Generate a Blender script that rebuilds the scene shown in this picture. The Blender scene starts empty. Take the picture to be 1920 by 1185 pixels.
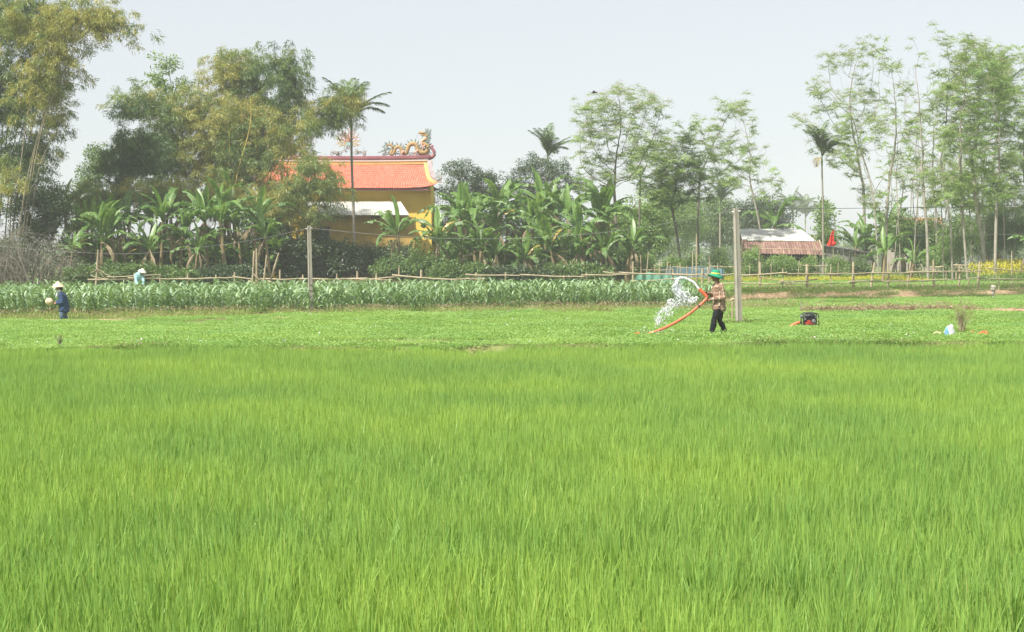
import bpy, math, random
import numpy as np
from mathutils import Vector, Matrix, Euler

PI = math.pi
rng = np.random.default_rng(11)
random.seed(5)
SC = bpy.context.scene
COL = SC.collection

# ------------------------------------------------------------------ camera, sky, sun, exposure
F, HC = 2950.0, 1.95                      # focal length in photo pixels, eye height in metres
TH = math.atan((592.5 - 490.0) / F)
cam = bpy.data.cameras.new('camera'); cam.sensor_width = 36.0; cam.lens = F * 36.0 / 1920.0
cam.clip_start = 0.1; cam.clip_end = 6000
camo = bpy.data.objects.new('camera', cam); COL.objects.link(camo)
camo.location = (0, 0, HC); camo.rotation_euler = (PI / 2 - TH, 0, 0)
SC.camera = camo

SUN_EL = math.radians(53); SUN_AZ = math.atan2(-0.72, -0.70)
SDIR = Vector((math.sin(SUN_AZ) * math.cos(SUN_EL), math.cos(SUN_AZ) * math.cos(SUN_EL), math.sin(SUN_EL)))
w = bpy.data.worlds.new('World'); SC.world = w; w.use_nodes = True
nt = w.node_tree; nt.nodes.clear()
sky = nt.nodes.new('ShaderNodeTexSky'); sky.sky_type = 'NISHITA'; sky.sun_disc = False
sky.sun_elevation = SUN_EL; sky.sun_rotation = SUN_AZ
sky.dust_density = 1.5; sky.air_density = 1.0; sky.ozone_density = 1.0; sky.altitude = 0
hsv = nt.nodes.new('ShaderNodeHueSaturation'); hsv.inputs['Saturation'].default_value = 0.42
bgn = nt.nodes.new('ShaderNodeBackground'); bgn.inputs['Strength'].default_value = 0.092
wo = nt.nodes.new('ShaderNodeOutputWorld')
hazy = nt.nodes.new('ShaderNodeMix'); hazy.data_type = 'RGBA'; hazy.inputs[0].default_value = 0.72       # thin even high haze over the blue
hazy.inputs[7].default_value = (3.12, 3.31, 3.50, 1)
nt.links.new(sky.outputs[0], hsv.inputs['Color']); nt.links.new(hsv.outputs[0], hazy.inputs[6]); nt.links.new(hazy.outputs[2], bgn.inputs[0]); nt.links.new(bgn.outputs[0], wo.inputs[0])
sun = bpy.data.lights.new('sun', 'SUN'); sun.energy = 3.4; sun.angle = math.radians(1.5); sun.color = (1, 0.955, 0.88)
suno = bpy.data.objects.new('sun', sun); COL.objects.link(suno)
suno.rotation_euler = SDIR.to_track_quat('Z', 'Y').to_euler(); suno.location = (-30, -20, 60)
vs = SC.view_settings
vs.view_transform = 'Standard'; vs.look = 'None'; vs.gamma = 1.0; vs.use_curve_mapping = False; vs.exposure = 1.27
SC.render.engine = 'CYCLES'
cy = SC.cycles
cy.max_bounces = 6; cy.diffuse_bounces = 3; cy.glossy_bounces = 2; cy.transmission_bounces = 5
cy.volume_bounces = 4; cy.transparent_max_bounces = 6
cy.caustics_reflective = False; cy.caustics_refractive = False
cy.use_denoising = True; cy.denoiser = 'OPENIMAGEDENOISE'; cy.denoising_input_passes = 'RGB_ALBEDO_NORMAL'; cy.denoising_prefilter = 'ACCURATE'

# ------------------------------------------------------------------ helpers
def P(x, y, d):
    """world point seen at photo pixel (x, y) whose distance along +Y is d"""
    u = (x - 960.0) / F; v = (592.5 - y) / F
    dy = math.cos(TH) + v * math.sin(TH); dz = -math.sin(TH) + v * math.cos(TH)
    t = d / dy
    return Vector((u * t, d, HC + t * dz))

def PX(x, d): return (x - 960.0) / F * d
def SP(d): return F / d                    # photo pixels per metre

def sstep(a, b, x):
    t = np.clip((np.asarray(x, float) - a) / (b - a), 0, 1); return t * t * (3 - 2 * t)

def vnoise(x, y, s=1.0, seed=0):
    """cheap smooth value noise, -1..1, vectorised"""
    x = np.asarray(x, float) / s + seed * 17.3; y = np.asarray(y, float) / s - seed * 9.1
    xi = np.floor(x).astype(np.int64); yi = np.floor(y).astype(np.int64); fx = x - xi; fy = y - yi
    fx = fx * fx * (3 - 2 * fx); fy = fy * fy * (3 - 2 * fy)
    def h(i, j):
        n = (i * 374761393 + j * 668265263 + seed * 974634) & 0x7fffffff
        n = ((n ^ (n >> 13)) * 1274126177) & 0x7fffffff
        return (n & 0xffff) / 32767.5 - 1
    a = h(xi, yi); b = h(xi + 1, yi); c = h(xi, yi + 1); e = h(xi + 1, yi + 1)
    return (a * (1 - fx) + b * fx) * (1 - fy) + (c * (1 - fx) + e * fx) * fy

def paddy_edge(X): return 35.7 + 0.13 * np.asarray(X, float)
def corn_front(X): return 61.6 + 0.445 * np.asarray(X, float)
def bank_line(X): return np.maximum(74.5, 67.3 + 0.744 * np.asarray(X, float))

def gz(X, Y):
    X = np.asarray(X, float); Y = np.asarray(Y, float)
    e = paddy_edge(X)
    z = -0.45 * (1 - sstep(e + 0.1, e + 0.5, Y))
    ter = sstep(8.0, 11.5, X)
    bl = bank_line(X) + 0.35 * vnoise(X, Y * 0, 2.3, 3)
    z = z + ter * 0.45 * sstep(bl, bl + 1.3, Y)
    z = z + (1 - ter) * 0.62 * sstep(84, 101, Y) + ter * 0.38 * sstep(100, 122, Y)
    z = z + 0.05 * vnoise(X, Y, 3.1, 1) * sstep(36, 40, Y) + 0.02 * vnoise(X, Y, 0.9, 2) * sstep(36, 40, Y)
    return z

def G(x, y=0.0):
    return float(gz(np.array([x]), np.array([y]))[0])

class MB:
    def __init__(s): s.v = []; s.f = []; s.m = []; s.n = 0
    def add(s, v, f, mi=0):
        v = np.asarray(v, float).reshape(-1, 3); f = np.asarray(f, np.int64)
        if len(v) == 0 or len(f) == 0: return s
        s.v.append(v); s.f.append(f + s.n); s.m.append(np.full(len(f), mi)); s.n += len(v); return s
    def mesh(s, name, mats, smooth=False):
        me = bpy.data.meshes.new(name)
        V = np.concatenate(s.v); loops = np.concatenate([f.ravel() for f in s.f]).astype(np.int32)
        tot = np.concatenate([np.full(len(f), f.shape[1]) for f in s.f])
        start = (np.cumsum(tot) - tot).astype(np.int32)
        me.vertices.add(len(V)); me.vertices.foreach_set('co', V.astype(np.float32).ravel())
        me.loops.add(len(loops)); me.loops.foreach_set('vertex_index', loops)
        me.polygons.add(len(tot)); me.polygons.foreach_set('loop_start', start)
        for m in (mats if isinstance(mats, (list, tuple)) else [mats]): me.materials.append(m)
        me.polygons.foreach_set('material_index', np.concatenate(s.m).astype(np.int32))
        me.polygons.foreach_set('use_smooth', np.full(len(tot), bool(smooth)))
        me.update(calc_edges=True)
        return me
    def build(s, name, mats, parent=None, smooth=False):
        return link(name, s.mesh(name, mats, smooth), parent)

def link(name, me, parent=None):
    o = bpy.data.objects.new(name, me); COL.objects.link(o)
    if parent is not None: o.parent = parent
    return o

def empty(name, loc, label=None, cat=None, group=None, rz=0.0):
    o = bpy.data.objects.new(name, None); COL.objects.link(o); o.location = loc; o.rotation_euler = (0, 0, rz)
    o.empty_display_size = 0.2
    return tag(o, label, cat, group)

def tag(o, label=None, cat=None, group=None, kind=None):
    if label: o['label'] = label
    if cat: o['category'] = cat
    if group: o['group'] = group
    if kind: o['kind'] = kind
    return o

def norm(a): return a / np.maximum(np.linalg.norm(a, axis=-1, keepdims=True), 1e-9)

def box(mb, c, s, mi=0, M=None):
    v = np.array([[x, y, z] for x in (-.5, .5) for y in (-.5, .5) for z in (-.5, .5)]) * np.array(s)
    if M is not None: v = v @ np.array(M.to_3x3()).T
    v = v + np.array(c)
    mb.add(v, [[0, 1, 3, 2], [4, 6, 7, 5], [0, 4, 5, 1], [2, 3, 7, 6], [0, 2, 6, 4], [1, 5, 7, 3]], mi)

def tube(mb, pts, rad, sides=6, mi=0, caps=True, flat=None):
    """tube through pts with radii rad; flat = (axis vector, factor) squashes the section along an axis"""
    p = np.asarray([tuple(q) for q in pts], float); n = len(p)
    r = np.broadcast_to(np.asarray(rad, float), (n,))
    t = np.gradient(p, axis=0) if n > 2 else np.repeat((p[1:] - p[:1]), 2, 0)
    t = norm(t)
    ref = np.array([0, 0, 1.0]) if abs(t[:, 2]).mean() < 0.8 else np.array([1.0, 0, 0])
    a = norm(np.cross(t, ref)); b = np.cross(t, a)
    ang = np.linspace(0, 2 * PI, sides, endpoint=False)
    ring = a[:, None, :] * np.cos(ang)[None, :, None] + b[:, None, :] * np.sin(ang)[None, :, None]
    off = ring * r[:, None, None]
    if flat is not None:
        ax = np.array(flat[0], float); ax /= np.linalg.norm(ax)
        off = off - (off @ ax)[..., None] * ax * (1 - flat[1])
    V = (p[:, None, :] + off).reshape(-1, 3)
    i = np.arange(n - 1)[:, None] * sides; j = np.arange(sides)[None, :]; k = (j + 1) % sides
    f = np.stack([i + j, i + k, i + sides + k, i + sides + j], -1).reshape(-1, 4)
    mb.add(V, f, mi)
    if caps and sides > 2:
        mb.add(V[:sides], [list(range(sides))[::-1]], mi); mb.add(V[-sides:], [list(range(sides))], mi)

def bez(pts, n):
    """smooth curve through pts (Catmull-Rom)"""
    p = [np.array(tuple(q), float) for q in pts]
    p = [2 * p[0] - p[1]] + p + [2 * p[-1] - p[-2]]
    out = []; m = len(p) - 3
    for k in range(n):
        t = k / (n - 1) * m; i = min(int(t), m - 1); t -= i
        a, b, c, d = p[i:i + 4]
        out.append(0.5 * ((2 * b) + (c - a) * t + (2 * a - 5 * b + 4 * c - d) * t * t + (3 * b - a - 3 * c + d) * t ** 3))
    return np.array(out)

def leafquads(pos, dirs, nrm, L, W, droop=0.0):
    pos = np.asarray(pos, float); d = norm(np.asarray(dirs, float)); n = len(pos)
    side = norm(np.cross(d, nrm)); up = np.cross(side, d)
    L = np.broadcast_to(L, (n,))[:, None]; W = np.broadcast_to(W, (n,))[:, None]
    mid = pos + d * L * 0.42 - up * L * 0.02
    tip = pos + d * L - up * L * droop
    V = np.stack([pos, mid + side * W / 2 + up * W * .12, tip, mid - side * W / 2 + up * W * .12], 1).reshape(-1, 3)
    return V, np.arange(4 * n).reshape(n, 4)

def stamp(protos, idx, R, T):
    """copies of prototype leaf clusters (V, F, matindex) put at rotations R and places T"""
    for k, (V, Fc, Mi) in enumerate(protos):
        s = np.where(idx == k)[0]
        if len(s) == 0: continue
        W = np.einsum('nij,vj->nvi', R[s], V) + T[s][:, None, :]
        yield W.reshape(-1, 3), (Fc[None] + (np.arange(len(s)) * len(V))[:, None, None]).reshape(-1, Fc.shape[1]), Mi

def rotz(a):
    c, s = np.cos(a), np.sin(a); o = np.zeros_like(a); e = np.ones_like(a)
    return np.stack([np.stack([c, -s, o], -1), np.stack([s, c, o], -1), np.stack([o, o, e], -1)], -2)

def rand_rot(n, tilt=0.5, scale=(0.8, 1.2), r=None):
    r = r or rng
    a = r.uniform(0, 2 * PI, n); R = rotz(a)
    t = r.normal(0, tilt, n); u = r.uniform(0, 2 * PI, n)
    c, s = np.cos(t), np.sin(t); o = np.zeros(n); e = np.ones(n)
    Rx = np.stack([np.stack([e, o, o], -1), np.stack([o, c, -s], -1), np.stack([o, s, c], -1)], -2)
    return rotz(u) @ Rx @ R * r.uniform(scale[0], scale[1], n)[:, None, None]

# ------------------------------------------------------------------ materials
def newmat(name):
    m = bpy.data.materials.new(name); m.use_nodes = True; m.node_tree.nodes.clear(); return m, m.node_tree

def nd(t, kind, **kw):
    n = t.nodes.new(kind)
    for k, v in kw.items():
        if k.startswith('i_'): n.inputs[k[2:].replace('_', ' ')].default_value = v
        else: setattr(n, k, v)
    return n

def ramp(t, fac, stops):
    r = t.nodes.new('ShaderNodeValToRGB'); e = r.color_ramp.elements
    while len(e) < len(stops): e.new(0.5)
    for k, (p, c) in enumerate(stops): e[k].position = p; e[k].color = (*c, 1)
    t.links.new(fac, r.inputs[0]); return r.outputs[0]

def mixc(t, fac, a, b, mode='MIX'):
    m = t.nodes.new('ShaderNodeMix'); m.data_type = 'RGBA'; m.blend_type = mode
    for s, v in ((m.inputs[0], fac), (m.inputs[6], a), (m.inputs[7], b)):
        if isinstance(v, (int, float)): s.default_value = v
        elif isinstance(v, tuple): s.default_value = (*v, 1)
        else: t.links.new(v, s)
    return m.outputs[2]

def noise(t, scale, detail=3, coord='Object', rough=0.55, stretch=None):
    if coord == 'World': src = nd(t, 'ShaderNodeNewGeometry').outputs['Position']
    else: src = nd(t, 'ShaderNodeTexCoord').outputs[coord]
    if stretch:
        mp = nd(t, 'ShaderNodeMapping'); mp.inputs['Scale'].default_value = stretch; t.links.new(src, mp.inputs[0]); src = mp.outputs[0]
    n = nd(t, 'ShaderNodeTexNoise', i_Scale=scale, i_Detail=detail, i_Roughness=rough); t.links.new(src, n.inputs['Vector'])
    return n.outputs['Fac']

def solid(name, stops, scale=4, rough=0.8, bump=0.0, bscale=30, metal=0.0, coord='Object', stretch=None, spec=0.3):
    """noise-varied opaque surface"""
    m, t = newmat(name)
    if isinstance(stops[0], (int, float)): stops = [(0.3, tuple(c * 0.82 for c in stops)), (0.7, tuple(min(1, c * 1.15) for c in stops))]
    c = ramp(t, noise(t, scale, 5, coord, 0.62, stretch), stops)
    p = nd(t, 'ShaderNodeBsdfPrincipled', i_Roughness=rough, i_Metallic=metal)
    p.inputs['Specular IOR Level'].default_value = spec
    t.links.new(c, p.inputs['Base Color'])
    if bump:
        b = nd(t, 'ShaderNodeBump', i_Strength=bump, i_Distance=0.02); t.links.new(noise(t, bscale, 4, coord), b.inputs['Height'])
        t.links.new(b.outputs[0], p.inputs['Normal'])
    o = nd(t, 'ShaderNodeOutputMaterial'); t.links.new(p.outputs[0], o.inputs[0]); return m

def leafmat(name, stops, trans=0.35, gloss=0.05, wscale=None, wstops=None, wamt=0.5, grough=0.45):
    """leaf: colour differs from leaf to leaf; light passes through"""
    m, t = newmat(name)
    g = nd(t, 'ShaderNodeNewGeometry')
    oi = nd(t, 'ShaderNodeObjectInfo')
    ad = nd(t, 'ShaderNodeMath', operation='ADD'); t.links.new(g.outputs['Random Per Island'], ad.inputs[0]); t.links.new(oi.outputs['Random'], ad.inputs[1])
    fr = nd(t, 'ShaderNodeMath', operation='FRACT'); t.links.new(ad.outputs[0], fr.inputs[0])
    c = ramp(t, fr.outputs[0], stops)
    if wscale:
        c = mixc(t, wamt, c, ramp(t, noise(t, wscale, 4, 'World'), wstops))
    df = nd(t, 'ShaderNodeBsdfDiffuse'); tr = nd(t, 'ShaderNodeBsdfTranslucent'); gl = nd(t, 'ShaderNodeBsdfGlossy', i_Roughness=grough)
    t.links.new(c, df.inputs[0])
    tc = mixc(t, 1.0, c, (1.25, 1.15, 0.75), 'MULTIPLY'); t.links.new(tc, tr.inputs[0])
    m1 = nd(t, 'ShaderNodeMixShader'); m1.inputs[0].default_value = trans
    t.links.new(df.outputs[0], m1.inputs[1]); t.links.new(tr.outputs[0], m1.inputs[2])
    m2 = nd(t, 'ShaderNodeMixShader'); m2.inputs[0].default_value = gloss
    t.links.new(m1.outputs[0], m2.inputs[1]); t.links.new(gl.outputs[0], m2.inputs[2])
    o = nd(t, 'ShaderNodeOutputMaterial'); t.links.new(m2.outputs[0], o.inputs[0]); return m

M = {}
M['rice'] = leafmat('rice_blade', [(0.0, (.15, .31, .075)), (.5, (.285, .455, .098)), (.85, (.39, .55, .125)), (.97, (.50, .56, .15)), (1, (.58, .52, .22))],
                    0.45, 0.012, 0.19, [(.36, (.205, .375, .098)), (.5, (.285, .455, .098)), (.62, (.395, .55, .11))], 0.55)
M['bean'] = leafmat('bean_leaf', [(0, (.19, .355, .10)), (.6, (.28, .45, .125)), (1, (.37, .50, .16))], 0.4, 0.03, 0.25,
                    [(.35, (.19, .365, .085)), (.65, (.32, .48, .10))], 0.5)
M['weed'] = leafmat('weed_leaf', [(0, (.20, .31, .07)), (.6, (.31, .39, .11)), (1, (.45, .43, .20))], 0.35, 0.03)
M['grass'] = leafmat('grass_blade', [(0, (.07, .14, .025)), (.6, (.13, .22, .035)), (1, (.24, .26, .08))], 0.35, 0.03)
M['corn'] = leafmat('corn_leaf', [(0, (.14, .25, .095)), (.6, (.215, .345, .145)), (1, (.27, .40, .15))], 0.28, 0.10, grough=0.5)
M['corn_stalk'] = leafmat('corn_stalk', [(0, (.14, .26, .04)), (1, (.22, .34, .06))], 0.2, 0.05)
M['banana'] = leafmat('banana_leaf', [(0, (.085, .185, .045)), (.5, (.15, .28, .065)), (1, (.27, .39, .10))], 0.42, 0.04, 0.9,
                      [(.3, (.06, .15, .04)), (.7, (.17, .29, .06))], .4, .5)
M['banana_new'] = leafmat('banana_new_leaf', [(0, (.16, .31, .055)), (1, (.22, .38, .07))], 0.45, 0.07)
M['banana_yellow'] = leafmat('banana_yellow_leaf', [(0, (.45, .33, .05)), (1, (.52, .40, .08))], 0.4, 0.05)
M['banana_dead'] = leafmat('banana_dead_leaf', [(0, (.20, .15, .085)), (1, (.40, .32, .2))], 0.2, 0.02)
M['banana_stem'] = solid('banana_stem', [(.3, (.16, .15, .06)), (.5, (.25, .19, .10)), (.7, (.14, .10, .06))], 3, .7, .4, 14, stretch=(6, 6, 1))
M['bamboo'] = leafmat('bamboo_leaf', [(0, (.09, .17, .05)), (.5, (.165, .265, .07)), (.85, (.25, .34, .09)), (1, (.36, .37, .12))], 0.4, 0.05, 0.33,
                      [(.35, (.09, .175, .048)), (.62, (.31, .37, .10))], .45)
M['bamboo_dark'] = leafmat('bamboo_dark_leaf', [(0, (.045, .10, .036)), (.6, (.085, .165, .05)), (1, (.15, .235, .075))], 0.35, 0.05)
M['bamboo_gold'] = leafmat('bamboo_gold_leaf', [(0, (.22, .29, .06)), (.5, (.36, .37, .095)), (1, (.48, .41, .14))], 0.4, 0.04)
M['culm'] = solid('bamboo_culm', [(.3, (.48, .35, .09)), (.7, (.66, .48, .15))], 2, .5, 0, stretch=(3, 3, .6))
M['culm_grey'] = solid('bamboo_culm_old', [(.3, (.17, .15, .10)), (.7, (.27, .23, .15))], 2, .7)
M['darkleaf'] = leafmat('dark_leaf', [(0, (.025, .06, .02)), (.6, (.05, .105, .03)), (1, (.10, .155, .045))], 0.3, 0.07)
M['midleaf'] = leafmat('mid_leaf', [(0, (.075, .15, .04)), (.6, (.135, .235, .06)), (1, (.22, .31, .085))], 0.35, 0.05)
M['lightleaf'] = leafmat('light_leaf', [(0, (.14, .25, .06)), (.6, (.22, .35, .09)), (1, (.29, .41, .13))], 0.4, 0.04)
M['paleleaf'] = leafmat('chinaberry_leaf', [(0, (.19, .31, .075)), (.6, (.28, .41, .115)), (1, (.36, .48, .17))], 0.42, 0.04)
M['blossom'] = leafmat('chinaberry_blossom', [(0, (.36, .35, .24)), (.6, (.46, .42, .33)), (1, (.5, .44, .40))], 0.3, 0.02)
M['yellowflower'] = leafmat('yellow_flower', [(0, (.45, .42, .04)), (.7, (.62, .54, .05)), (1, (.3, .36, .06))], 0.3, 0.02)
M['whiteflower'] = leafmat('white_flower', [(0, (.62, .62, .58)), (1, (.75, .73, .70))], 0.3, 0.02)
M['palm'] = leafmat('palm_leaflet', [(0, (.075, .14, .045)), (.6, (.12, .21, .065)), (1, (.19, .26, .09))], 0.3, 0.08)
M['palm_dry'] = leafmat('palm_dry_leaflet', [(0, (.32, .26, .14)), (1, (.42, .36, .2))], 0.3, 0.03)
M['bark'] = solid('pale_bark', [(.3, (.19, .17, .135)), (.5, (.32, .29, .235)), (.72, (.43, .395, .33))], 1.6, .9, .5, 22, stretch=(2.5, 2.5, .8))
M['bark_dark'] = solid('dark_bark', [(.3, (.10, .085, .065)), (.7, (.2, .175, .14))], 2, .9, .5, 22)
M['palm_bark'] = solid('palm_bark', [(.35, (.20, .185, .145)), (.65, (.34, .31, .25))], 3, .9, .3, 30, stretch=(.5, .5, 5))
M['palm_shaft'] = solid('palm_shaft', [(.3, (.10, .16, .05)), (.7, (.16, .22, .07))], 3, .5)
M['twig'] = solid('dry_twig', [(.3, (.13, .115, .09)), (.7, (.26, .23, .18))], 2, .9)
M['stake'] = solid('weathered_bamboo', [(.3, (.26, .21, .13)), (.5, (.38, .31, .20)), (.7, (.48, .41, .28))], 3, .75, .2, 20)
M['straw'] = leafmat('dry_straw', [(0, (.24, .17, .09)), (.6, (.36, .27, .16)), (1, (.5, .42, .28))], 0.15, 0.02)
M['concrete'] = solid('concrete', [(.3, (.26, .235, .195)), (.5, (.38, .345, .29)), (.62, (.32, .295, .25)), (.75, (.44, .405, .35))], 2.2, .95, .35, 60, stretch=(1, 1, .5))
M['wire'] = solid('grey_wire', (.22, .22, .22), 3, .6)
M['wire_dark'] = solid('dark_wire', (.06, .06, .065), 3, .6)
M['porcelain'] = solid('porcelain', (.7, .7, .68), 3, .25)
M['yellow_wall'] = solid('ochre_wall', [(.3, (.70, .47, .075)), (.5, (.79, .55, .10)), (.7, (.82, .59, .14))], .8, .9, .15, 12)
M['cream'] = solid('cream_plaster', [(.3, (.52, .36, .12)), (.7, (.62, .45, .18))], 1.2, .9, .1, 12)
M['pink_plaster'] = solid('weathered_pink_plaster', [(.3, (.24, .19, .19)), (.55, (.35, .28, .28)), (.7, (.44, .38, .36))], 1.6, .9, .1, 14)
M['maroon'] = solid('maroon_paint', [(.3, (.23, .075, .10)), (.7, (.34, .13, .15))], 1.5, .7)
M['tile'] = leafmat('terracotta_tile', [(0, (.61, .16, .105)), (.5, (.65, .18, .12)), (1, (.69, .205, .14))], 0.0, 0.03)
M['under'] = solid('roof_underlay', (.16, .06, .04), 3, .9)
M['sheet_white'] = solid('pale_roof_sheet', [(.3, (.40, .40, .365)), (.55, (.51, .51, .47)), (.72, (.58, .58, .55))], .9, .55, 0, stretch=(1, 4, 4))
M['sheet_rust'] = solid('rusty_sheet', [(.28, (.13, .07, .055)), (.5, (.21, .12, .095)), (.62, (.29, .18, .14)), (.75, (.42, .29, .20))], 1.1, .85, .1, 20, stretch=(3, 1, .8))
M['sheet_grey'] = solid('grey_sheet', [(.3, (.09, .085, .08)), (.5, (.155, .15, .14)), (.7, (.24, .22, .19))], 1.3, .75, .1, 20, stretch=(1, 1, 3))
M['dark'] = solid('dark_opening', (.022, .023, .026), 3, .8)
M['shutter'] = solid('grey_shutter', (.075, .08, .09), 3, .6)
M['wood'] = solid('old_wood', [(.3, (.16, .12, .08)), (.7, (.29, .23, .17))], 3, .85, .2, 18)
M['dragon_gold'] = solid('dragon_scales', [(.36, (.34, .20, .07)), (.5, (.44, .29, .12)), (.62, (.20, .21, .16))], 9, .7, .5, 40)
M['dragon_teal'] = solid('dragon_fins', [(.3, (.16, .22, .21)), (.7, (.30, .36, .33))], 5, .7)
M['dragon_pink'] = solid('dragon_pink', (.62, .36, .29), 4, .7)
M['flame_red'] = solid('flame_ornament', [(.3, (.36, .16, .11)), (.7, (.46, .26, .18))], 4, .7)
M['flame_gold'] = solid('flame_gold', (.46, .37, .19), 4, .7)
M['cloud_grey'] = solid('cloud_ornament', [(.3, (.30, .31, .30)), (.7, (.46, .46, .44))], 5, .8)
M['disc_teal'] = solid('disc_teal', (.30, .50, .44), 4, .5)
M['skin'] = solid('skin', (.30, .16, .095), 6, .55)
M['skin_dark'] = solid('skin_darker', (.20, .10, .06), 6, .55)  # one even, darker skin tone for the man
M['hair'] = solid('black_hair', (.015, .013, .012), 20, .6)
M['eye'] = solid('dark_eye', (.02, .015, .012), 6, .2)
M['lip'] = solid('lips', (.25, .10, .08), 6, .5)
M['trouser'] = solid('black_trousers', [(.3, (.004, .0045, .006)), (.7, (.012, .013, .016))], 6, .9, .3, 14)
M['hat_green'] = solid('green_cotton', [(.3, (.012, .235, .125)), (.7, (.03, .32, .18))], 8, .85)
M['hat_band'] = solid('yellow_band', (.62, .56, .10), 8, .8)
M['straw_hat'] = solid('palm_leaf_hat', [(.3, (.60, .46, .28)), (.7, (.74, .60, .40))], 12, .7)
M['hat_pale'] = solid('pale_hat', [(.3, (.66, .60, .50)), (.7, (.78, .72, .63))], 12, .7)
M['navy'] = solid('navy_jacket', [(.3, (.022, .045, .10)), (.7, (.045, .08, .165))], 6, .9, .4, 12)
M['navy_print'] = solid('blue_print_trousers', [(.4, (.05, .085, .14)), (.52, (.15, .20, .26)), (.6, (.06, .10, .15))], 16, .9)
M['aqua'] = solid('aqua_shirt', [(.3, (.20, .40, .43)), (.7, (.34, .55, .57))], 5, .9, .5, 9)
M['boot'] = solid('dark_boot', (.03, .035, .035), 5, .6)
M['orange_hose'] = solid('orange_hose', [(.3, (.60, .10, .035)), (.7, (.70, .15, .06))], 5, .45, spec=.5)
M['black_metal'] = solid('black_metal', (.018, .019, .021), 6, .4, spec=.5)
M['grey_metal'] = solid('grey_metal', [(.3, (.10, .105, .11)), (.7, (.22, .225, .23))], 8, .45, metal=.4)
M['red_metal'] = solid('red_metal', (.45, .055, .035), 6, .4, spec=.5)
M['sack'] = solid('white_sack', [(.3, (.62, .63, .62)), (.7, (.80, .80, .79))], 8, .6, .6, 14)
M['sack_blue'] = solid('blue_print', (.16, .36, .55), 8, .6)
M['flag'] = leafmat('red_flag', [(0, (.72, .045, .03)), (1, (.78, .06, .04))], .3, .02)
M['net_green'] = None
M['sacking'] = solid('mottled_sacking', [(.35, (.13, .12, .085)), (.5, (.34, .31, .25)), (.62, (.46, .42, .35))], 14, .95, .5, 20)
M['far_roof'] = solid('far_orange_roof', (.52, .22, .13), 2, .9)
M['far_wall'] = solid('far_wall', (.34, .29, .24), 2, .9)
M['bird'] = solid('bird_feathers', (.05, .05, .055), 6, .8)

def plaid():
    m, t = newmat('plaid_shirt')
    tc = nd(t, 'ShaderNodeTexCoord'); sp = nd(t, 'ShaderNodeSeparateXYZ'); t.links.new(tc.outputs['Object'], sp.inputs[0])
    ad = nd(t, 'ShaderNodeMath', operation='ADD'); t.links.new(sp.outputs[0], ad.inputs[0]); t.links.new(sp.outputs[1], ad.inputs[1])
    def stripe(src, freq, thr):
        a = nd(t, 'ShaderNodeMath', operation='MULTIPLY'); a.inputs[1].default_value = freq; t.links.new(src, a.inputs[0])
        s = nd(t, 'ShaderNodeMath', operation='SINE'); t.links.new(a.outputs[0], s.inputs[0])
        g = nd(t, 'ShaderNodeMath', operation='GREATER_THAN'); g.inputs[1].default_value = thr; t.links.new(s.outputs[0], g.inputs[0]); return g.outputs[0]
    base = ramp(t, noise(t, 5, 3), [(.3, (.20, .115, .07)), (.7, (.27, .165, .105))])
    c = mixc(t, stripe(ad.outputs[0], 150, .45), base, (.20, .11, .075))
    c = mixc(t, stripe(sp.outputs[2], 150, .55), c, mixc(t, .2, c, (.13, .07, .055)))
    c = mixc(t, stripe(sp.outputs[2], 75, .93), c, mixc(t, .5, c, (.62, .50, .38)))
    c = mixc(t, stripe(ad.outputs[0], 75, .9), c, (.62, .50, .38))
    p = nd(t, 'ShaderNodeBsdfPrincipled', i_Roughness=.9); t.links.new(c, p.inputs['Base Color'])
    b = nd(t, 'ShaderNodeBump', i_Strength=.5, i_Distance=.03); t.links.new(noise(t, 11, 3), b.inputs['Height']); t.links.new(b.outputs[0], p.inputs['Normal'])
    o = nd(t, 'ShaderNodeOutputMaterial'); t.links.new(p.outputs[0], o.inputs[0]); return m
M['plaid'] = plaid()

def netmat(name, col, alpha):
    m, t = newmat(name)
    p = nd(t, 'ShaderNodeBsdfPrincipled', i_Roughness=.7, i_Alpha=alpha)
    t.links.new(ramp(t, noise(t, 2, 4), [(.3, tuple(c * .8 for c in col)), (.7, col)]), p.inputs['Base Color'])
    o = nd(t, 'ShaderNodeOutputMaterial'); t.links.new(p.outputs[0], o.inputs[0]); return m
M['net_green'] = netmat('green_netting', (.17, .42, .30), .8)
M['net_blue'] = netmat('blue_netting', (.13, .23, .29), .75)

def watermat():
    m, t = newmat('splashing_water')
    p = nd(t, 'ShaderNodeBsdfPrincipled', i_Roughness=.2, i_IOR=1.33)
    p.inputs['Base Color'].default_value = (.92, .96, 1, 1); p.inputs['Transmission Weight'].default_value = .25
    o = nd(t, 'ShaderNodeOutputMaterial'); t.links.new(p.outputs[0], o.inputs[0]); return m
M['water'] = watermat()

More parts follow.
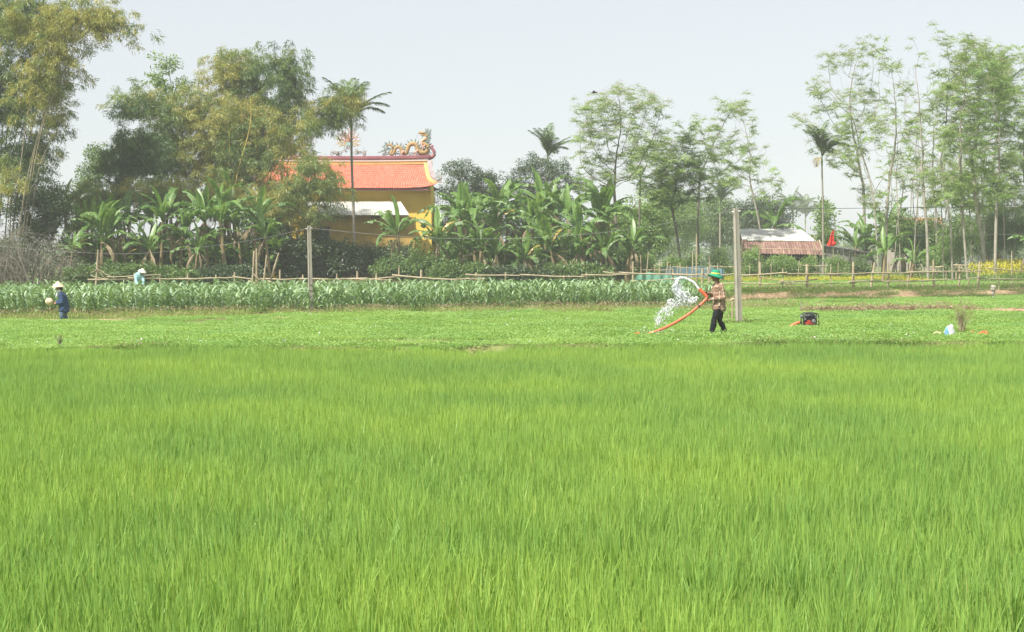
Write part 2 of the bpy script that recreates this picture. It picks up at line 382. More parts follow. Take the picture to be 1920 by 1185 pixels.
def groundmat():
    m, t = newmat('field_ground')
    g = nd(t, 'ShaderNodeNewGeometry'); sp = nd(t, 'ShaderNodeSeparateXYZ'); t.links.new(g.outputs['Position'], sp.inputs[0])
    n1 = noise(t, .35, 5, 'World'); n2 = noise(t, 3.0, 5, 'World', .65)
    soil = ramp(t, n2, [(.3, (.22, .15, .085)), (.55, (.34, .24, .145)), (.72, (.46, .34, .22))])
    green = ramp(t, n2, [(.3, (.055, .11, .02)), (.55, (.10, .19, .03)), (.75, (.16, .23, .05))])
    mud = ramp(t, n2, [(.3, (.035, .05, .015)), (.7, (.07, .09, .028))])
    mr = nd(t, 'ShaderNodeMapRange'); mr.inputs[1].default_value = .44; mr.inputs[2].default_value = .56; t.links.new(n1, mr.inputs[0])
    c = mixc(t, mr.outputs[0], green, mixc(t, .45, green, soil))
    # bare earth where the bank is steep
    sn = nd(t, 'ShaderNodeSeparateXYZ'); t.links.new(g.outputs['Normal'], sn.inputs[0])
    st = nd(t, 'ShaderNodeMapRange'); st.inputs[1].default_value = .985; st.inputs[2].default_value = .93; t.links.new(sn.outputs[2], st.inputs[0])
    hz = nd(t, 'ShaderNodeMath', operation='GREATER_THAN'); hz.inputs[1].default_value = .02; t.links.new(sp.outputs[2], hz.inputs[0])
    sm = nd(t, 'ShaderNodeMath', operation='MULTIPLY'); t.links.new(st.outputs[0], sm.inputs[0]); t.links.new(hz.outputs[0], sm.inputs[1])
    c = mixc(t, sm.outputs[0], c, soil)
    lo = nd(t, 'ShaderNodeMapRange'); lo.inputs[1].default_value = -.12; lo.inputs[2].default_value = -.3; t.links.new(sp.outputs[2], lo.inputs[0])
    c = mixc(t, lo.outputs[0], c, mud)
    p = nd(t, 'ShaderNodeBsdfPrincipled', i_Roughness=.95); p.inputs['Specular IOR Level'].default_value = .1; t.links.new(c, p.inputs['Base Color'])
    b = nd(t, 'ShaderNodeBump', i_Strength=.6, i_Distance=.05); t.links.new(noise(t, 9, 4, 'World'), b.inputs['Height']); t.links.new(b.outputs[0], p.inputs['Normal'])
    o = nd(t, 'ShaderNodeOutputMaterial'); t.links.new(p.outputs[0], o.inputs[0]); return m
M['ground'] = groundmat()
M['soil'] = solid('bare_soil', [(.3, (.30, .19, .11)), (.55, (.44, .29, .18)), (.72, (.55, .39, .26))], 2.2, .95, .6, 9, coord='Object')

# ------------------------------------------------------------------ scattering (geometry nodes, for what nobody could count)
def scatter(name, pts, protos, rot=None, scl=None, idx=None, r=None):
    r = r or rng; n = len(pts)
    coll = bpy.data.collections.new(name + '_sources')
    for k, me in enumerate(protos):
        o = bpy.data.objects.new('%s_source_%02d' % (name, k), me); coll.objects.link(o)
    me = bpy.data.meshes.new(name); me.vertices.add(n); me.vertices.foreach_set('co', np.asarray(pts, np.float32).ravel())
    rot = np.asarray(rot if rot is not None else np.stack([np.zeros(n), np.zeros(n), r.uniform(0, 2 * PI, n)], 1), np.float32)
    scl = np.asarray(scl if scl is not None else np.ones((n, 3)), np.float32)
    idx = np.asarray(idx if idx is not None else r.integers(0, len(protos), n), np.int32)
    a = me.attributes.new('rot', 'FLOAT_VECTOR', 'POINT'); a.data.foreach_set('vector', rot.ravel())
    a = me.attributes.new('scl', 'FLOAT_VECTOR', 'POINT'); a.data.foreach_set('vector', scl.ravel())
    a = me.attributes.new('pick', 'INT', 'POINT'); a.data.foreach_set('value', idx)
    o = link(name, me)
    ng = bpy.data.node_groups.new(name + '_scatter', 'GeometryNodeTree')
    ng.interface.new_socket('Geometry', in_out='INPUT', socket_type='NodeSocketGeometry')
    ng.interface.new_socket('Geometry', in_out='OUTPUT', socket_type='NodeSocketGeometry')
    N = ng.nodes; gi = N.new('NodeGroupInput'); go = N.new('NodeGroupOutput')
    ci = N.new('GeometryNodeCollectionInfo'); ci.inputs['Collection'].default_value = coll
    ci.inputs['Separate Children'].default_value = True; ci.inputs['Reset Children'].default_value = True
    ip = N.new('GeometryNodeInstanceOnPoints'); ip.inputs['Pick Instance'].default_value = True
    def attr(nm, ty):
        q = N.new('GeometryNodeInputNamedAttribute'); q.data_type = ty; q.inputs['Name'].default_value = nm
        return [s for s in q.outputs if s.enabled and s.name == 'Attribute'][0]
    L = ng.links
    L.new(gi.outputs[0], ip.inputs['Points']); L.new(ci.outputs[0], ip.inputs['Instance'])
    L.new(attr('pick', 'INT'), ip.inputs['Instance Index'])
    L.new(attr('rot', 'FLOAT_VECTOR'), ip.inputs['Rotation']); L.new(attr('scl', 'FLOAT_VECTOR'), ip.inputs['Scale'])
    L.new(ip.outputs[0], go.inputs[0])
    md = o.modifiers.new('scatter', 'NODES'); md.node_group = ng
    return tag(o, kind='stuff')

def jgrid(x0, x1, y0, y1, s, jit=.35):
    X, Y = np.meshgrid(np.arange(x0, x1, s), np.arange(y0, y1, s)); X = X.ravel(); Y = Y.ravel()
    return X + rng.uniform(-jit, jit, len(X)) * s, Y + rng.uniform(-jit, jit, len(Y)) * s
# ------------------------------------------------------------------ ground and haze
def build_ground():
    xs = np.unique(np.concatenate([np.arange(-44, 44.1, .55), np.array([-900, -500, -300, -200, -140, -100, -80, -65, -54, 54, 65, 80, 100, 140, 200, 300, 500, 900])]))
    ys = np.unique(np.round(np.concatenate([np.arange(2, 32, 2.0), np.arange(32, 41, .3), np.arange(41, 72, .6), np.arange(72, 96, .3), np.arange(96, 126, .8),
                                   np.array([-60, -30, -10, 130, 140, 155, 175, 200, 240, 300, 400, 600, 900, 1400, 2200])]), 3))
    X, Y = np.meshgrid(xs, ys); Z = gz(X, Y)
    nx = len(xs); i = np.arange(len(ys) - 1)[:, None] * nx; j = np.arange(nx - 1)[None, :]
    mb = MB(); mb.add(np.stack([X, Y, Z], -1).reshape(-1, 3), np.stack([i + j, i + j + 1, i + j + nx + 1, i + j + nx], -1).reshape(-1, 4))
    tag(mb.build('ground', M['ground'], None, True), kind='structure')
build_ground()

def build_haze():
    mb = MB(); box(mb, (0, 195, 11.5), (700, 470, 26)); m, t = newmat('haze_air')
    v = nd(t, 'ShaderNodeVolumePrincipled', i_Density=HAZE, i_Anisotropy=-.15); v.inputs['Color'].default_value = (.985, .995, 1, 1)
    o = nd(t, 'ShaderNodeOutputMaterial'); t.links.new(v.outputs[0], o.inputs['Volume'])
    tag(mb.build('haze', m), kind='stuff')
HAZE = 0.00062
build_haze()

# ------------------------------------------------------------------ rice, bean crop, weeds, grass
def blades(n, cx, cy, L, Wd, lean, r, az=None, bend=.25):
    """n upright tapering blades as 3-quad ribbons"""
    az = r.uniform(0, 2 * PI, n) if az is None else az
    ph = r.uniform(0, 2 * PI, n)
    out = np.stack([np.cos(az), np.sin(az), 0 * az], -1); side = np.stack([np.cos(ph), np.sin(ph), 0 * ph], -1)
    V = []
    for s, wf in ((0, .7), (.4, 1), (.75, .75), (1, .06)):
        c = np.stack([cx, cy, 0 * cx], -1) + out * (lean * s + bend * L * lean * 2 * s * s)[:, None] + np.array([0, 0, 1.0]) * (L * s * (1 - .12 * s * lean * 2))[:, None]
        V += [c - side * (Wd * wf / 2)[:, None], c + side * (Wd * wf / 2)[:, None]]
    V = np.stack(V, 1).reshape(-1, 3); b = np.arange(n)[:, None] * 8
    Fq = np.concatenate([b + np.array([0, 1, 3, 2]) + 2 * k for k in range(3)])
    return V, Fq

def rice_patch(seed):
    r = np.random.default_rng(seed); mb = MB()
    g = np.linspace(-.5, .5, 9)[:-1] + .06
    for hx in g:
        for hy in g:
            n = 23; x = hx + r.normal(0, .03) + r.normal(0, .020, n); y = hy + r.normal(0, .03) + r.normal(0, .020, n)
            h = r.uniform(.41, .56)
            V, Fq = blades(n, x, y, r.uniform(.68, 1.06, n) * h, r.uniform(.007, .013, n), np.abs(r.normal(.03, .065, n)), r, bend=.5)
            mb.add(V, Fq)
    return mb.mesh('rice_patch', M['rice'])
def build_rice():
    X, Y = jgrid(-19, 19, 4.2, 42, .93, .12)
    k = (np.abs(X) < 3.0 + .36 * Y) & (Y < paddy_edge(X) + .2 + .25 * vnoise(X, Y, 1.3, 8))
    X, Y = X[k], Y[k]
    s = 1 + .06 * vnoise(X, Y, 5, 4) + .09 * vnoise(X, Y, 1.3, 5)
    edge = np.clip((paddy_edge(X) - Y) / 2.0, 0, 1); s *= 1.08 - .08 * edge
    scatter('rice_crop', np.stack([X, Y, gz(X, Y)], -1), [rice_patch(100 + q) for q in range(9)],
            rot=np.stack([rng.normal(0, .02, len(X)), rng.normal(.03, .02, len(X)), rng.integers(0, 4, len(X)) * PI / 2 + rng.normal(0, .1, len(X))], -1),
            scl=np.stack([s * 0 + 1, s * 0 + 1, s], -1))
build_rice()

def bean_patch(seed, h=.095, n=820, mat='bean', flowers=0, size=(.032, .062)):
    r = np.random.default_rng(seed); mb = MB()
    p = np.stack([r.uniform(-.55, .55, n), r.uniform(-.55, .55, n), 0 * np.zeros(n)], -1)
    p[:, 2] = h * r.uniform(.15, 1, n) ** .7 * (1 + .45 * vnoise(p[:, 0], p[:, 1], .22, seed))
    d = np.stack([r.normal(0, 1, n), r.normal(0, 1, n), r.normal(.15, .35, n)], -1)
    V, Fq = leafquads(p, d, np.stack([r.normal(0, .35, n), r.normal(-.2, .35, n), np.ones(n)], -1), r.uniform(*size, n), r.uniform(*size, n) * .7, .15)
    mb.add(V, Fq)
    if flowers:
        q = np.stack([r.uniform(-.5, .5, flowers), r.uniform(-.5, .5, flowers), r.uniform(h * .9, h * 1.4, flowers)], -1)
        V, Fq = leafquads(q, r.normal(0, 1, (flowers, 3)), r.normal(0, 1, (flowers, 3)), .05, .05); mb.add(V, Fq, 1)
    return mb.mesh('bean_patch', [M[mat], M['whiteflower']])
SOIL = [(140, 603, 1.7, .5), (505, 599, .7, .42)]
def straw_line(X): return 60.5 + .10 * (X - 15)
def build_bean():
    X, Y = jgrid(-26, 37, 33, 92, .95, .15)
    vis = np.abs(X) < 2.5 + .35 * Y
    cf = np.where(X < 8.2, corn_front(X) - 2.0, bank_line(X) + .05)
    k = vis & (Y > paddy_edge(X) + .4) & (Y < cf)
    k &= ~((np.abs(Y - straw_line(X)) < .55) & (X > 11.2))
    k &= (vnoise(X, Y, 4.2, 21) + .35 * vnoise(X, Y, 1.1, 22) < .62 - .35 * (Y > cf - 2.5)) | (Y < paddy_edge(X) + 1.8)
    for px_, py_, rx, ry in SOIL:
        d_ = HC * F / (py_ - 490); k &= np.hypot((X - PX(px_, d_)) / (rx + .35), (Y - d_) / (ry + .3)) > 1
    X, Y = X[k], Y[k]; s = 1 + .3 * vnoise(X, Y, 2.4, 7)
    idx = rng.integers(0, 6, len(X)); fl = (rng.random(len(X)) < np.where(Y < paddy_edge(X) + 3.5, .22, .03)); idx = np.where(fl, rng.integers(6, 8, len(X)), idx)
    scatter('bean_crop', np.stack([X, Y, gz(X, Y)], -1), [bean_patch(200 + q) for q in range(6)] + [bean_patch(220 + q, flowers=3) for q in range(2)],
            scl=np.stack([s * 0 + 1.05, s * 0 + 1.05, s], -1), idx=idx)
    # the raised field behind the bank
    X, Y = jgrid(9.5, 44, 76, 128, 1.05, .15)
    k = (np.abs(X) < 3 + .35 * Y) & (Y > bank_line(X) + 3.0 + .4 * vnoise(X, Y, 2, 9))
    X, Y = X[k], Y[k]
    scatter('terrace_crop', np.stack([X, Y, gz(X, Y)], -1), [bean_patch(240 + q, .20, 520, size=(.05, .09)) for q in range(4)],
            scl=np.repeat((1 + .25 * vnoise(X, Y, 2.4, 7))[:, None], 3, 1))
build_bean()

def weed_patch(seed, mat='weed', h=.3, n=150, fl=14, fm='straw'):
    r = np.random.default_rng(seed); mb = MB()
    x = r.uniform(-.5, .5, n); y = r.uniform(-.5, .5, n)
    V, Fq = blades(n, x, y, r.uniform(.35, 1, n) * h, r.uniform(.006, .013, n), np.abs(r.normal(.05, .05, n)), r); mb.add(V, Fq)
    p = np.stack([r.uniform(-.5, .5, n), r.uniform(-.5, .5, n), r.uniform(.02, .55, n) * h], -1)
    V, Fq = leafquads(p, r.normal(0, 1, (n, 3)) + [0, 0, .4], r.normal(0, .5, (n, 3)) + [0, 0, 1], r.uniform(.05, .1, n), r.uniform(.02, .045, n)); mb.add(V, Fq)
    if fl:
        q = np.stack([r.uniform(-.5, .5, fl * 5), r.uniform(-.5, .5, fl * 5), r.uniform(.75, 1.15, fl * 5) * h], -1)
        V, Fq = leafquads(q, r.normal(0, 1, (fl * 5, 3)), r.normal(0, 1, (fl * 5, 3)), .045, .03); mb.add(V, Fq, 1)
    return mb.mesh('weed_patch', [M[mat], M[fm]])
def build_weeds():
    X, Y = jgrid(-27, 11.5, 48, 70, .62, .4)
    cf = corn_front(X); d = cf - Y + .5 * vnoise(X, Y, 1.7, 31)
    k = (np.abs(X) < 2.5 + .35 * Y) & (d > -.5) & (d < 1.55) & (vnoise(X, Y, 1.9, 33) < .45)
    X, Y, d = X[k], Y[k], d[k]; s = rng.uniform(.6, 1.15, len(X)) * np.where(d > 1.0, .55, 1)
    scatter('flowering_weeds', np.stack([X, Y, gz(X, Y)], -1), [weed_patch(300 + q) for q in range(4)], scl=np.stack([s * 0 + 1, s * 0 + 1, s], -1))
    # grass on the bank, round the fences and the margins
    X, Y = jgrid(-40, 42, 34, 106, .55, .45)
    bl = bank_line(X)
    ter = (X > 8.5) & (Y > bl - .6) & (Y < bl + 3.6) & (vnoise(X, Y, 2.1, 41) + .5 * vnoise(X, Y, .8, 42) > -.45 + .55 * sstep(-.1, .2, (Y - bl)) * (1 - sstep(.35, .6, (Y - bl))))
    lef = (X < 9.5) & (Y > 80.3) & (Y < 104) & (vnoise(X, Y, 2.7, 43) > -.55)
    pad = (np.abs(Y - paddy_edge(X) - .6) < .3) & (vnoise(X, Y, 2.0, 44) > .45)
    pole = np.zeros(len(X), bool)
    for px_, d_ in ((583, 58.7), (1386, 49.2), (1374, 51.5)): pole |= np.hypot(X - PX(px_, d_), Y - d_) < .55
    k = (np.abs(X) < 3 + .36 * Y) & (ter | lef | pad | pole)
    X, Y = X[k], Y[k]; s = rng.uniform(.5, 1.2, len(X)); s = np.where(Y < 60, s * .6, s)
    scatter('margin_grass', np.stack([X, Y, gz(X, Y)], -1), [weed_patch(320 + q, 'grass', .26, 170, 5) for q in range(4)], scl=np.stack([s * 0 + 1, s * 0 + 1, s], -1))
    # yellow flowers before the shed and at the right edge
    X, Y = jgrid(8, 44, 88, 124, .7, .4)
    bl = bank_line(X)
    a = (Y > 99.5) & (Y < 103) & (X > 10.5) & (X < 27) & (vnoise(X, Y, 2, 51) > -.5)
    b = (X > .302 * Y) & (X < .36 * Y) & (Y > bl + 9) & (Y < bl + 22)
    k = a | b; X, Y, b = X[k], Y[k], b[k]; s = np.where(b, rng.uniform(2.2, 4.2, len(X)), rng.uniform(1.0, 1.7, len(X)))
    scatter('yellow_flower_bed', np.stack([X, Y, gz(X, Y)], -1), [weed_patch(340 + q, 'lightleaf', .3, 120, 26, 'yellowflower') for q in range(3)], scl=np.stack([s * .5 + .6, s * .5 + .6, s], -1))
build_weeds()

def soil_patches():
    for n, (px_, py_, rx, ry) in enumerate(SOIL):
        d = HC * F / (py_ - 490); c = P(px_, py_, d); mb = MB(); a = np.linspace(0, 2 * PI, 28, endpoint=False)
        rr = 1 + .25 * np.sin(3 * a + n) + .18 * np.sin(7 * a + 2 * n)
        V = [[c.x, c.y, G(c.x, c.y) + .05]]
        for q, h in ((.5, .055), (.85, .04), (1.0, -.02)):
            xx = c.x + rx * rr * q * np.cos(a); yy = c.y + ry * rr * q * np.sin(a); V += list(np.stack([xx, yy, gz(xx, yy) + h + .02 * vnoise(xx, yy, .4, 3)], -1))
        mb.add(V, [[0, 1 + i, 1 + (i + 1) % 28] for i in range(28)])
        mb.add(V, [[1 + q * 28 + i, 29 + q * 28 + i, 29 + q * 28 + (i + 1) % 28, 1 + q * 28 + (i + 1) % 28] for q in range(2) for i in range(28)])
        tag(mb.build('bare_soil_path', M['soil'], None, True), kind='structure')
soil_patches()

# ------------------------------------------------------------------ corn
def ribbon(mb, base, az, L, Wd, rise, droop, r, mi=0, seg=6, fold=.25):
    s = np.linspace(0, 1, seg + 1); out = np.array([math.cos(az), math.sin(az), 0]); side = np.array([-math.sin(az), math.cos(az), 0])
    ang = rise - droop * s ** 1.3; st = L / seg
    x = np.concatenate([[0], np.cumsum(np.cos(ang[:-1]) * st)]); z = np.concatenate([[0], np.cumsum(np.sin(ang[:-1]) * st)])
    c = np.array(base) + out * x[:, None] + np.array([0, 0, 1]) * z[:, None]
    wv = Wd * np.sin(PI * np.clip(s * .9 + .1, 0, 1)) ** .6; tw = r.normal(0, .25) * s
    sd = side * np.cos(tw)[:, None] + np.array([0, 0, 1]) * np.sin(tw)[:, None]
    upv = np.array([0, 0, 1.0]) * (wv * fold)[:, None]
    V = np.stack([c - sd * (wv / 2)[:, None] + upv, c, c + sd * (wv / 2)[:, None] + upv], 1).reshape(-1, 3)
    Fq = [[k * 3 + q, k * 3 + q + 1, k * 3 + q + 4, k * 3 + q + 3] for k in range(seg) for q in (0, 1)]
    mb.add(V, Fq, mi)
def corn_mesh(seed):
    r = np.random.default_rng(seed); mb = MB(); h = r.uniform(.62, .75)
    tube(mb, [(0, 0, -.03), (r.normal(0, .01), r.normal(0, .01), h * .6), (r.normal(0, .02), r.normal(0, .02), h)], [.017, .013, .006], 5, 1)
    a0 = r.uniform(0, 2 * PI)
    for k in range(10):
        t = (k + .5) / 10; a = a0 + PI * (k % 2) + r.normal(0, .45)
        ribbon(mb, (0, 0, h * (.08 + .85 * t)), a, r.uniform(.42, .62) * (1 - .25 * abs(t - .55)), r.uniform(.055, .08), r.uniform(.9, 1.25) + .15 * t, r.uniform(1.3, 2.5), r)
    return mb.mesh('corn_plant', [M['corn'], M['corn_stalk']])
def build_corn():
    protos = [corn_mesh(400 + q) for q in range(9)]
    pts = []
    for row in range(26):
        for x in np.arange(-31, 9.2, .33):
            y0 = corn_front(x) + .25 + row * .72
            if y0 > 80: continue
            xx = x + rng.normal(0, .06); yy = y0 + rng.normal(0, .07)
            if rng.random() < .06 or abs(xx) > 2.5 + .35 * yy or xx > 8.7 + .35 * math.sin(row * 1.7): continue
            pts.append((row, xx, yy))
    pts.sort(key=lambda q: (q[0], q[1]))
    vis = [q for q in pts if abs(q[1]) < .3254 * q[2] + .2][:300]
    ids = set(id(q) for q in vis); rest = [q for q in pts if id(q) not in ids]
    for (row, x, y) in vis:
        o = link('corn_plant', protos[rng.integers(0, 9)]); s = rng.uniform(.97, 1.22)
        o.location = (x, y, G(x, y)); o.rotation_euler = (rng.normal(0, .05), rng.normal(0, .05), rng.uniform(0, 6.28)); o.scale = (s, s, s * rng.uniform(.94, 1.08))
        tag(o, 'young green corn plant at the near edge of the corn plot', 'corn plant', 'corn plants along the front of the plot')
    A = np.array([(q[1], q[2]) for q in rest]); s = rng.uniform(.97, 1.26, (len(A), 1))
    scatter('corn_crop', np.stack([A[:, 0], A[:, 1], gz(A[:, 0], A[:, 1])], -1), protos, scl=np.repeat(s, 3, 1))
build_corn()
# ------------------------------------------------------------------ temple
def build_temple():
    D0 = 115.0; cx = PX(645.7, D0); s = SP(D0)
    zpx = lambda y, d=D0: P(960, y, d).z
    T = empty('temple', (cx, D0, G(cx, D0)), 'yellow temple with red tiled roof and dragon on its ridge, behind the banana plants', 'temple')
    ox, oy, oz = cx, D0, G(cx, D0)
    L = lambda x, y, z: (x - ox, y - oy, z - oz)
    half = (808 - 645.7) / s
    # main hall walls
    zt = zpx(357); mb = MB(); box(mb, L(cx, D0 + 3.2, (oz + zt) / 2 - .2), (2 * half, 5.6, zt - oz + .4)); mb.build('wall', M['yellow_wall'], T)
    for sx in (-1, 1):                                             # corner pilasters
        mb = MB(); box(mb, L(cx + sx * (half - .18), D0 + .36, (oz + zt) / 2 - .2), (.42, .12, zt - oz + .3)); mb.build('pilaster', M['yellow_wall'], T)
    # roof surface: concave from ridge to eave, flaring at the corners
    zr = zpx(303); ze = zpx(353); yr = D0 + 3.2; ye = D0 - .5
    hw = lambda v: (793 - 645.7) / s + .55 * v + .42 * v ** 6
    def rp(u, v, lift=0.0):
        x = cx + u * hw(v); y = yr + (ye - yr) * v; z = zr + (ze - zr) * (1.18 * v - .18 * v * v) + .30 * v ** 5 * abs(u) ** 10 + lift
        return np.array(L(x, y, z))
    mb = MB(); nu, nv = 24, 10
    for sgn in (0, 1):
        V = []
        for i in range(nu + 1):
            for j in range(nv + 1):
                q = rp(-1 + 2 * i / nu, j / nv, -.05)
                if sgn: q = np.array([q[0], 2 * (yr - oy) - q[1], q[2]])
                V.append(q)
        mb.add(V, [[i * (nv + 1) + j, (i + 1) * (nv + 1) + j, (i + 1) * (nv + 1) + j + 1, i * (nv + 1) + j + 1] for i in range(nu) for j in range(nv)])
    mb.build('roof_deck', M['under'], T)
    # tiles: one curved plate each, lapping over the course below
    mb = MB(); rows, cols = 11, 70
    for j in range(rows):
        for i in range(cols):
            u0 = -1 + 2 * (i + (.5 if j % 2 else 0)) / cols; u1 = u0 + 1.9 / cols; um = (u0 + u1) / 2
            if u1 > 1.004: continue
            v0 = j / rows; v1 = min(1.01, (j + 1.22) / rows); jit = rng.normal(0, .008)
            a = [rp(u0, v0, .0), rp(um, v0, .03), rp(u1, v0, .0)]; b = [rp(u0, v1, .04 + jit), rp(um, v1, .085 + jit), rp(u1, v1, .04 + jit)]
            c = [q - np.array([0, 0, .05]) for q in b]
            mb.add(a + b + c, [[0, 3, 4, 1], [1, 4, 5, 2], [3, 6, 7, 4], [4, 7, 8, 5]])
    tag(mb.build('roof_tile', M['tile'], T), kind='stuff')
    # eave board, gable fascias
    mb = MB(); box(mb, L(cx, ye + .10, ze - .10), (2 * hw(1) - 1.2, .10, .13)); mb.build('eave_board', M['maroon'], T)
    mb = MB(); box(mb, L(cx, D0 + .1, ze - .19), (2 * half + .1, .9, .06)); mb.build('soffit', M['cream'], T)
    for sx in (-1, 1):
        for nm, mt, lift, off, wd, th in (('verge_band', 'cream', .12, .02, .26, .16), ('verge_wall', 'pink_plaster', .05, .30, .30, .34)):
            mb = MB(); pts = []
            vv = np.linspace(0.0, 1.0, 15)
            V = []
            for v in vv:
                q = rp(sx, v, 0); q = q + np.array([sx * off * (1 if nm == 'verge_wall' else 1), 0, lift])
                for dx, dz in ((-wd / 2, -th / 2), (wd / 2, -th / 2), (wd / 2, th / 2), (-wd / 2, th / 2)): V.append(q + np.array([dx, 0, dz + (.18 if nm == 'verge_wall' else 0)]))
            Fq = [[k * 4 + a, k * 4 + (a + 1) % 4, k * 4 + 4 + (a + 1) % 4, k * 4 + 4 + a] for k in range(14) for a in range(4)] + [[3, 2, 1, 0], [56, 57, 58, 59]]
            mb.add(V, Fq); mb.build(nm, M[mt], T)
    # gable end walls under the ridge
    mb = MB()
    for sx in (-1, 1):
        x0 = cx + sx * (half - .25); V = [L(x0, D0 + .4, ze - .1), L(x0, yr, zr + .25), L(x0, 2 * yr - D0 - .4, ze - .1)]
        V += [(a + .2 * sx, b, c) for a, b, c in V]; mb.add(V, [[0, 1, 2], [3, 5, 4]]); mb.add(V, [[0, 3, 4, 1], [1, 4, 5, 2]])
    mb.build('gable_wall', M['yellow_wall'], T)
    # ridge: yellow band, pale moulding, maroon coping rising to curled ends
    hr = (800 - 645.7) / s
    def ridge(nm, mt, y0, y1, th, inset, up):
        mb = MB(); xs = np.linspace(-1, 1, 41); V = []
        for t in xs:
            x = cx + t * (hr - inset); lift = up * abs(t) ** 3
            for yy, z in ((yr - th / 2, zpx(y1) + lift), (yr + th / 2, zpx(y1) + lift), (yr + th / 2, zpx(y0) + lift), (yr - th / 2, zpx(y0) + lift)): V.append(L(x, yy, z))
        mb.add(V, [[k * 4 + a, k * 4 + (a + 1) % 4, k * 4 + 4 + (a + 1) % 4, k * 4 + 4 + a] for k in range(40) for a in range(4)] + [[3, 2, 1, 0], [160, 161, 162, 163]])
        return mb.build(nm, M[mt], T)
    ridge('ridge_band', 'cream', 297.6, 304, .34, .15, .06); ridge('ridge_lip', 'hat_pale', 296.3, 297.8, .44, .06, .06)
    ridge('ridge_moulding', 'pink_plaster', 292.4, 296.5, .38, 0, .08); ridge('ridge_coping', 'maroon', 287.6, 292.6, .50, -.08, .10)
    for sx in (-1, 1):
        mb = MB(); c = bez([L(cx + sx * (x - 645.7) / s, yr, zpx(y)) for x, y in ((799, 289.5), (806, 289), (811, 283), (809, 276), (805.5, 271), (806.5, 267.5), (809, 269))], 22)
        tube(mb, c, np.linspace(.17, .07, 22), 8); mb.build('ridge_horn', M['maroon'], T, True)
    # corner scrollwork on the eave tips
    for sx in (-1, 1):
        mb = MB()
        for a in np.linspace(.2, 2.9, 9):
            q = rp(sx, 1, .25); e = [q + np.array([sx * .1, 0, 0]), q + np.array([sx * (.2 + .42 * math.cos(a) * .6), 0, .25 * math.sin(a) + .1]), q + np.array([sx * (.3 + .6 * math.cos(a)), 0, .68 * math.sin(a) + .05])]
            tube(mb, bez(e, 7), np.linspace(.045, .012, 7), 5)
        th = np.linspace(0, 9, 26); q = rp(sx, 1, .25); tube(mb, [q + np.array([sx * (.3 + .022 * t * math.cos(t)), 0, .25 + .022 * t * math.sin(t)]) for t in th], .035, 5)
        mb.build('corner_scroll', M['cloud_grey'], T, True)
    # ------ dragons on the ridge (crop pixels -> photo pixels -> metres)
    def dragon(sx):
        q = lambda x, y, dy=0.0: L(cx + sx * ((580 + x / 7.385) - 645.7) / s, yr + dy, zpx(210 + y / 7.385))
        body = bez([q(1060, 470, .1), q(1030, 440, .1), q(1050, 405), q(1105, 425), q(1110, 490), q(1080, 540), q(1125, 530), q(1155, 460), q(1200, 435), q(1235, 470), q(1250, 520), q(1300, 530),
                    q(1325, 470), q(1350, 415), q(1410, 392), q(1455, 425), q(1475, 490), q(1535, 522), q(1595, 500), q(1610, 440), q(1570, 400), q(1530, 378), q(1560, 345), q(1600, 310), q(1590, 262), q(1560, 240)], 110)
        tt = np.linspace(0, 1, 110); rad = np.interp(tt, [0, .12, .3, .55, .75, .86, .95, 1], [.06, .10, .135, .175, .21, .17, .135, .11])
        mb = MB(); tube(mb, body, rad, 9); D = mb.build('dragon', M['dragon_gold'], T, True)
        mb = MB()                                                  # fins along the back
        for k in range(6, 92, 2):
            t = body[min(k + 1, 109)] - body[k - 1]; nrm = np.array([-t[2], 0, t[0]]); nrm = nrm / (np.linalg.norm(nrm) + 1e-6)
            if (nrm[2] < 0) == (sx > 0) and abs(nrm[2]) > .1: nrm = -nrm
            if nrm[2] < 0: nrm = -nrm
            b = body[k] + nrm * rad[k] * .8; e = b + nrm * .24 - t / np.linalg.norm(t) * .09
            tube(mb, [b, (b + e) / 2 + nrm * .02, e], [.075, .055, .012], 4)
        tag(mb.build('fin', M['dragon_teal'], D), kind='stuff')
        # head: skull, open jaws, horns, whisker
        mb = MB(); tube(mb, [q(1605, 250), q(1575, 240), q(1535, 238), q(1500, 236), q(1478, 243)], [.10, .14, .105, .085, .035], 9)
        tube(mb, [q(1585, 265), q(1550, 272), q(1515, 268), q(1498, 258)], [.08, .065, .05, .02], 8)
        tube(mb, [q(1545, 228), q(1535, 218), q(1525, 222)], [.05, .05, .02], 6); tube(mb, [q(1495, 228), q(1487, 222), q(1480, 230)], [.03, .035, .01], 5)
        h = mb.build('head', M['dragon_gold'], D, True)
        mb = MB(); tube(mb, bez([q(1478, 238), q(1465, 260), q(1455, 330)], 8), np.linspace(.018, .008, 8), 5); tube(mb, [q(1550, 285), q(1525, 300), q(1530, 310)], [.05, .04, .01], 6); mb.build('whisker', M['dragon_teal'], D)
        mb = MB()                                                  # mane flames
        for (bx, by), (ex, ey) in zip([(1575, 235), (1590, 235), (1600, 245), (1610, 255), (1612, 270), (1612, 290), (1612, 310), (1605, 330), (1598, 350), (1585, 365)],
                                      [(1580, 172), (1615, 168), (1655, 185), (1662, 215), (1665, 250), (1665, 290), (1655, 315), (1650, 345), (1635, 375), (1610, 385)]):
            for dy in (-.07, .07):
                mx, my = (bx + ex) / 2 + 8, (by + ey) / 2 + 7
                tube(mb, bez([q(bx, by, dy), q(mx, my, dy * 1.5), q(ex + rng.normal(0, 5), ey + rng.normal(0, 5), dy * 2)], 6), np.linspace(.085, .018, 6), 5)
        mb.build('mane', M['dragon_teal'], D, True)
        mb = MB()                                                  # tail plumes
        for ex, ey in ((1000, 365), (955, 425), (945, 488), (895, 520), (1010, 400), (970, 545)):
            tube(mb, bez([q(1040, 450, .05), q((1040 + ex) / 2, (450 + ey) / 2 + 14), q(ex, ey)], 7), np.linspace(.10, .025, 7), 5)
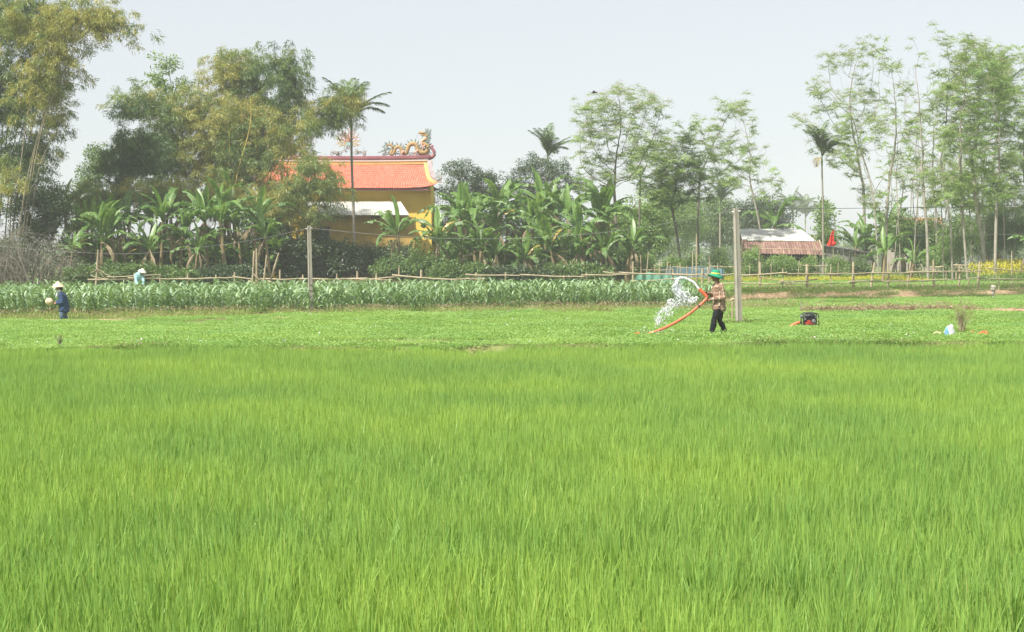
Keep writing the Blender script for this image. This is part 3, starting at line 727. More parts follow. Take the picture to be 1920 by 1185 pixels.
        mb.build('tail_plume', M['dragon_teal'], D, True)
        mb = MB()                                                  # belly of the neck and a raised foreleg
        tube(mb, bez([q(1525, 395, -.12), q(1518, 375, -.13), q(1548, 345, -.12), q(1585, 312, -.1)], 9), np.linspace(.10, .05, 9), 7)
        mb.build('neck_plate', M['dragon_pink'], D, True)
        for px_, py_, ex, ey in ((1560, 440, 1530, 405), (1545, 470, 1580, 415), (1470, 490, 1440, 540), (1275, 500, 1250, 550)):
            mb = MB(); tube(mb, bez([q(px_, py_, -.16), q((px_ + ex) / 2 - 15, (py_ + ey) / 2, -.22), q(ex, ey, -.2)], 7), np.linspace(.085, .045, 7), 6)
            for dx in (-14, 0, 14): tube(mb, [q(ex, ey, -.2), q(ex + dx, ey + (18 if ey > 480 else -14), -.23)], [.035, .008], 4)
            mb.build('leg', M['dragon_pink'], D, True)
        mb = MB()                                                  # cloud scrolls it rests on
        for px_ in range(990, 1640, 40):
            th = np.linspace(0, 7.5, 20); rr = np.linspace(.17, .02, 20)
            tube(mb, [np.array(q(px_, 548 - 10 * ((px_ // 40) % 3), rng.uniform(-.08, .08))) + np.array([a * math.cos(t), 0, a * math.sin(t)]) for t, a in zip(th, rr)], .04, 5)
        mb.build('cloud_base', M['cloud_grey'], D, True)
    dragon(1); dragon(-1)
    # ------ flaming disc at the middle of the ridge
    q = lambda x, y, dy=0.0: L(cx + ((580 + x / 7.385) - 645.7) / s, yr + dy, zpx(210 + y / 7.385))
    mb = MB(); c = np.array(q(485, 402)); th = np.linspace(0, 2 * PI, 24, endpoint=False)
    for yy in (-.1, .1): mb.add([c + np.array([.19 * math.cos(a), yy, .19 * math.sin(a)]) for a in th], [list(range(24)) if yy > 0 else list(range(24))[::-1]])
    V = [c + np.array([.19 * math.cos(a), yy, .19 * math.sin(a)]) for yy in (-.1, .1) for a in th]; mb.add(V, [[i, (i + 1) % 24, 24 + (i + 1) % 24, 24 + i] for i in range(24)])
    S = mb.build('flaming_disc', M['disc_teal'], T)
    mr, mg = MB(), MB()
    for k, a in enumerate(np.linspace(-.18, PI + .18, 19)):
        ln = .62 + .30 * math.sin(max(0, a)) + (.12 if k % 2 else 0); wv = .05 * (1 if k % 2 else -1)
        dirv = np.array([math.cos(a), 0, math.sin(a)]); sd = np.array([-math.sin(a), 0, math.cos(a)])
        cc = [c + dirv * .2, c + dirv * (.2 + ln * .4) + sd * wv, c + dirv * (.2 + ln * .75) - sd * wv, c + dirv * (.2 + ln) + sd * wv * .6]
        tube(mr if .45 < a < 2.7 else mg, bez(cc, 9), np.linspace(.065, .018, 9), 5)
    tube(mr, [c + np.array([0, 0, .2]), c + np.array([0, 0, .55]), c + np.array([0, 0, .85])], [.13, .09, .01], 6)
    mr.build('flame', M['flame_red'], S, True); mg.build('flame', M['flame_gold'], S, True)
    mb = MB()
    for k in range(34):
        x = rng.uniform(250, 725); hmax = 90 * math.exp(-((x - 487) / 120) ** 2) + 40; y = 550 - rng.uniform(0, hmax)
        th = np.linspace(0, 6.5, 16); rr = np.linspace(rng.uniform(.09, .17), .02, 16); b = np.array(q(x, y, rng.uniform(-.1, .1)))
        tube(mb, [b + np.array([a * math.cos(t + k), 0, a * math.sin(t + k)]) for t, a in zip(th, rr)], .035, 5)
    for x, y, ex, ey in ((290, 540, 265, 470), (270, 545, 248, 510), (680, 540, 700, 440), (690, 545, 720, 480)):
        tube(mb, bez([q(x, y), q((x + ex) / 2 + 8, (y + ey) / 2), q(ex, ey)], 6), np.linspace(.06, .012, 6), 5)
    mb.build('cloud_scroll', M['cloud_grey'], S, True)
    # ------ pale sheet canopy in front, with its rafters and lower wall
    dA, dB = D0 - .1, D0 - 2.6
    A0, A1 = P(560, 378, dA), P(751, 378, dA); B0, B1 = P(540, 403, dB), P(767, 403, dB)
    n = 11
    for k in range(n):
        mb = MB(); m = 12; V = []
        for i in range(m + 1):
            t = (k + i / m * 1.02) / n; z = .028 * math.cos(i * PI) + .006 * (k % 2)
            a = A0.lerp(A1, min(t, 1)); b = B0.lerp(B1, min(t, 1)); V += [L(a.x, a.y, a.z + z), L(b.x, b.y, b.z + z)]
        mb.add(V, [[2 * i, 2 * i + 1, 2 * i + 3, 2 * i + 2] for i in range(m)]); o = mb.build('canopy_sheet', M['sheet_white'], T)
        sol = o.modifiers.new('thickness', 'SOLIDIFY'); sol.thickness = .012
    mb = MB(); a, b = P(548, 404.5, dB + .12), P(764, 404.5, dB + .12); tube(mb, [L(*a), L(*b)], .05, 6); mb.build('canopy_beam', M['wood'], T)
    for xx in (600, 628, 703, 735):
        mb = MB(); a, b = P(xx, 401, dA - .1), P(xx, 404, dB + .05); tube(mb, [L(a.x, a.y, a.z - .3), L(b.x, b.y, b.z - .02)], .045, 5); mb.build('rafter', M['wood'], T)
    mb = MB(); zl = P(960, 404, dB + .8).z; x0, x1 = PX(570, dB + .8), PX(778, dB + .8); box(mb, L((x0 + x1) / 2, dB + 1.5, (oz + zl) / 2 - .25), (x1 - x0, 1.3, zl - oz + .3)); mb.build('lower_wall', M['shaded_stained_wall'], T)
    def patch(x0, y0, x1, y1, d, nm, mt, th=.06):
        a, b = P(x0, y0, d), P(x1, y1, d); mb = MB(); box(mb, L((a.x + b.x) / 2, d, (a.z + b.z) / 2), (abs(b.x - a.x), th, abs(a.z - b.z))); return mb.build(nm, M[mt], T)
    dW = dB + .85
    w_ = patch(598.5, 426, 617, 454, dW - .02, 'window', 'shutter', .08)
    for nm, x0, y0, x1, y1 in (('sill', 597, 453.6, 618.5, 455.4), ('lintel', 597, 424.4, 618.5, 426.2), ('jamb', 597, 426.3, 598.6, 453.5), ('jamb', 616.9, 426.3, 618.5, 453.5)):
        f = patch(x0, y0, x1, y1, dW - .05, nm, 'wood', .1); f.parent = w_
    patch(626, 404.5, 654, 408, dW - .03, 'vent', 'dark', .05); patch(696, 404.5, 712, 408.5, dW - .03, 'vent', 'dark', .05)
    patch(718, 424, 734, 432, dW - .03, 'vent', 'dark', .05)
    # red brick bits left on the canopy
    mb = MB()
    for k in range(5): box(mb, L(*(P(733 + 2.6 * k, 378, dA - .12) + Vector((0, 0, .06 + .05 * (k % 2))))), (.10, .09, .06), 0, Euler((0, .2 * k, k)).to_matrix())
    mb.build('loose_brick', M['under'], T)
def shaded_stained():
    m, t = newmat('shaded_stained_ochre')
    base = ramp(t, noise(t, 1.1, 5), [(.3, (.36, .235, .06)), (.5, (.48, .31, .075)), (.7, (.54, .36, .10))])  # darker ochre carries the canopy's shade in its colour; stains come on top
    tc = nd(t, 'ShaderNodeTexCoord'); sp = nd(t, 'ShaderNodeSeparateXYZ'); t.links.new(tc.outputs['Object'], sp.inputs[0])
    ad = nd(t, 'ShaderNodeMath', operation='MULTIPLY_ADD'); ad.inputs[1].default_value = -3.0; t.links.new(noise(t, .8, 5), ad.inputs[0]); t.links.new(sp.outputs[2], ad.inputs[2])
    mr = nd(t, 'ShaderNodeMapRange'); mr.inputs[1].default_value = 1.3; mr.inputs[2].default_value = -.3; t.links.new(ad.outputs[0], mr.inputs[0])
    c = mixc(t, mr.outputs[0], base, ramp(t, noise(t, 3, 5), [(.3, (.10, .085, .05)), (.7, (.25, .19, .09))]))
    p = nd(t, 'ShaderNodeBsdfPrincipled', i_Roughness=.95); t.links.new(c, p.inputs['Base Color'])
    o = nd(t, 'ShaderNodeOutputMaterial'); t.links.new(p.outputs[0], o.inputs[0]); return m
M['shaded_stained_wall'] = shaded_stained()
build_temple()

# ------------------------------------------------------------------ sheds on the right
def corr(mb, a0, a1, b0, b1, m=14, amp=.03):
    V = []
    for i in range(m + 1):
        t = i / m; a = a0.lerp(a1, t); b = b0.lerp(b1, t); z = amp * math.cos(i * PI); V += [(a.x, a.y, a.z + z), (b.x, b.y, b.z + z)]
    mb.add(V, [[2 * i, 2 * i + 1, 2 * i + 3, 2 * i + 2] for i in range(m)])
def build_shed():
    d0 = 119.0; dr = 121.5
    o_ = P(1460, 510, d0); T = empty('tin_shed', (o_.x, d0, G(o_.x, d0)), 'low shed with pale sheet roof over rusty lower sheets, behind the hedge', 'shed')
    off = Vector(T.location)
    q = lambda x, y, d: P(x, y, d) - off
    def sheets(nm, mt, n, A, B, amp=.03):
        for k in range(n):
            mb = MB(); t0, t1 = k / n, (k + 1.04) / n; dz = Vector((0, 0, .02 * (k % 2)))
            corr(mb, A[0].lerp(A[1], t0) + dz, A[0].lerp(A[1], t1) + dz, B[0].lerp(B[1], t0) + dz, B[0].lerp(B[1], t1) + dz, 12, amp)
            o = mb.build(nm, M[mt], T); s = o.modifiers.new('thickness', 'SOLIDIFY'); s.thickness = .015
    sheets('roof_sheet', 'sheet_white', 7, (q(1386, 429, dr), q(1501, 430, dr)), (q(1392, 450.5, d0 - .3), q(1529, 452, d0 - .3)))
    sheets('rusty_sheet', 'sheet_rust', 5, (q(1394, 452.5, d0 - .2), q(1537, 451.5, d0 - .2)), (q(1397, 475, d0 - 1.9), q(1545, 478, d0 - 1.9)))
    mb = MB(); tube(mb, [q(1392, 465.5, d0 - 1.25), q(1544, 468, d0 - 1.25)], .035, 5); mb.build('batten', M['stake'], T)
    mb = MB(); tube(mb, [q(1536, 450, d0 - .25), q(1546, 479, d0 - 1.95)], .05, 5); mb.build('verge_pole', M['stake'], T)
    def wall(x0, y0, x1, y1, d, nm, mt, th=.08):
        a, b = q(x0, y0, d), q(x1, y1, d); mb = MB(); box(mb, (a + b) / 2, (abs(b.x - a.x), th, abs(a.z - b.z))); return mb.build(nm, M[mt], T)
    wall(1398, 474, 1536, 516, d0 + .4, 'back_wall', 'dark'); wall(1392, 449, 1399, 516, d0 + .2, 'side_wall', 'sheet_rust', 1.0)
    wall(1400, 486, 1452, 516, d0 - 1.5, 'front_wall', 'sheet_grey'); wall(1519, 492, 1539, 516, d0 - 1.5, 'front_wall', 'sheet_grey')
    for x in (1397, 1420, 1484, 1528, 1543):
        mb = MB(); a = q(x, 477, d0 - 1.8); tube(mb, [a, (a.x + rng.normal(0, .05), a.y, -.1)], .06, 6); mb.build('post', M['stake'], T)
    mb = MB(); a = q(1528, 420, d0 - 2.1); tube(mb, [q(1526, 440, d0 - 2.1), (q(1533, 500, d0 - 2.1).x, a.y, -.1)], .035, 5); mb.build('prop_pole', M['stake'], T)
    # low lean-to beside it
    o_ = P(1590, 510, d0); T = empty('lean_to', (o_.x, d0, G(o_.x, d0)), 'low grey board lean-to with a sloping dark roof beside the rusty shed', 'shed')
    off2 = Vector(T.location); q2 = lambda x, y, d: P(x, y, d) - off2
    mb = MB(); A = q2(1540, 460, d0 - .6); B = q2(1637, 476, d0 - .6); C = q2(1540, 459, d0 + 2.4); E = q2(1637, 474, d0 + 2.4)
    corr(mb, A, B, C, E, 22, .035); o = mb.build('roof_sheet', M['sheet_grey'], T); s = o.modifiers.new('thickness', 'SOLIDIFY'); s.thickness = .05
    for k in range(9):
        t0, t1 = k / 9, (k + 1) / 9 - .01; top = lambda t: A.lerp(B, t) + Vector((0, .15, -.09 - .02 * (k % 2)))
        a, b = top(t0), top(t1); mb = MB(); V = [(a.x, a.y, a.z), (b.x, b.y, b.z), (b.x, b.y, b.z - .95 + .3 * t1), (a.x, a.y, a.z - .95 + .3 * t0)]; V += [(x, y + .03, z) for x, y, z in V]
        mb.add(V, [[3, 2, 1, 0], [4, 5, 6, 7], [0, 1, 5, 4], [1, 2, 6, 5], [2, 3, 7, 6], [3, 0, 4, 7]]); mb.build('wall_board', M['sheet_grey'], T)
    mb = MB(); tube(mb, [A + Vector((0, -.06, -.04)), A.lerp(B, .5) + Vector((0, -.06, -.03)), B + Vector((0, -.06, -.04))], .06, 6); mb.build('fascia', M['dark'], T)
    for k in range(4):
        a, b = q2(1573, 485 + 3.4 * k, d0 - .3), q2(1607 - 2 * k, 484.5 + 3.4 * k, d0 - .3); mb = MB(); box(mb, (a + b) / 2, (abs(b.x - a.x), .04, .12)); mb.build('slat', M['wood' if k % 2 else 'sheet_rust'], T)
    for x in (1542, 1573, 1608, 1634):
        mb = MB(); a = q2(x, 466, d0 - .4); tube(mb, [a, (a.x, a.y, -.1)], .05, 5); mb.build('post', M['stake'], T)
    # house far behind the tall trees
    d = 190; T = empty('far_house', (PX(1722, d), d, G(PX(1722, d), d)), 'distant house with orange roof glimpsed between the tall pale trunks', 'house')
    f = lambda x, y, dd=d: P(x, y, dd) - Vector(T.location)
    a, b = f(1680, 425), f(1765, 425); mb = MB(); box(mb, ((a.x + b.x) / 2, 2.5, a.z / 2), (b.x - a.x, 5, a.z)); mb.build('wall', M['far_wall'], T)
    mb = MB(); A, B = f(1674, 427, d - .5), f(1771, 427, d - .5); C, E = f(1680, 408, d + 2.5), f(1765, 408, d + 2.5)
    V = [A, B, E, C, A + Vector((0, 6, 0)), B + Vector((0, 6, 0))]; mb.add([tuple(v) for v in V], [[0, 1, 2, 3], [4, 3, 2, 5]]); mb.add([tuple(v) for v in V], [[0, 3, 4], [1, 5, 2]]); mb.build('roof', M['far_roof'], T)
    for x in (1695, 1722, 1750): a = f(x, 436, d - .02); mb = MB(); box(mb, a, (1.0, .1, 1.2)); mb.build('window', M['shutter'], T)
build_shed()
# ------------------------------------------------------------------ foliage prototypes
def proto(parts):
    V = []; Fq = []; Mi = []; n = 0
    for v, f, m in parts: V.append(v); Fq.append(f + n); Mi.append(np.full(len(f), m)); n += len(v)
    return np.concatenate(V), np.concatenate(Fq), np.concatenate(Mi)
def p_bamboo(seed, n=58, L=(.18, .36), W=(.026, .046), R=.62):
    r = np.random.default_rng(seed); a = r.uniform(0, 2 * PI, n); t = r.random(n) ** .7 * R
    th = r.normal(0, .5, n)
    p = np.stack([t * np.cos(th), t * np.sin(th) * .55 + r.normal(0, .10, n), .18 * np.sin(t / R * 2.2) - .55 * (t / R) ** 2 * R + r.normal(0, .09, n)], -1)
    d = np.stack([.55 + r.normal(0, .5, n), r.normal(0, .55, n), -.55 + r.normal(0, .45, n)], -1)
    V, Fq = leafquads(p, d, r.normal(0, .5, (n, 3)) + [0, 0, 1], r.uniform(*L, n), r.uniform(*W, n), .18); return proto([(V, Fq, 0)])
def p_broad(seed, n=52, L=(.11, .20), R=.42, m=0, asp=.5):
    r = np.random.default_rng(seed); q = norm(r.normal(0, 1, (n, 3))) * (r.random((n, 1)) ** .45) * R * np.array([1, 1, .7])
    V, Fq = leafquads(q, norm(q) + r.normal(0, .6, (n, 3)) - [0, 0, .15], r.normal(0, .6, (n, 3)) + [0, 0, 1], r.uniform(*L, n), r.uniform(*L, n) * asp, .1); return proto([(V, Fq, m)])
def p_melia(seed, nl=12, pairs=6, blossom=False):
    """tuft of feathered leaves spreading from a twig end, a flower spray in the middle on some"""
    r = np.random.default_rng(seed); P_ = []; D_ = []; N_ = []; L_ = []
    for k in range(nl):
        a = 2 * PI * k / nl + r.normal(0, .3); ln = r.uniform(.38, .58); up = r.uniform(-.05, .75)
        h = np.array([math.cos(a), math.sin(a), 0]); sd = np.array([-h[1], h[0], 0])
        for j in range(pairs):
            t = (j + 1) / pairs; p = h * ln * t + np.array([0, 0, up * ln * t - .42 * ln * t * t])
            for s in (-1, 1):
                P_.append(p + r.normal(0, .015, 3)); D_.append(h * .55 + sd * s * (1 - .4 * t) + np.array([0, 0, r.normal(-.15, .2)])); N_.append(np.array([0, 0, 1]) + r.normal(0, .3, 3)); L_.append(r.uniform(.10, .17) * (1.1 - .45 * t))
    V, Fq = leafquads(P_, D_, np.array(N_), np.array(L_), np.array(L_) * .48, .15); parts = [(V, Fq, 0)]
    if blossom:
        n = 46; q = r.normal(0, 1, (n, 3)) * [.16, .16, .12] + [0, 0, .16]
        V, Fq = leafquads(q, r.normal(0, 1, (n, 3)), r.normal(0, 1, (n, 3)) + [0, 0, .6], r.uniform(.05, .085, n), .05); parts.append((V, Fq, 1))
    return proto(parts)
PB = [p_bamboo(s) for s in range(6)]
PBR = [p_broad(20 + s) for s in range(5)]
PBL = [p_broad(30 + s, 36, (.2, .34), .5, 0, .38) for s in range(4)]
PM = [p_melia(40 + s) for s in range(5)]
PMF = [p_melia(50 + s, 9, 5, True) for s in range(4)]

def put(mb, protos, T, R, idx=None, mi_map=None):
    idx = rng.integers(0, len(protos), len(T)) if idx is None else idx
    for V, Fq, Mi in stamp(protos, idx, R, T):
        k = len(V) // len(protos[0][0]) if False else len(Fq) // len(Mi)
        ms = np.tile(Mi, k)
        s0 = mb.n; mb.v.append(V); mb.f.append(Fq + s0); mb.m.append(ms if mi_map is None else np.array(mi_map)[ms]); mb.n += len(V)

def blob_points(blobs, d, n, clump=7, shell=.55, spread=.55):
    """points in ellipsoids given in photo pixels, gathered in clumps, more of them near the skin"""
    A = np.array([b[2] * b[3] for b in blobs], float); A /= A.sum(); out = []
    for b, a in zip(blobs, A):
        dd = d + (b[4] if len(b) > 4 else 0); s = SP(dd); c = np.array(P(b[0], b[1], dd)); rx, rz = b[2] / s, b[3] / s; ry = min(rx, rz) * .9 + .3
        m = max(1, int(n * a / clump)); q = norm(rng.normal(0, 1, (m, 3))) * (shell + (1 - shell) * rng.random((m, 1))) ** 1
        q *= np.where(rng.random((m, 1)) < .25, rng.random((m, 1)), 1)
        q = c + q * np.array([rx, ry, rz]); g = np.repeat(q, clump, 0) + rng.normal(0, spread, (m * clump, 3)) * np.array([1, 1, .7]); out.append(g)
    return np.concatenate(out)

# ------------------------------------------------------------------ branching trees grown towards points in the crown
def grow(base, trunk, attr, step=.36, kill=.75, infl=6.0, maxit=90, up=.10):
    nodes = [np.array(base, float)]; par = [-1]
    for q in trunk:
        q = np.array(q, float); k = max(1, int(np.linalg.norm(q - nodes[-1]) / step)); a = nodes[-1].copy()
        for i in range(1, k + 1): nodes.append(a + (q - a) * i / k); par.append(len(nodes) - 2)
    attr = np.array(attr); near = np.full(len(attr), -1); dist = np.full(len(attr), 1e9); checked = max(0, len(nodes) - 4); alive = np.ones(len(attr), bool)
    kid = {}
    for it in range(maxit):
        N = np.array(nodes[checked:])
        if len(N) == 0: break
        D = np.linalg.norm(attr[:, None, :] - N[None], axis=2); k = D.argmin(1); dm = D[np.arange(len(attr)), k]
        b = dm < dist; near[b] = k[b] + checked; dist[b] = dm[b]; checked = len(nodes)
        alive &= dist > kill
        act = alive & (dist < infl if it > 6 else dist < 99)
        if not act.any(): break
        NA = np.array(nodes); dirs = {}
        v = norm(attr[act] - NA[near[act]])
        for ni, vv in zip(near[act], v): dirs[ni] = dirs.get(ni, 0) + vv
        for ni, vv in dirs.items():
            pd = nodes[ni] - nodes[par[ni]] if par[ni] >= 0 else np.array([0, 0, 1.0])
            vv = vv / (np.linalg.norm(vv) + 1e-6) + .35 * pd / (np.linalg.norm(pd) + 1e-6) + np.array([0, 0, up]) + rng.normal(0, .12, 3)
            cand = nodes[ni] + vv / np.linalg.norm(vv) * step
            kids = kid.setdefault(ni, [])
            if len(kids) >= 3 or any(np.linalg.norm(cand - q) < .45 * step for q in kids): continue
            kids.append(cand); nodes.append(cand); par.append(ni)
        if len(nodes) > 3500: break
    return np.array(nodes), np.array(par)

def skeleton(nodes, par, r0, r_tip=.011, p=2.25):
    n = len(nodes); ch = [[] for _ in range(n)]
    for i in range(1, n): ch[par[i]].append(i)
    rad = np.zeros(n)
    for i in range(n - 1, -1, -1):
        rad[i] = r_tip if not ch[i] else sum(rad[c] ** p for c in ch[i]) ** (1 / p)
    rad *= 1 + (r0 / rad[0] - 1) * np.clip((rad - r_tip) / (rad[0] - r_tip + 1e-9), 0, 1)
    return ch, rad

def limbs(mb, nodes, par, ch, rad):
    starts = [(0, None)]; n = len(nodes)
    while starts:
        i, pr = starts.pop(); line = [i] if pr is None else [pr, i]
        while ch[i]:
            c = sorted(ch[i], key=lambda q: -rad[q])
            for o in c[1:]: starts.append((o, i))
            i = c[0]; line.append(i)
        R = rad[line].copy()
        if pr is not None: R[0] = min(R[0], R[1] * 1.3)
        tube(mb, nodes[line], R, 7 if R.max() > .08 else (5 if R.max() > .03 else 3), 0, False)

TREES = []
def tree(name, label, cat, base_px, d, trunk_px, blobs, n_attr=150, r0=.17, leaf='paleleaf', protos=None, fprotos=None, fshare=0.0, ftop=None, bark='bark', density=1.0, scale=(.62, 1.02), group=None,
         extra=0, tilt=.55, kill=.48, shell=.3, branch_leaf=.25, thr=.035):
    b = P(base_px, 500, d); bz = G(b.x, d); T = empty(name, (b.x, d, bz), label, cat, group); off = np.array([b.x, d, bz])
    tp = [np.array(P(x, y, d + (rng.normal(0, .15)))) for x, y in trunk_px]
    at = []
    A = np.array([q[2] * q[3] for q in blobs], float); A /= A.sum()
    for q, a in zip(blobs, A):
        dd = d + (q[4] if len(q) > 4 else 0); s = SP(dd); c = np.array(P(q[0], q[1], dd)); rx, rz = q[2] / s, q[3] / s; ry = min(max(rx, 1.0), 2.6)
        m = max(6, int(n_attr * a * 3.0)); v = norm(rng.normal(0, 1, (m, 3))) * (shell + (1 - shell) * rng.random((m, 1))) ** .6; at.append(c + v * [rx, ry, rz])
    at = np.concatenate(at)
    nodes, par = grow((b.x, d, bz - .15), tp, at, kill=kill); ch, rad = skeleton(nodes, par, r0 * .66, .009)
    mb = MB(); limbs(mb, nodes - off, par, ch, rad); mb.build('trunk', M[bark], T, True)
    tip = np.array([i for i in range(len(nodes)) if not ch[i]]); thin = np.array([i for i in range(len(nodes)) if ch[i] and rad[i] < thr])
    k = tip if density >= 1 else tip[rng.random(len(tip)) < density]
    if len(thin): k = np.concatenate([k, thin[rng.random(len(thin)) < branch_leaf * density]])
    Pn = nodes[k]; extra = int(extra * 1.15)
    if extra: Pn = np.concatenate([Pn, Pn[rng.integers(0, len(Pn), extra)] + rng.normal(0, .42, (extra, 3))])
    mb = MB(); fl = np.zeros(len(Pn), bool)
    if fprotos:
        zz = Pn[:, 2]; hi = (zz - zz.min()) / (np.ptp(zz) + 1e-6); fl = rng.random(len(Pn)) < fshare * (.4 + 1.1 * hi)
        if fl.any(): put(mb, fprotos, Pn[fl] - off, rand_rot(fl.sum(), .25, scale))
    put(mb, protos or PM, Pn[~fl] - off, rand_rot((~fl).sum(), tilt, scale))
    mb.build('crown', [M[leaf], M['blossom']], T)
    TREES.append(T); return T

# ------------------------------------------------------------------ bamboo
def culm_pts(px, d, n=26):
    d2 = d + rng.normal(0, .8); q = [np.array(P(x, y, d2 + .4 * i)) for i, (x, y) in enumerate(px)]
    q[0][2] = G(q[0][0], q[0][1]) - .1; return bez(q, n)
def bamboo(label, d, culms, blobs, n, mats=('bamboo', 'bamboo_gold'), gold=.3, culm='culm', r=.05, group=None, along=9, sc=(.8, 1.35), shell=.5, spread=.55, base=None):
    c0 = base if base is not None else culms[0][0][0]
    b = P(c0, 500, d); bz = G(b.x, d); T = empty('bamboo_clump', (b.x, d, bz), label, 'bamboo', group); off = np.array([b.x, d, bz]); pts = []
    for c in culms:
        q = culm_pts(c, d); mb = MB(); tube(mb, q - off, np.linspace(r, r * .13, len(q)) * rng.uniform(.85, 1.1), 6, 0, False)
        for i in range(3, len(q) - 2):                              # node rings and side twigs
            if i % 2: continue
            a = rng.uniform(0, 6.28); e = q[i] + np.array([math.cos(a), math.sin(a) * .6, .5]) * rng.uniform(.4, 1.1)
            tube(mb, [q[i] - off, (q[i] + e) / 2 + [0, 0, .06] - off, e - off], [.014, .01, .005], 3, 0, False)
        mb.build('culm', M[culm], T, True)
        t = rng.uniform(.45, 1, along); k = (t * (len(q) - 1)).astype(int); pts.append(q[k] + rng.normal(0, .35, (along, 3)))
    if blobs: pts.append(blob_points(blobs, d, n, 7, shell, spread))
    pts = np.concatenate(pts); R = rand_rot(len(pts), .3, sc)
    mb = MB(); g = (vnoise(pts[:, 0] * 1.0, pts[:, 2], 1.7, int(d)) * .6 + rng.random(len(pts)) - .15) < gold
    for sel, mi in ((g, 1), (~g, 0)):
        if sel.any(): put(mb, PB, pts[sel] - off, R[sel], mi_map=[mi])
    mb.build('foliage', [M[mats[0]], M[mats[1]]], T); return T

def bush(name, label, cat, x, d, blobs, n, leaf, protos=None, group=None, sc=(.7, 1.2), clump=6, shell=.45, spread=.3, stems=5, bark='twig'):
    b = P(x, 500, d); bz = G(b.x, d); T = empty(name, (b.x, d, bz), label, cat, group); off = np.array([b.x, d, bz])
    pts = blob_points(blobs, d, n, clump, shell, spread); pts[:, 2] = np.maximum(pts[:, 2], gz(pts[:, 0], pts[:, 1]) + .1)
    mb = MB(); put(mb, protos or PBR, pts - off, rand_rot(len(pts), .6, sc)); 
    mb2 = MB()
    for k in range(stems):
        e = pts[rng.integers(0, len(pts))]; a = np.array([b.x + (e[0] - b.x) * .35 + rng.normal(0, .1), d + rng.normal(0, .15), 0]); a[2] = G(a[0], a[1]) - .05
        tube(mb2, bez([a - off, (a * .5 + e * .5) + [0, 0, .15] - off, e - off], 7), np.linspace(.035, .008, 7), 4, 0, False)
    mb2.build('stem', M[bark], T, True); mb.build('foliage', M[leaf], T); return T
# ------------------------------------------------------------------ bamboo and trees on the left
bamboo('giant dark green bamboo clump filling the left edge', 96,
       [[(8, 470), (40, 330), (80, 170), (120, 90)], [(-20, 470), (0, 300), (20, 120), (60, -30)], [(-10, 470), (10, 280), (35, 120), (90, 10)], [(14, 470), (25, 330), (52, 200), (75, 90)],
        [(-40, 470), (-30, 250), (-10, 60), (30, -60)], [(0, 470), (30, 250), (75, 90), (110, 20)], [(-45, 460), (-50, 300), (-60, 100), (-20, -40)]],
       [(20, 60, 80, 85), (10, 190, 80, 90), (60, 180, 52, 66), (25, 310, 62, 70), (-40, 150, 60, 150), (-50, 330, 60, 110), (95, 235, 30, 40), (66, 300, 40, 50), (70, 30, 60, 50)],
       1350, mats=('bamboo_dark', 'bamboo'), gold=.45, culm='culm_grey', along=16, shell=.4)
bamboo('golden leaning bamboo arching right over open sky at the upper left', 93,
       [[(20, 470), (52, 330), (96, 190), (160, 70), (262, 62)], [(30, 460), (62, 300), (104, 160), (150, 100)], [(45, 470), (70, 330), (110, 240), (125, 200)], [(36, 465), (70, 280), (118, 150), (200, 50)], [(10, 470), (40, 300), (60, 180), (110, 60)]],
       [(110, 40, 60, 44), (165, 30, 58, 36), (100, 90, 44, 44), (120, 130, 36, 30), (70, 140, 36, 40), (30, 40, 40, 40), (20, 350, 36, 40), (85, 190, 24, 30), (200, 42, 44, 26), (232, 50, 30, 20), (250, 62, 16, 12)],
       560, mats=('bamboo', 'bamboo_gold'), gold=.62, culm='culm_grey', along=12, shell=.5)
bush('shrub_tree', 'dark dense shrub tree beside the dry thicket at the left edge', 'tree', 78, 94, [(80, 365, 36, 46), (62, 400, 45, 40), (95, 400, 26, 36), (70, 440, 45, 40)], 330, 'darkleaf', PBR, spread=.35)

def thicket():
    d = 91; b = P(40, 500, d); T = empty('dry_thicket', (b.x, d, G(b.x, d)), 'tangled thicket of dry brown branches at the lower left edge', 'thicket'); off = np.array(T.location)
    mb = MB()
    for k in range(330):
        x = rng.uniform(-60, 112); base = np.array(P(x, 520, d + rng.normal(0, 1.2))); base[2] = G(base[0], base[1])
        hh = (3.9 if x < 60 else 3.9 - (x - 60) * .05) * rng.uniform(.35, 1); a = rng.normal(0, 1.0)
        e = base + np.array([math.sin(a) * 2.2, rng.normal(0, .8), hh]); m = (base + e) / 2 + np.array([rng.normal(0, .5), 0, .55 + rng.random() * .5]); e2 = e + np.array([rng.normal(0, 1.1), 0, -rng.uniform(.1, 1.4)])
        tube(mb, bez([base - off, m - off, e - off, e2 - off], 8), np.linspace(.019, .005, 8), 3, 0, False)
    mb.build('branch_tangle', M['twig'], T)
    pts = blob_points([(20, 470, 80, 48), (60, 500, 70, 26)], d + .6, 110, 5, .5, .5); mb = MB(); put(mb, PBR, pts - off, rand_rot(len(pts), .6, (.5, .9))); mb.build('foliage', M['darkleaf'], T)
thicket()

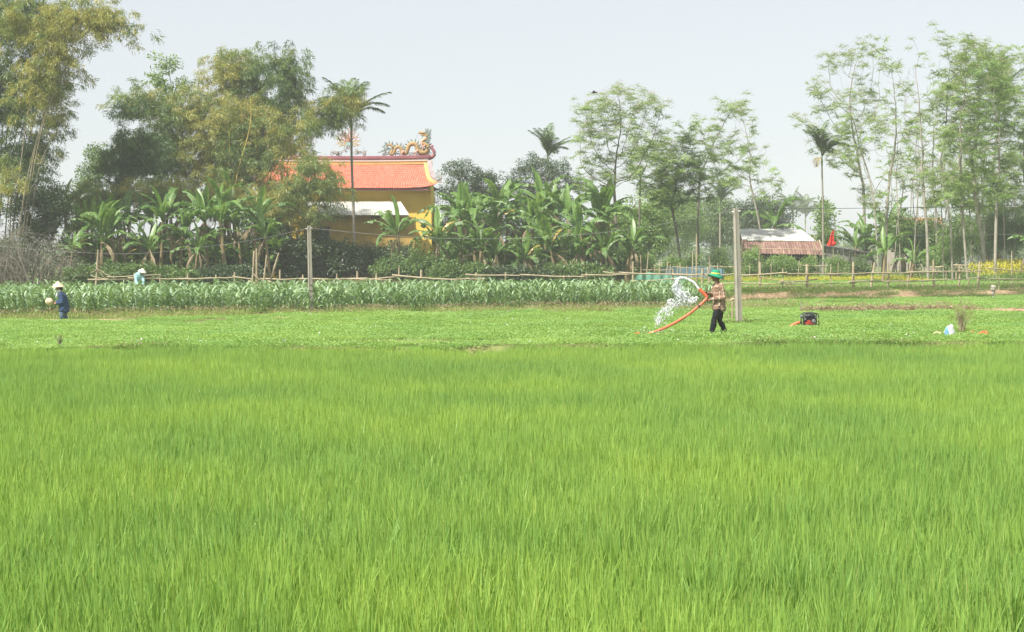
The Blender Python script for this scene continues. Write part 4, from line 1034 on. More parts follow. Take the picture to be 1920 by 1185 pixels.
bush('shrub_tree', 'dark leafy tree on the left flank of the bamboo stand', 'tree', 245, 101, [(240, 275, 40, 40), (260, 315, 66, 36), (215, 320, 24, 30), (295, 290, 30, 44), (235, 205, 26, 20)], 520, 'bamboo_dark', PB, spread=.45)
bush('shrub_tree', 'small grey green bush tree at the outer left of the bamboo stand', 'tree', 185, 109, [(187, 285, 20, 28), (180, 320, 28, 34), (172, 350, 25, 30)], 150, 'midleaf', PBR, spread=.3)
bamboo('broad yellowish bamboo clump in the middle of the left stand', 104,
       [[(330, 470), (335, 350), (340, 250), (330, 170)], [(350, 470), (362, 360), (392, 250), (394, 190)], [(300, 470), (290, 350), (285, 240), (262, 190)], [(370, 470), (386, 380), (402, 300), (420, 230)], [(340, 470), (330, 330), (305, 200), (290, 150)]],
       [(330, 210, 55, 48), (285, 190, 40, 34), (370, 190, 45, 40), (345, 280, 80, 55), (290, 300, 60, 40), (390, 250, 45, 55), (410, 330, 55, 45), (250, 190, 30, 30)], 900, gold=.34)
bamboo('tall green bamboo clump with the highest rounded tops left of the temple', 107,
       [[(430, 470), (434, 350), (436, 220), (446, 110)], [(450, 470), (456, 340), (452, 220), (430, 110)], [(500, 470), (508, 330), (520, 200), (535, 110)], [(470, 470), (480, 330), (478, 220), (470, 130)], [(520, 470), (528, 330), (540, 220), (552, 120)]],
       [(440, 115, 42, 30), (425, 155, 34, 40), (470, 140, 36, 44), (455, 210, 50, 55), (520, 210, 40, 45), (470, 280, 60, 50)], 860, gold=.12)
bamboo('dark drooping bamboo plume, highest top left of the temple', 104, [[(520, 470), (528, 330), (532, 220), (535, 105)], [(530, 470), (538, 330), (550, 220), (545, 130)]],
       [(532, 108, 34, 18), (524, 140, 28, 26), (545, 150, 20, 44), (535, 190, 24, 24)], 170, mats=('bamboo_dark', 'bamboo'), gold=.2)
bamboo('golden stemmed bamboo clump in front of the left end of the temple roof', 101,
       [[(438, 480), (446, 380), (456, 270), (450, 190)], [(462, 480), (472, 360), (486, 250), (500, 190)], [(480, 480), (500, 380), (530, 290), (560, 240)], [(430, 480), (428, 360), (430, 260), (418, 200)], [(500, 480), (512, 400), (545, 330), (590, 270)], [(445, 480), (440, 360), (468, 240), (470, 180)]],
       [(430, 240, 40, 55, 1.5), (480, 250, 45, 60, 1.5), (540, 260, 45, 40, 1), (500, 330, 36, 40, 1.5), (440, 330, 50, 40, 1.5), (570, 232, 28, 34)], 430, gold=.5, shell=.6, r=.06, along=6)
bamboo('arching bamboo spray drooping over the red tiles', 99,
       [[(520, 480), (540, 380), (575, 300), (620, 330), (640, 375)], [(515, 480), (530, 390), (570, 330), (600, 350)], [(530, 480), (552, 400), (588, 310), (630, 345)]],
       [(585, 318, 32, 30), (618, 350, 26, 30), (556, 345, 24, 30), (540, 385, 36, 30), (600, 395, 36, 16)], 250, gold=.12)
bamboo('bamboo branch reaching right into the crown of the nearest areca palm', 104,
       [[(500, 480), (530, 330), (590, 220), (650, 185)], [(505, 480), (540, 320), (600, 230), (630, 215)]],
       [(610, 212, 32, 26), (640, 195, 36, 24), (600, 235, 18, 16), (655, 185, 26, 16)], 190, gold=.14)
bamboo('low yellow green bamboo thicket behind the left banana grove', 100,
       [[(200, 500), (205, 420), (190, 360), (150, 340)], [(260, 500), (262, 420), (250, 370), (220, 345)], [(330, 500), (332, 430), (345, 370), (380, 345)], [(400, 500), (402, 430), (420, 370), (450, 350)], [(520, 500), (520, 440), (535, 400), (560, 380)]],
       [(180, 375, 55, 30), (260, 365, 70, 26), (340, 370, 70, 30), (420, 380, 60, 40), (500, 400, 50, 50), (545, 430, 35, 45), (150, 400, 35, 30)], 720, gold=.42, shell=.5)
ORD = ['leftmost', 'second', 'third', 'fourth', 'fifth', 'sixth', 'seventh', 'eighth', 'ninth', 'tenth', 'eleventh', 'twelfth', 'thirteenth', 'fourteenth', 'fifteenth', 'sixteenth', 'seventeenth', 'eighteenth', 'nineteenth', 'twentieth', 'twenty-first', 'twenty-second', 'twenty-third', 'twenty-fourth']
ORDS = ['leftmost'] + [q + ' from the left' for q in ORD[1:]]
def papaya(label, x, d, pts_px, heads, leaf='lightleaf'):
    b = P(x, 500, d); T = empty('slender_tree', (b.x, d, G(b.x, d)), label, 'tree'); off = np.array(T.location)
    mb = MB()
    for px in pts_px:
        q = [np.array(P(a, c, d)) for a, c in px]
        if px[0][1] > 450: q[0][2] = off[2] - .1
        tube(mb, bez(q, 10) - off, np.linspace(.06, .025, 10), 5, 0, False)
    mb.build('trunk', M['bark'], T, True); H = np.array([np.array(P(a, c, d)) for a, c in heads]); H = np.repeat(H, 4, 0) + rng.normal(0, .22, (len(H) * 4, 3)); mb = MB()
    put(mb, PBL, H - off, rand_rot(len(H), .3, (.7, 1.1))); mb.build('crown', M[leaf], T)
papaya('thin tree poking out above the bamboo with pale leaf whorls', 322, 106, [[(322, 500), (322, 300), (325, 200), (316, 128)], [(325, 200), (310, 170), (296, 148)], [(325, 220), (345, 190), (352, 160)]],
       [(316, 124), (308, 116), (322, 118), (296, 145), (302, 160), (290, 150), (340, 150), (350, 165), (312, 165), (330, 175)])

# ------------------------------------------------------------------ areca palms
def frond_mesh(seed, L=2.8, droop=1.6, mat='palm', nl=52, W=.07):
    r = np.random.default_rng(seed); n = 16; s = np.linspace(0, 1, n); ang = 1.15 - droop * s ** 1.25
    x = np.cumsum(np.cos(ang)) * L / n; z = np.cumsum(np.sin(ang)) * L / n; pts = np.stack([x, 0 * x, z], -1) - [x[0], 0, z[0]]
    mb = MB(); tube(mb, pts, np.linspace(.035, .008, n), 4, 0, False); pos = []; dr = []; Ls = []
    for k in range(nl):
        t = .18 + .82 * k / nl; i = min(int(t * (n - 1)), n - 2); p = pts[i] + (pts[i + 1] - pts[i]) * (t * (n - 1) - i); tg = norm(pts[i + 1] - pts[i])
        for sd in (-1, 1):
            pos.append(p); dr.append(tg * .75 + np.array([0, sd * .75, .25 - .35 * t]) + r.normal(0, .08, 3)); Ls.append(.74 * math.sin(PI * (.2 + .75 * t)) ** .7 * r.uniform(.85, 1.1))
    V, Fq = leafquads(pos, dr, np.array([[0, 0, 1.0]] * len(pos)) + r.normal(0, .2, (len(pos), 3)), np.array(Ls), W, .28); mb.add(V, Fq)
    return mb.mesh('frond', M[mat])
FR = [frond_mesh(60 + k, droop=.75 + .2 * (k % 4)) for k in range(5)]; FRD = frond_mesh(70, 1.9, 2.6, 'palm_dry', 22)
def areca(label, base_x, d, trunk_px, size=1.0, nfr=10, dry=1, group='areca palms', az0=0.0):
    b = P(base_x, 500, d); T = empty('areca_palm', (b.x, d, G(b.x, d)), label, 'palm', group); off = np.array(T.location)
    q = [np.array(P(x, y, d)) for x, y in trunk_px]; q[0][2] = off[2] - .1; c = bez(q, 40) - off; L = np.linalg.norm(c[-1] - c[0])
    r = np.interp(np.linspace(0, 1, 40), [0, .08, 1], [.125, .10, .07]) * size * (1 + .05 * (np.arange(40) % 3 == 0))
    mb = MB(); tube(mb, c, r, 8); mb.build('trunk', M['palm_bark'], T, True)
    top = Vector(c[-1]); mb = MB(); tube(mb, [top, top + Vector((0, 0, .35 * size)), top + Vector((0, 0, .8 * size))], [.08 * size, .10 * size, .05 * size], 8); mb.build('crownshaft', M['palm_shaft'], T, True)
    for k in range(nfr):
        o = link('frond', FR[k % 5], T); o.location = top + Vector((0, 0, .75 * size)); t = k / nfr
        o.rotation_euler = (0, -.62 + .95 * ((k * .37) % 1), az0 + 2.4 * k + rng.normal(0, .2)); s = size * rng.uniform(1.0, 1.3); o.scale = (s, s, s)
    for k in range(dry):
        o = link('dry_frond', FRD, T); o.location = top + Vector((0, 0, .5 * size)); o.rotation_euler = (0, .5, az0 + 1.2 + 2.0 * k); o.scale = (size * .8,) * 3
    return T
areca('tall areca palm with slim trunk standing before the temple', 666, 106, [(666, 475), (663, 400), (659.5, 300), (659, 243)], 1.0, 14, 2, az0=.3)
areca('areca palm behind the dark trees right of the temple, only its top in view', 1026, 128, [(1024, 480), (1025, 380), (1027, 310)], .86, 14, 1, az0=1.0)
areca('areca palm with brown hanging flower stalks left of the tall pale trees', 1543, 116, [(1544, 470), (1543, 400), (1541, 310)], .85, 14, 2, az0=.8)
areca('areca palm crown half hidden high among the pale trees', 1868, 122, [(1850, 480), (1858, 360), (1872, 226)], 1.1, 10, 0, az0=2.0)
areca('short areca palm in the hazy trees left of the right concrete pole', 1350, 160, [(1350, 480), (1350, 440), (1350, 398)], 1.0, 10, 0, az0=2.7)
for k, (x, y, d, lab) in enumerate([(1487, 418, 330, 'tiny hazy palm on the skyline just above the white shed roof'), (1510, 421, 360, 'tiny hazy palm on the skyline right of its twin above the shed')]):
    areca(lab, x, d, [(x, 480), (x, 450), (x, y)], 2.0, 10, 0, 'far hazy palms', 1.3 * k)

# ------------------------------------------------------------------ dark trees behind the bananas, middle
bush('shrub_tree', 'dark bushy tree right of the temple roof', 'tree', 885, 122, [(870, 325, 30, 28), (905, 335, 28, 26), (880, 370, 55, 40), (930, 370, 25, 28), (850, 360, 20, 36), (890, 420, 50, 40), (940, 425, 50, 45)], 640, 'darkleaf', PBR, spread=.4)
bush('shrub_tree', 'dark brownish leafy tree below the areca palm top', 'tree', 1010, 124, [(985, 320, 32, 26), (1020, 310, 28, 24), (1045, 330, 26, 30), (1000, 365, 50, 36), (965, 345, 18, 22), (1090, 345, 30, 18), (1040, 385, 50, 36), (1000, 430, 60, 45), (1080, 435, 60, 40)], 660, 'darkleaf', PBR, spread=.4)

# chinaberry trees in the middle
tree('chinaberry_tree', 'tall open crowned tree with whitish blossom, dark trunk rising from the banana grove', 'tree', 1157, 104, [(1158, 480), (1154, 400), (1152, 365)],
     [(1120, 215, 50, 42), (1180, 195, 60, 32), (1235, 210, 28, 30), (1110, 270, 38, 36), (1165, 260, 60, 45), (1220, 270, 36, 36), (1120, 325, 45, 30), (1175, 330, 40, 26), (1095, 345, 24, 16)], 210, .15, fprotos=PMF, fshare=.62, bark='bark_dark', extra=160, thr=.03)
tree('chinaberry_tree', 'slim tree right of the tall blossoming tree, greener and lower', 'tree', 1199, 112, [(1200, 480), (1199, 400), (1201, 330)],
     [(1215, 290, 40, 36), (1245, 320, 34, 34), (1195, 320, 30, 26), (1225, 350, 34, 24)], 100, .11, fprotos=PMF, fshare=.25, bark='bark_dark', extra=90)
tree('chinaberry_tree', 'leafy green tree with a leaning dark trunk above the trellis garden', 'tree', 1276, 114, [(1276, 490), (1268, 430), (1258, 385)],
     [(1290, 262, 36, 20), (1280, 330, 52, 34), (1250, 360, 44, 30), (1310, 350, 34, 36), (1270, 295, 40, 26)], 150, .14, leaf='midleaf', fprotos=PMF, fshare=.15, bark='bark_dark', extra=210)
tree('chinaberry_tree', 'tall airy tree with bare upper twigs left of the right concrete pole', 'tree', 1310, 118, [(1311, 490), (1308, 420), (1312, 330)],
     [(1330, 240, 42, 30), (1375, 205, 34, 26), (1350, 275, 55, 32), (1400, 300, 30, 40), (1320, 300, 30, 30), (1360, 330, 40, 26)], 140, .12, fprotos=PMF, fshare=.42, bark='bark_dark', extra=90)
tree('chinaberry_tree', 'twiggy leaning tree between the right concrete pole and the tin shed', 'tree', 1432, 126, [(1436, 490), (1420, 400), (1408, 350)],
     [(1400, 250, 28, 40), (1430, 300, 26, 36), (1455, 340, 22, 20), (1380, 330, 30, 30), (1445, 370, 24, 18), (1385, 215, 20, 24)], 110, .13, fprotos=PMF, fshare=.2, density=.8, bark='bark', extra=20)
# rounder trees fading into the haze behind the trellis
for k, (x, d, bl, n, lf, lab) in enumerate([
        (1175, 118, [(1185, 410, 50, 34), (1210, 440, 50, 36), (1160, 440, 40, 36)], 430, 'lightleaf', 'fluffy bamboo like bush right behind the end of the banana grove'),
        (1255, 165, [(1255, 385, 46, 40), (1245, 420, 55, 40), (1290, 410, 34, 40)], 520, 'lightleaf', 'round hazy tree behind the trellis garden'),
        (1345, 175, [(1345, 400, 32, 36), (1325, 425, 36, 40), (1370, 430, 34, 36)], 400, 'midleaf', 'hazy bluish tree left of the right concrete pole'),
        (1415, 170, [(1420, 400, 36, 34), (1450, 410, 36, 26), (1400, 430, 30, 36)], 420, 'darkleaf', 'dark hazy tree behind the tin shed roof'),
        (1310, 210, [(1310, 410, 40, 34), (1280, 440, 40, 30)], 340, 'midleaf', 'palest round tree deep in the haze behind the trellis')]):
    bush('hazy_tree', lab, 'tree', x, d, bl, n, lf, PBR, sc=(1.0, 1.7), spread=.55)
bush('leafy_shrub', 'upright large leaved shrub beside the red flag', 'shrub', 1546, 125, [(1546, 395, 20, 18), (1545, 425, 24, 26), (1540, 460, 32, 26), (1555, 450, 22, 24)], 120, 'lightleaf', PBL, spread=.25)

# ------------------------------------------------------------------ the grove of pale trees on the right
GR = 'pale trees of the right grove'
grove = [
 (1620, 125, [(1621, 420), (1619, 350)], [(1560, 190, 36, 34), (1520, 230, 36, 26), (1585, 120, 44, 34), (1630, 110, 40, 36), (1560, 260, 52, 34), (1620, 200, 44, 50), (1530, 160, 22, 26), (1590, 300, 44, 28)], 240, .17, .55, 1, 130, 'leftmost tree of the right grove, forked trunk and pale blossoming tops'),
 (1649, 108, [(1640, 385), (1630, 330), (1610, 270)], [(1600, 240, 30, 30), (1640, 260, 26, 30), (1585, 190, 26, 20)], 70, .09, .35, .9, 20, 'thin left leaning trunk crossing the leftmost forked tree of the right grove'),
 (1660, 112, [(1662, 400), (1668, 330), (1676, 290)], [(1680, 180, 36, 40), (1660, 230, 34, 36), (1700, 240, 34, 40), (1670, 130, 24, 20)], 110, .14, .35, .7, 20, 'dark mossy trunk bending right, third from the left in the right grove'),
 (1741, 104, [(1738, 430), (1732, 370), (1728, 310)], [(1715, 160, 30, 50), (1745, 210, 34, 50), (1700, 250, 34, 36), (1712, 72, 9, 8), (1725, 110, 12, 30), (1760, 290, 30, 30)], 150, .15, .35, .55, 10, 'pale straight trunk before the twiggy gap in the right grove'),
 (1757, 113, [(1756, 400), (1748, 340)], [(1740, 240, 40, 40), (1765, 190, 26, 40), (1770, 320, 30, 26), (1730, 300, 26, 26)], 110, .11, .2, .6, 20, 'slim trunk with bare twigs in the middle of the right grove'),
 (1787, 106, [(1783, 430), (1776, 370), (1764, 300)], [(1780, 130, 26, 50), (1770, 220, 34, 44), (1800, 270, 30, 36), (1745, 320, 28, 24)], 120, .12, .3, .8, 30, 'curving light trunk left of the two thick trunks in the right grove'),
 (1801, 110, [(1799, 440), (1806, 390), (1800, 330)], [(1785, 180, 30, 40), (1815, 230, 30, 40), (1790, 300, 34, 30)], 110, .11, .2, .9, 60, 'sinuous trunk with low leafy tufts in the right grove'),
 (1815, 102, [(1809, 460), (1804, 390), (1802, 330)], [(1800, 100, 34, 30), (1770, 75, 14, 22), (1830, 110, 34, 34), (1808, 180, 34, 40), (1780, 260, 24, 26)], 150, .12, .3, 1, 100, 'slender trunk reaching the highest sprig of the right grove'),
 (1821, 115, [(1821, 430), (1817, 380), (1814, 320)], [(1815, 260, 30, 30), (1840, 320, 34, 30), (1800, 350, 26, 26)], 90, .10, .15, 1, 80, 'short leafy trunk behind the thick leaning trunk of the right grove'),
 (1848, 105, [(1842, 450), (1831, 390), (1822, 300)], [(1850, 120, 44, 40), (1810, 140, 34, 34), (1860, 180, 44, 40), (1825, 230, 40, 40), (1780, 160, 24, 40), (1870, 250, 34, 34)], 230, .20, .3, 1, 230, 'thickest trunk of the right grove, leaning left under a dense green top'),
 (1865, 100, [(1868, 400), (1872, 330)], [(1850, 210, 30, 34), (1840, 280, 34, 30), (1895, 290, 34, 34), (1860, 150, 34, 34), (1910, 240, 30, 40), (1880, 350, 30, 20)], 170, .15, .15, 1, 170, 'straight forked trunk with bright green layered leaves, second from the right edge'),
 (1845, 118, [(1846, 430), (1843, 380), (1840, 320)], [(1880, 150, 40, 40), (1850, 260, 34, 40), (1890, 210, 34, 40)], 110, .10, .4, .8, 40, 'thin straight trunk behind the right side of the right grove'),
 (1925, 108, [(1925, 420), (1922, 340)], [(1910, 130, 34, 36), (1940, 180, 40, 60), (1900, 320, 34, 26), (1930, 300, 40, 40), (1895, 190, 24, 30)], 170, .16, .4, 1, 100, 'tree cut by the right edge of the picture with whitish tops'),
]
for x, d, tr, bl, na, r0, fs, den, ex, lab in grove:
    bl = bl + [(tr[-1][0] + rng.normal(0, 8), tr[-1][1] + 20, 26, 30), (tr[0][0] + rng.normal(0, 12), 375, 20, 22)]
    tree('chinaberry_tree', lab, 'tree', x, d, tr, bl, int(na * 1.2), r0, fprotos=PMF, fshare=fs, density=den, extra=ex, group=GR, kill=.46, leaf='lightleaf' if fs < .2 else 'paleleaf', branch_leaf=.05)
# thin bare poles and saplings between them
SAPS = [(1703, 1708, 360, 121), (1720, 1712, 350, 123), (1748, 1757, 340, 121), (1765, 1775, 365, 123), (1778, 1770, 300, 119), (1795, 1803, 345, 124), (1812, 1806, 350, 121), (1858, 1850, 330, 121), (1877, 1888, 350, 123), (1900, 1904, 330, 119), (1682, 1672, 360, 122), (1690, 1680, 300, 116), (1712, 1722, 330, 110), (1770, 1764, 340, 108), (1833, 1842, 330, 112), (1885, 1880, 330, 116), (1675, 1690, 350, 114), (1725, 1718, 260, 117)]
SAPX = sorted(q[0] for q in SAPS)
for k, (x0, x1, y1, d) in enumerate(SAPS):
    tree('sapling', 'thin bare stemmed sapling of the right grove, %s' % ORDS[SAPX.index(x0)], 'tree', x0, d, [((x0 + x1) / 2, 420), (x1, y1 + 30)], [(x1, y1 - 30, 30, 40), (x1 + 10, y1, 24, 26)], 34, .06, density=.6, group='thin saplings of the right grove', branch_leaf=.05, fprotos=PMF, fshare=.1)
for k, (x, d, bl, n, lf, pr, lab) in enumerate([
        (1700, 118, [(1700, 450, 34, 40), (1740, 460, 40, 40), (1675, 420, 24, 30)], 170, 'midleaf', PBL, 'leafy undergrowth shrub at the foot of the right grove, left part'),
        (1790, 110, [(1790, 450, 34, 40), (1760, 480, 40, 24)], 130, 'lightleaf', PBR, 'pale green shrub between the trunks in the middle of the right grove'),
        (1880, 120, [(1885, 420, 44, 50), (1920, 400, 34, 60), (1860, 450, 44, 40)], 380, 'midleaf', PB, 'bamboo like shrub behind the trunks near the right edge'),
        (1830, 128, [(1830, 430, 60, 44), (1770, 430, 60, 44), (1900, 440, 50, 40), (1700, 430, 40, 30)], 420, 'midleaf', PBR, 'green shrub belt in the shade behind the right grove')]):
    bush('undergrowth_shrub', lab, 'shrub', x, d, bl, n, lf, pr, sc=(.8, 1.4), spread=.5)

# ------------------------------------------------------------------ undergrowth, hedges, climbing garden
for k, (x, d, bl, n, lf, lab) in enumerate([
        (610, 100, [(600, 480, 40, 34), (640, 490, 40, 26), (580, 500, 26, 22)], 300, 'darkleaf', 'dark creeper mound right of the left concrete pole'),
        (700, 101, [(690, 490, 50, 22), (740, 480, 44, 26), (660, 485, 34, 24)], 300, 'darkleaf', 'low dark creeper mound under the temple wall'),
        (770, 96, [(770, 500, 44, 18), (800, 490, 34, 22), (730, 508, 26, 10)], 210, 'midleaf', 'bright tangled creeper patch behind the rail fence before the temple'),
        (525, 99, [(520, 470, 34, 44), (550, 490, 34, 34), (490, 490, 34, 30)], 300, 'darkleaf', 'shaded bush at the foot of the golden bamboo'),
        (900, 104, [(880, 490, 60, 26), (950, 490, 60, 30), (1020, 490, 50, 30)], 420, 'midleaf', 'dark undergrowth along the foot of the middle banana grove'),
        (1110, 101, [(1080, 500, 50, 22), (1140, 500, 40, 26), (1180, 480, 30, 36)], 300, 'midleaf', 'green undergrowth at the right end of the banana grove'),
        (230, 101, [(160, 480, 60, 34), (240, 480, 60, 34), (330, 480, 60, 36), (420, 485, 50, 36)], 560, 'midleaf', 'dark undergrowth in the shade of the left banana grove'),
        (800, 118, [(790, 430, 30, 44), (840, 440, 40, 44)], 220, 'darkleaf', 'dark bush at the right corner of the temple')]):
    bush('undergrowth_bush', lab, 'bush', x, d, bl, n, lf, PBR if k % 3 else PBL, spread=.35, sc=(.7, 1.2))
for k, (x, d, w_, h_, lf, lab) in enumerate([
        (1215, 104, 26, 26, 'lightleaf', 'yellow green vine bush at the left end of the trellis garden'), (1262, 106, 30, 24, 'lightleaf', 'vine bush over the blue netting'), (1302, 107, 26, 22, 'lightleaf', 'vine bush on the tall stakes behind the fence'),
        (1350, 108, 30, 30, 'lightleaf', 'taller green bush just left of the right concrete pole'), (1412, 110, 30, 30, 'lightleaf', 'climbing bean bush at the left end of the shed'), (1450, 111, 28, 28, 'lightleaf', 'climbing bean bush in the middle of the shed front'),
        (1478, 111, 20, 26, 'lightleaf', 'narrow climbing bush before the dark shed opening'), (1515, 112, 15, 22, 'lightleaf', 'small tree like bush at the right end of the rusty sheets'), (1565, 112, 30, 20, 'lightleaf', 'round bush before the lean-to'),
        (1610, 112, 34, 20, 'midleaf', 'broad low bush right of the lean-to slats')]):
    yb = 507; h_ = h_ * .72
    bush('vine_bush', lab, 'bush', x, d, [(x, yb - h_ * 1.0, w_ * .5, h_ * .8), (x - w_ * .15, yb, w_ * .5, h_ * .7), (x + w_ * .2, yb - 4, w_ * .45, h_ * .7)], 84, lf, PBR, spread=.2, sc=(.6, 1.0), group='bushes along the vegetable garden')
def far_treeline():
    pts = blob_points([(x, 474 + rng.normal(0, 4), 75, 16 + rng.uniform(0, 16), rng.uniform(0, 60)) for x in range(-300, 2250, 75)], 300, 2400, 5, .5, 1.2)
    mb = MB(); put(mb, PBR, pts, rand_rot(len(pts), .6, (3, 5))); tag(mb.build('far_treeline', M['midleaf']), kind='stuff')
far_treeline()
# ------------------------------------------------------------------ banana plants
def banana_leaf(seed, L=2.0, W=.52, rise=1.1, droop=1.6, mat='banana', tatter=.5, seg=14, curl=.22, hang=0.0):
    r = np.random.default_rng(seed); pet = .32; n = seg + 4; s = np.linspace(0, 1, n + 1); ang = rise - droop * s ** 1.5
    x = np.concatenate([[0], np.cumsum(np.cos(ang[:-1]) * (L + pet) / n)]); z = np.concatenate([[0], np.cumsum(np.sin(ang[:-1]) * (L + pet) / n)])
    c = np.stack([x, 0 * x, z], -1); mb = MB(); tube(mb, c, np.linspace(.035, .010, n + 1), 4, 1, False)
    nrm = np.stack([-np.sin(ang), 0 * ang, np.cos(ang)], -1)
    for sd in (-1, 1):
        sag = 0.0
        for k in range(3, n):
            t0, t1 = (s[k] - s[3]) / (1 - s[3]), (s[k + 1] - s[3]) / (1 - s[3])
            w0 = W / 2 * max(.02, math.sin(PI * min(1, .07 + t0 * .93)) ** .55); w1 = W / 2 * max(.02, math.sin(PI * min(1, .07 + t1 * .93)) ** .55)
            if r.random() < tatter: sag = r.normal(.0, .30)
            gap = .86 if r.random() < tatter else 1.0
            def edge(k, w, sg):
                a = -curl + sg + hang; return c[k] + np.array([0, sd * math.cos(a) * w, 0]) + nrm[min(k, n)] * (-math.sin(-a) * w) * 1.0
            up = .10
            m0 = c[k] + np.array([0, sd * w0 * .5, 0]) + nrm[k] * (w0 * up); m1 = c[k] + (c[k + 1] - c[k]) * gap + np.array([0, sd * w1 * .5, 0]) + nrm[k] * (w1 * up)
            e0 = edge(k, w0, sag); e1 = edge(k + 1, w1, sag) * gap + edge(k, w1, sag) * (1 - gap)
            mb.add([c[k], c[k + 1], m1, m0, e1, e0], [[0, 1, 2, 3], [3, 2, 4, 5]] if sd > 0 else [[3, 2, 1, 0], [5, 4, 2, 3]], 0)
    return mb.mesh('leaf', [M[mat], M['banana_new'] if mat.startswith('banana') and mat not in ('banana_dead',) else M[mat]])
BL = [banana_leaf(80, 2.0, .48, 1.25, 1.3, tatter=.45), banana_leaf(81, 2.1, .52, 1.1, 1.9, tatter=.55), banana_leaf(82, 1.9, .48, .9, 2.2, tatter=.8), banana_leaf(83, 2.2, .5, 1.3, 1.7, tatter=.5), banana_leaf(84, 1.8, .46, 1.0, 1.4, tatter=.6), banana_leaf(85, 2.0, .5, .7, 1.9, tatter=.9)]
BN = [banana_leaf(90, 1.9, .46, 1.55, .35, 'banana_new', .05, curl=-.5), banana_leaf(91, 2.0, .5, 1.45, .6, 'banana_new', .1, curl=-.3)]
BY = [banana_leaf(95, 1.9, .48, 1.2, 1.5, 'banana_yellow', .5), banana_leaf(96, 1.8, .46, .2, 1.6, 'banana_yellow', .5)]
BD = [banana_leaf(98, 1.7, .34, -.2, 1.5, 'banana_dead', .9, hang=-.7), banana_leaf(99, 1.5, .28, -.6, 1.0, 'banana_dead', .9, hang=-.9)]
STEMS = []
for k in range(4):
    mb = MB(); r = np.random.default_rng(k); tube(mb, [(0, 0, -.1), (r.normal(0, .02), 0, .35), (r.normal(0, .05), 0, .7), (r.normal(0, .06), 0, 1.0)], [.15, .13, .105, .07], 9)
    STEMS.append(mb.mesh('stem', M['banana_stem'], True))
def banana(x, yc, d, size=1.0, n=10, new=1, yel=0, dead=3, lab='', group=None):
    b = P(x, 500, d); z0 = G(b.x, d); T = empty('banana_plant', (b.x, d, z0), lab, 'banana plant', group)
    yc = yc + (10 if d > 103 else 0); T.rotation_euler = (rng.normal(0, .07), rng.normal(0, .10), 0); yc = yc + rng.normal(0, 7)
    H = max(.35, P(x, yc, d).z - z0); st = link('stem', STEMS[rng.integers(0, 4)], T); st.scale = (size, size, H); st.rotation_euler = (0, 0, rng.uniform(0, 6.28))
    a0 = rng.uniform(0, 6.28); top = Vector((0, 0, H * .97))
    def lf(me, az, tilt, s, nm='leaf', dz=0.0):
        o = link(nm, me, T); o.location = top + Vector((math.cos(az) * .05, math.sin(az) * .05, dz)); o.rotation_euler = Euler((rng.normal(0, .12), tilt, az)); o.scale = (s, s, s)
    for k in range(n):
        az = a0 + 2.4 * k + rng.normal(0, .2); az = az if rng.random() < .6 else math.atan2(.6 * math.sin(az), math.cos(az))
        lf(BL[rng.integers(0, 6)], az, -.30 + .75 * k / n + rng.normal(0, .12), size * rng.uniform(.85, 1.5), 'leaf', -.10 * k / n)
    for k in range(new + int(rng.random() < .35)): lf(BN[rng.integers(0, 2)], rng.uniform(0, 6.28), rng.normal(0, .15), size * rng.uniform(.9, 1.2), 'new_leaf', .05)
    for k in range(yel + int(rng.random() < .13)): lf(BY[k % 2], (0.5 if k == 0 else 2.6) + rng.normal(0, .2), (-.15, .75)[k % 2], size * .95, 'yellow_leaf')
    for k in range(dead): lf(BD[rng.integers(0, 2)], rng.uniform(0, 6.28), rng.normal(.35, .15), size * rng.uniform(.9, 1.3), 'dead_leaf', -.15)
    return T
def bananas(rows, group, text):
    """rows: dict row phrase -> list of plants, named by their place in the row, counted from the left"""
    for phrase, L in rows.items():
        L = sorted(L, key=lambda q: q[0])
        for k, q in enumerate(L):
            extra = q[4] if len(q) > 4 else {}
            o = ('leftmost' if k == 0 else 'rightmost' if k == len(L) - 1 else ORD[k] + ' from the left') if k < 20 else ''
            note = extra.pop('note', None)
            banana(q[0], q[1], q[2], q[3], lab=(note or 'banana plant in the %s of the %s, %s' % (phrase, text, o)), group=group, **extra)
bananas({
 'front row': [(131, 478, 92, .62, dict(n=6, dead=0, note='small banana plant with one pale upright leaf beside the dry thicket')), (190, 446, 93, .85), (232, 430, 94, .9), (275, 462, 92, .75), (300, 420, 94, .9), (335, 440, 93, .8), (362, 452, 92, .7), (392, 425, 94, .85),
               (424, 404, 93, 1.0, dict(dead=1, note='banana plant with a clean pale trunk in the open front of the left grove')), (474, 405, 95, .9), (508, 440, 94, .75)],
 'middle row': [(150, 425, 97, .9), (205, 405, 98, .95), (255, 415, 97, .9), (318, 402, 98, .9), (370, 408, 97, .9), (410, 420, 98, .85), (455, 425, 97, .8)],
 'back row': [(140, 395, 101, .95), (175, 412, 101, .9), (230, 388, 102, .95), (290, 392, 102, .9), (345, 385, 102, .9), (452, 392, 101, 1.0, dict(new=2, note='banana plant with a tall bright upright leaf in front of the golden bamboo'))],
}, 'banana plants left of the temple', 'left banana grove')
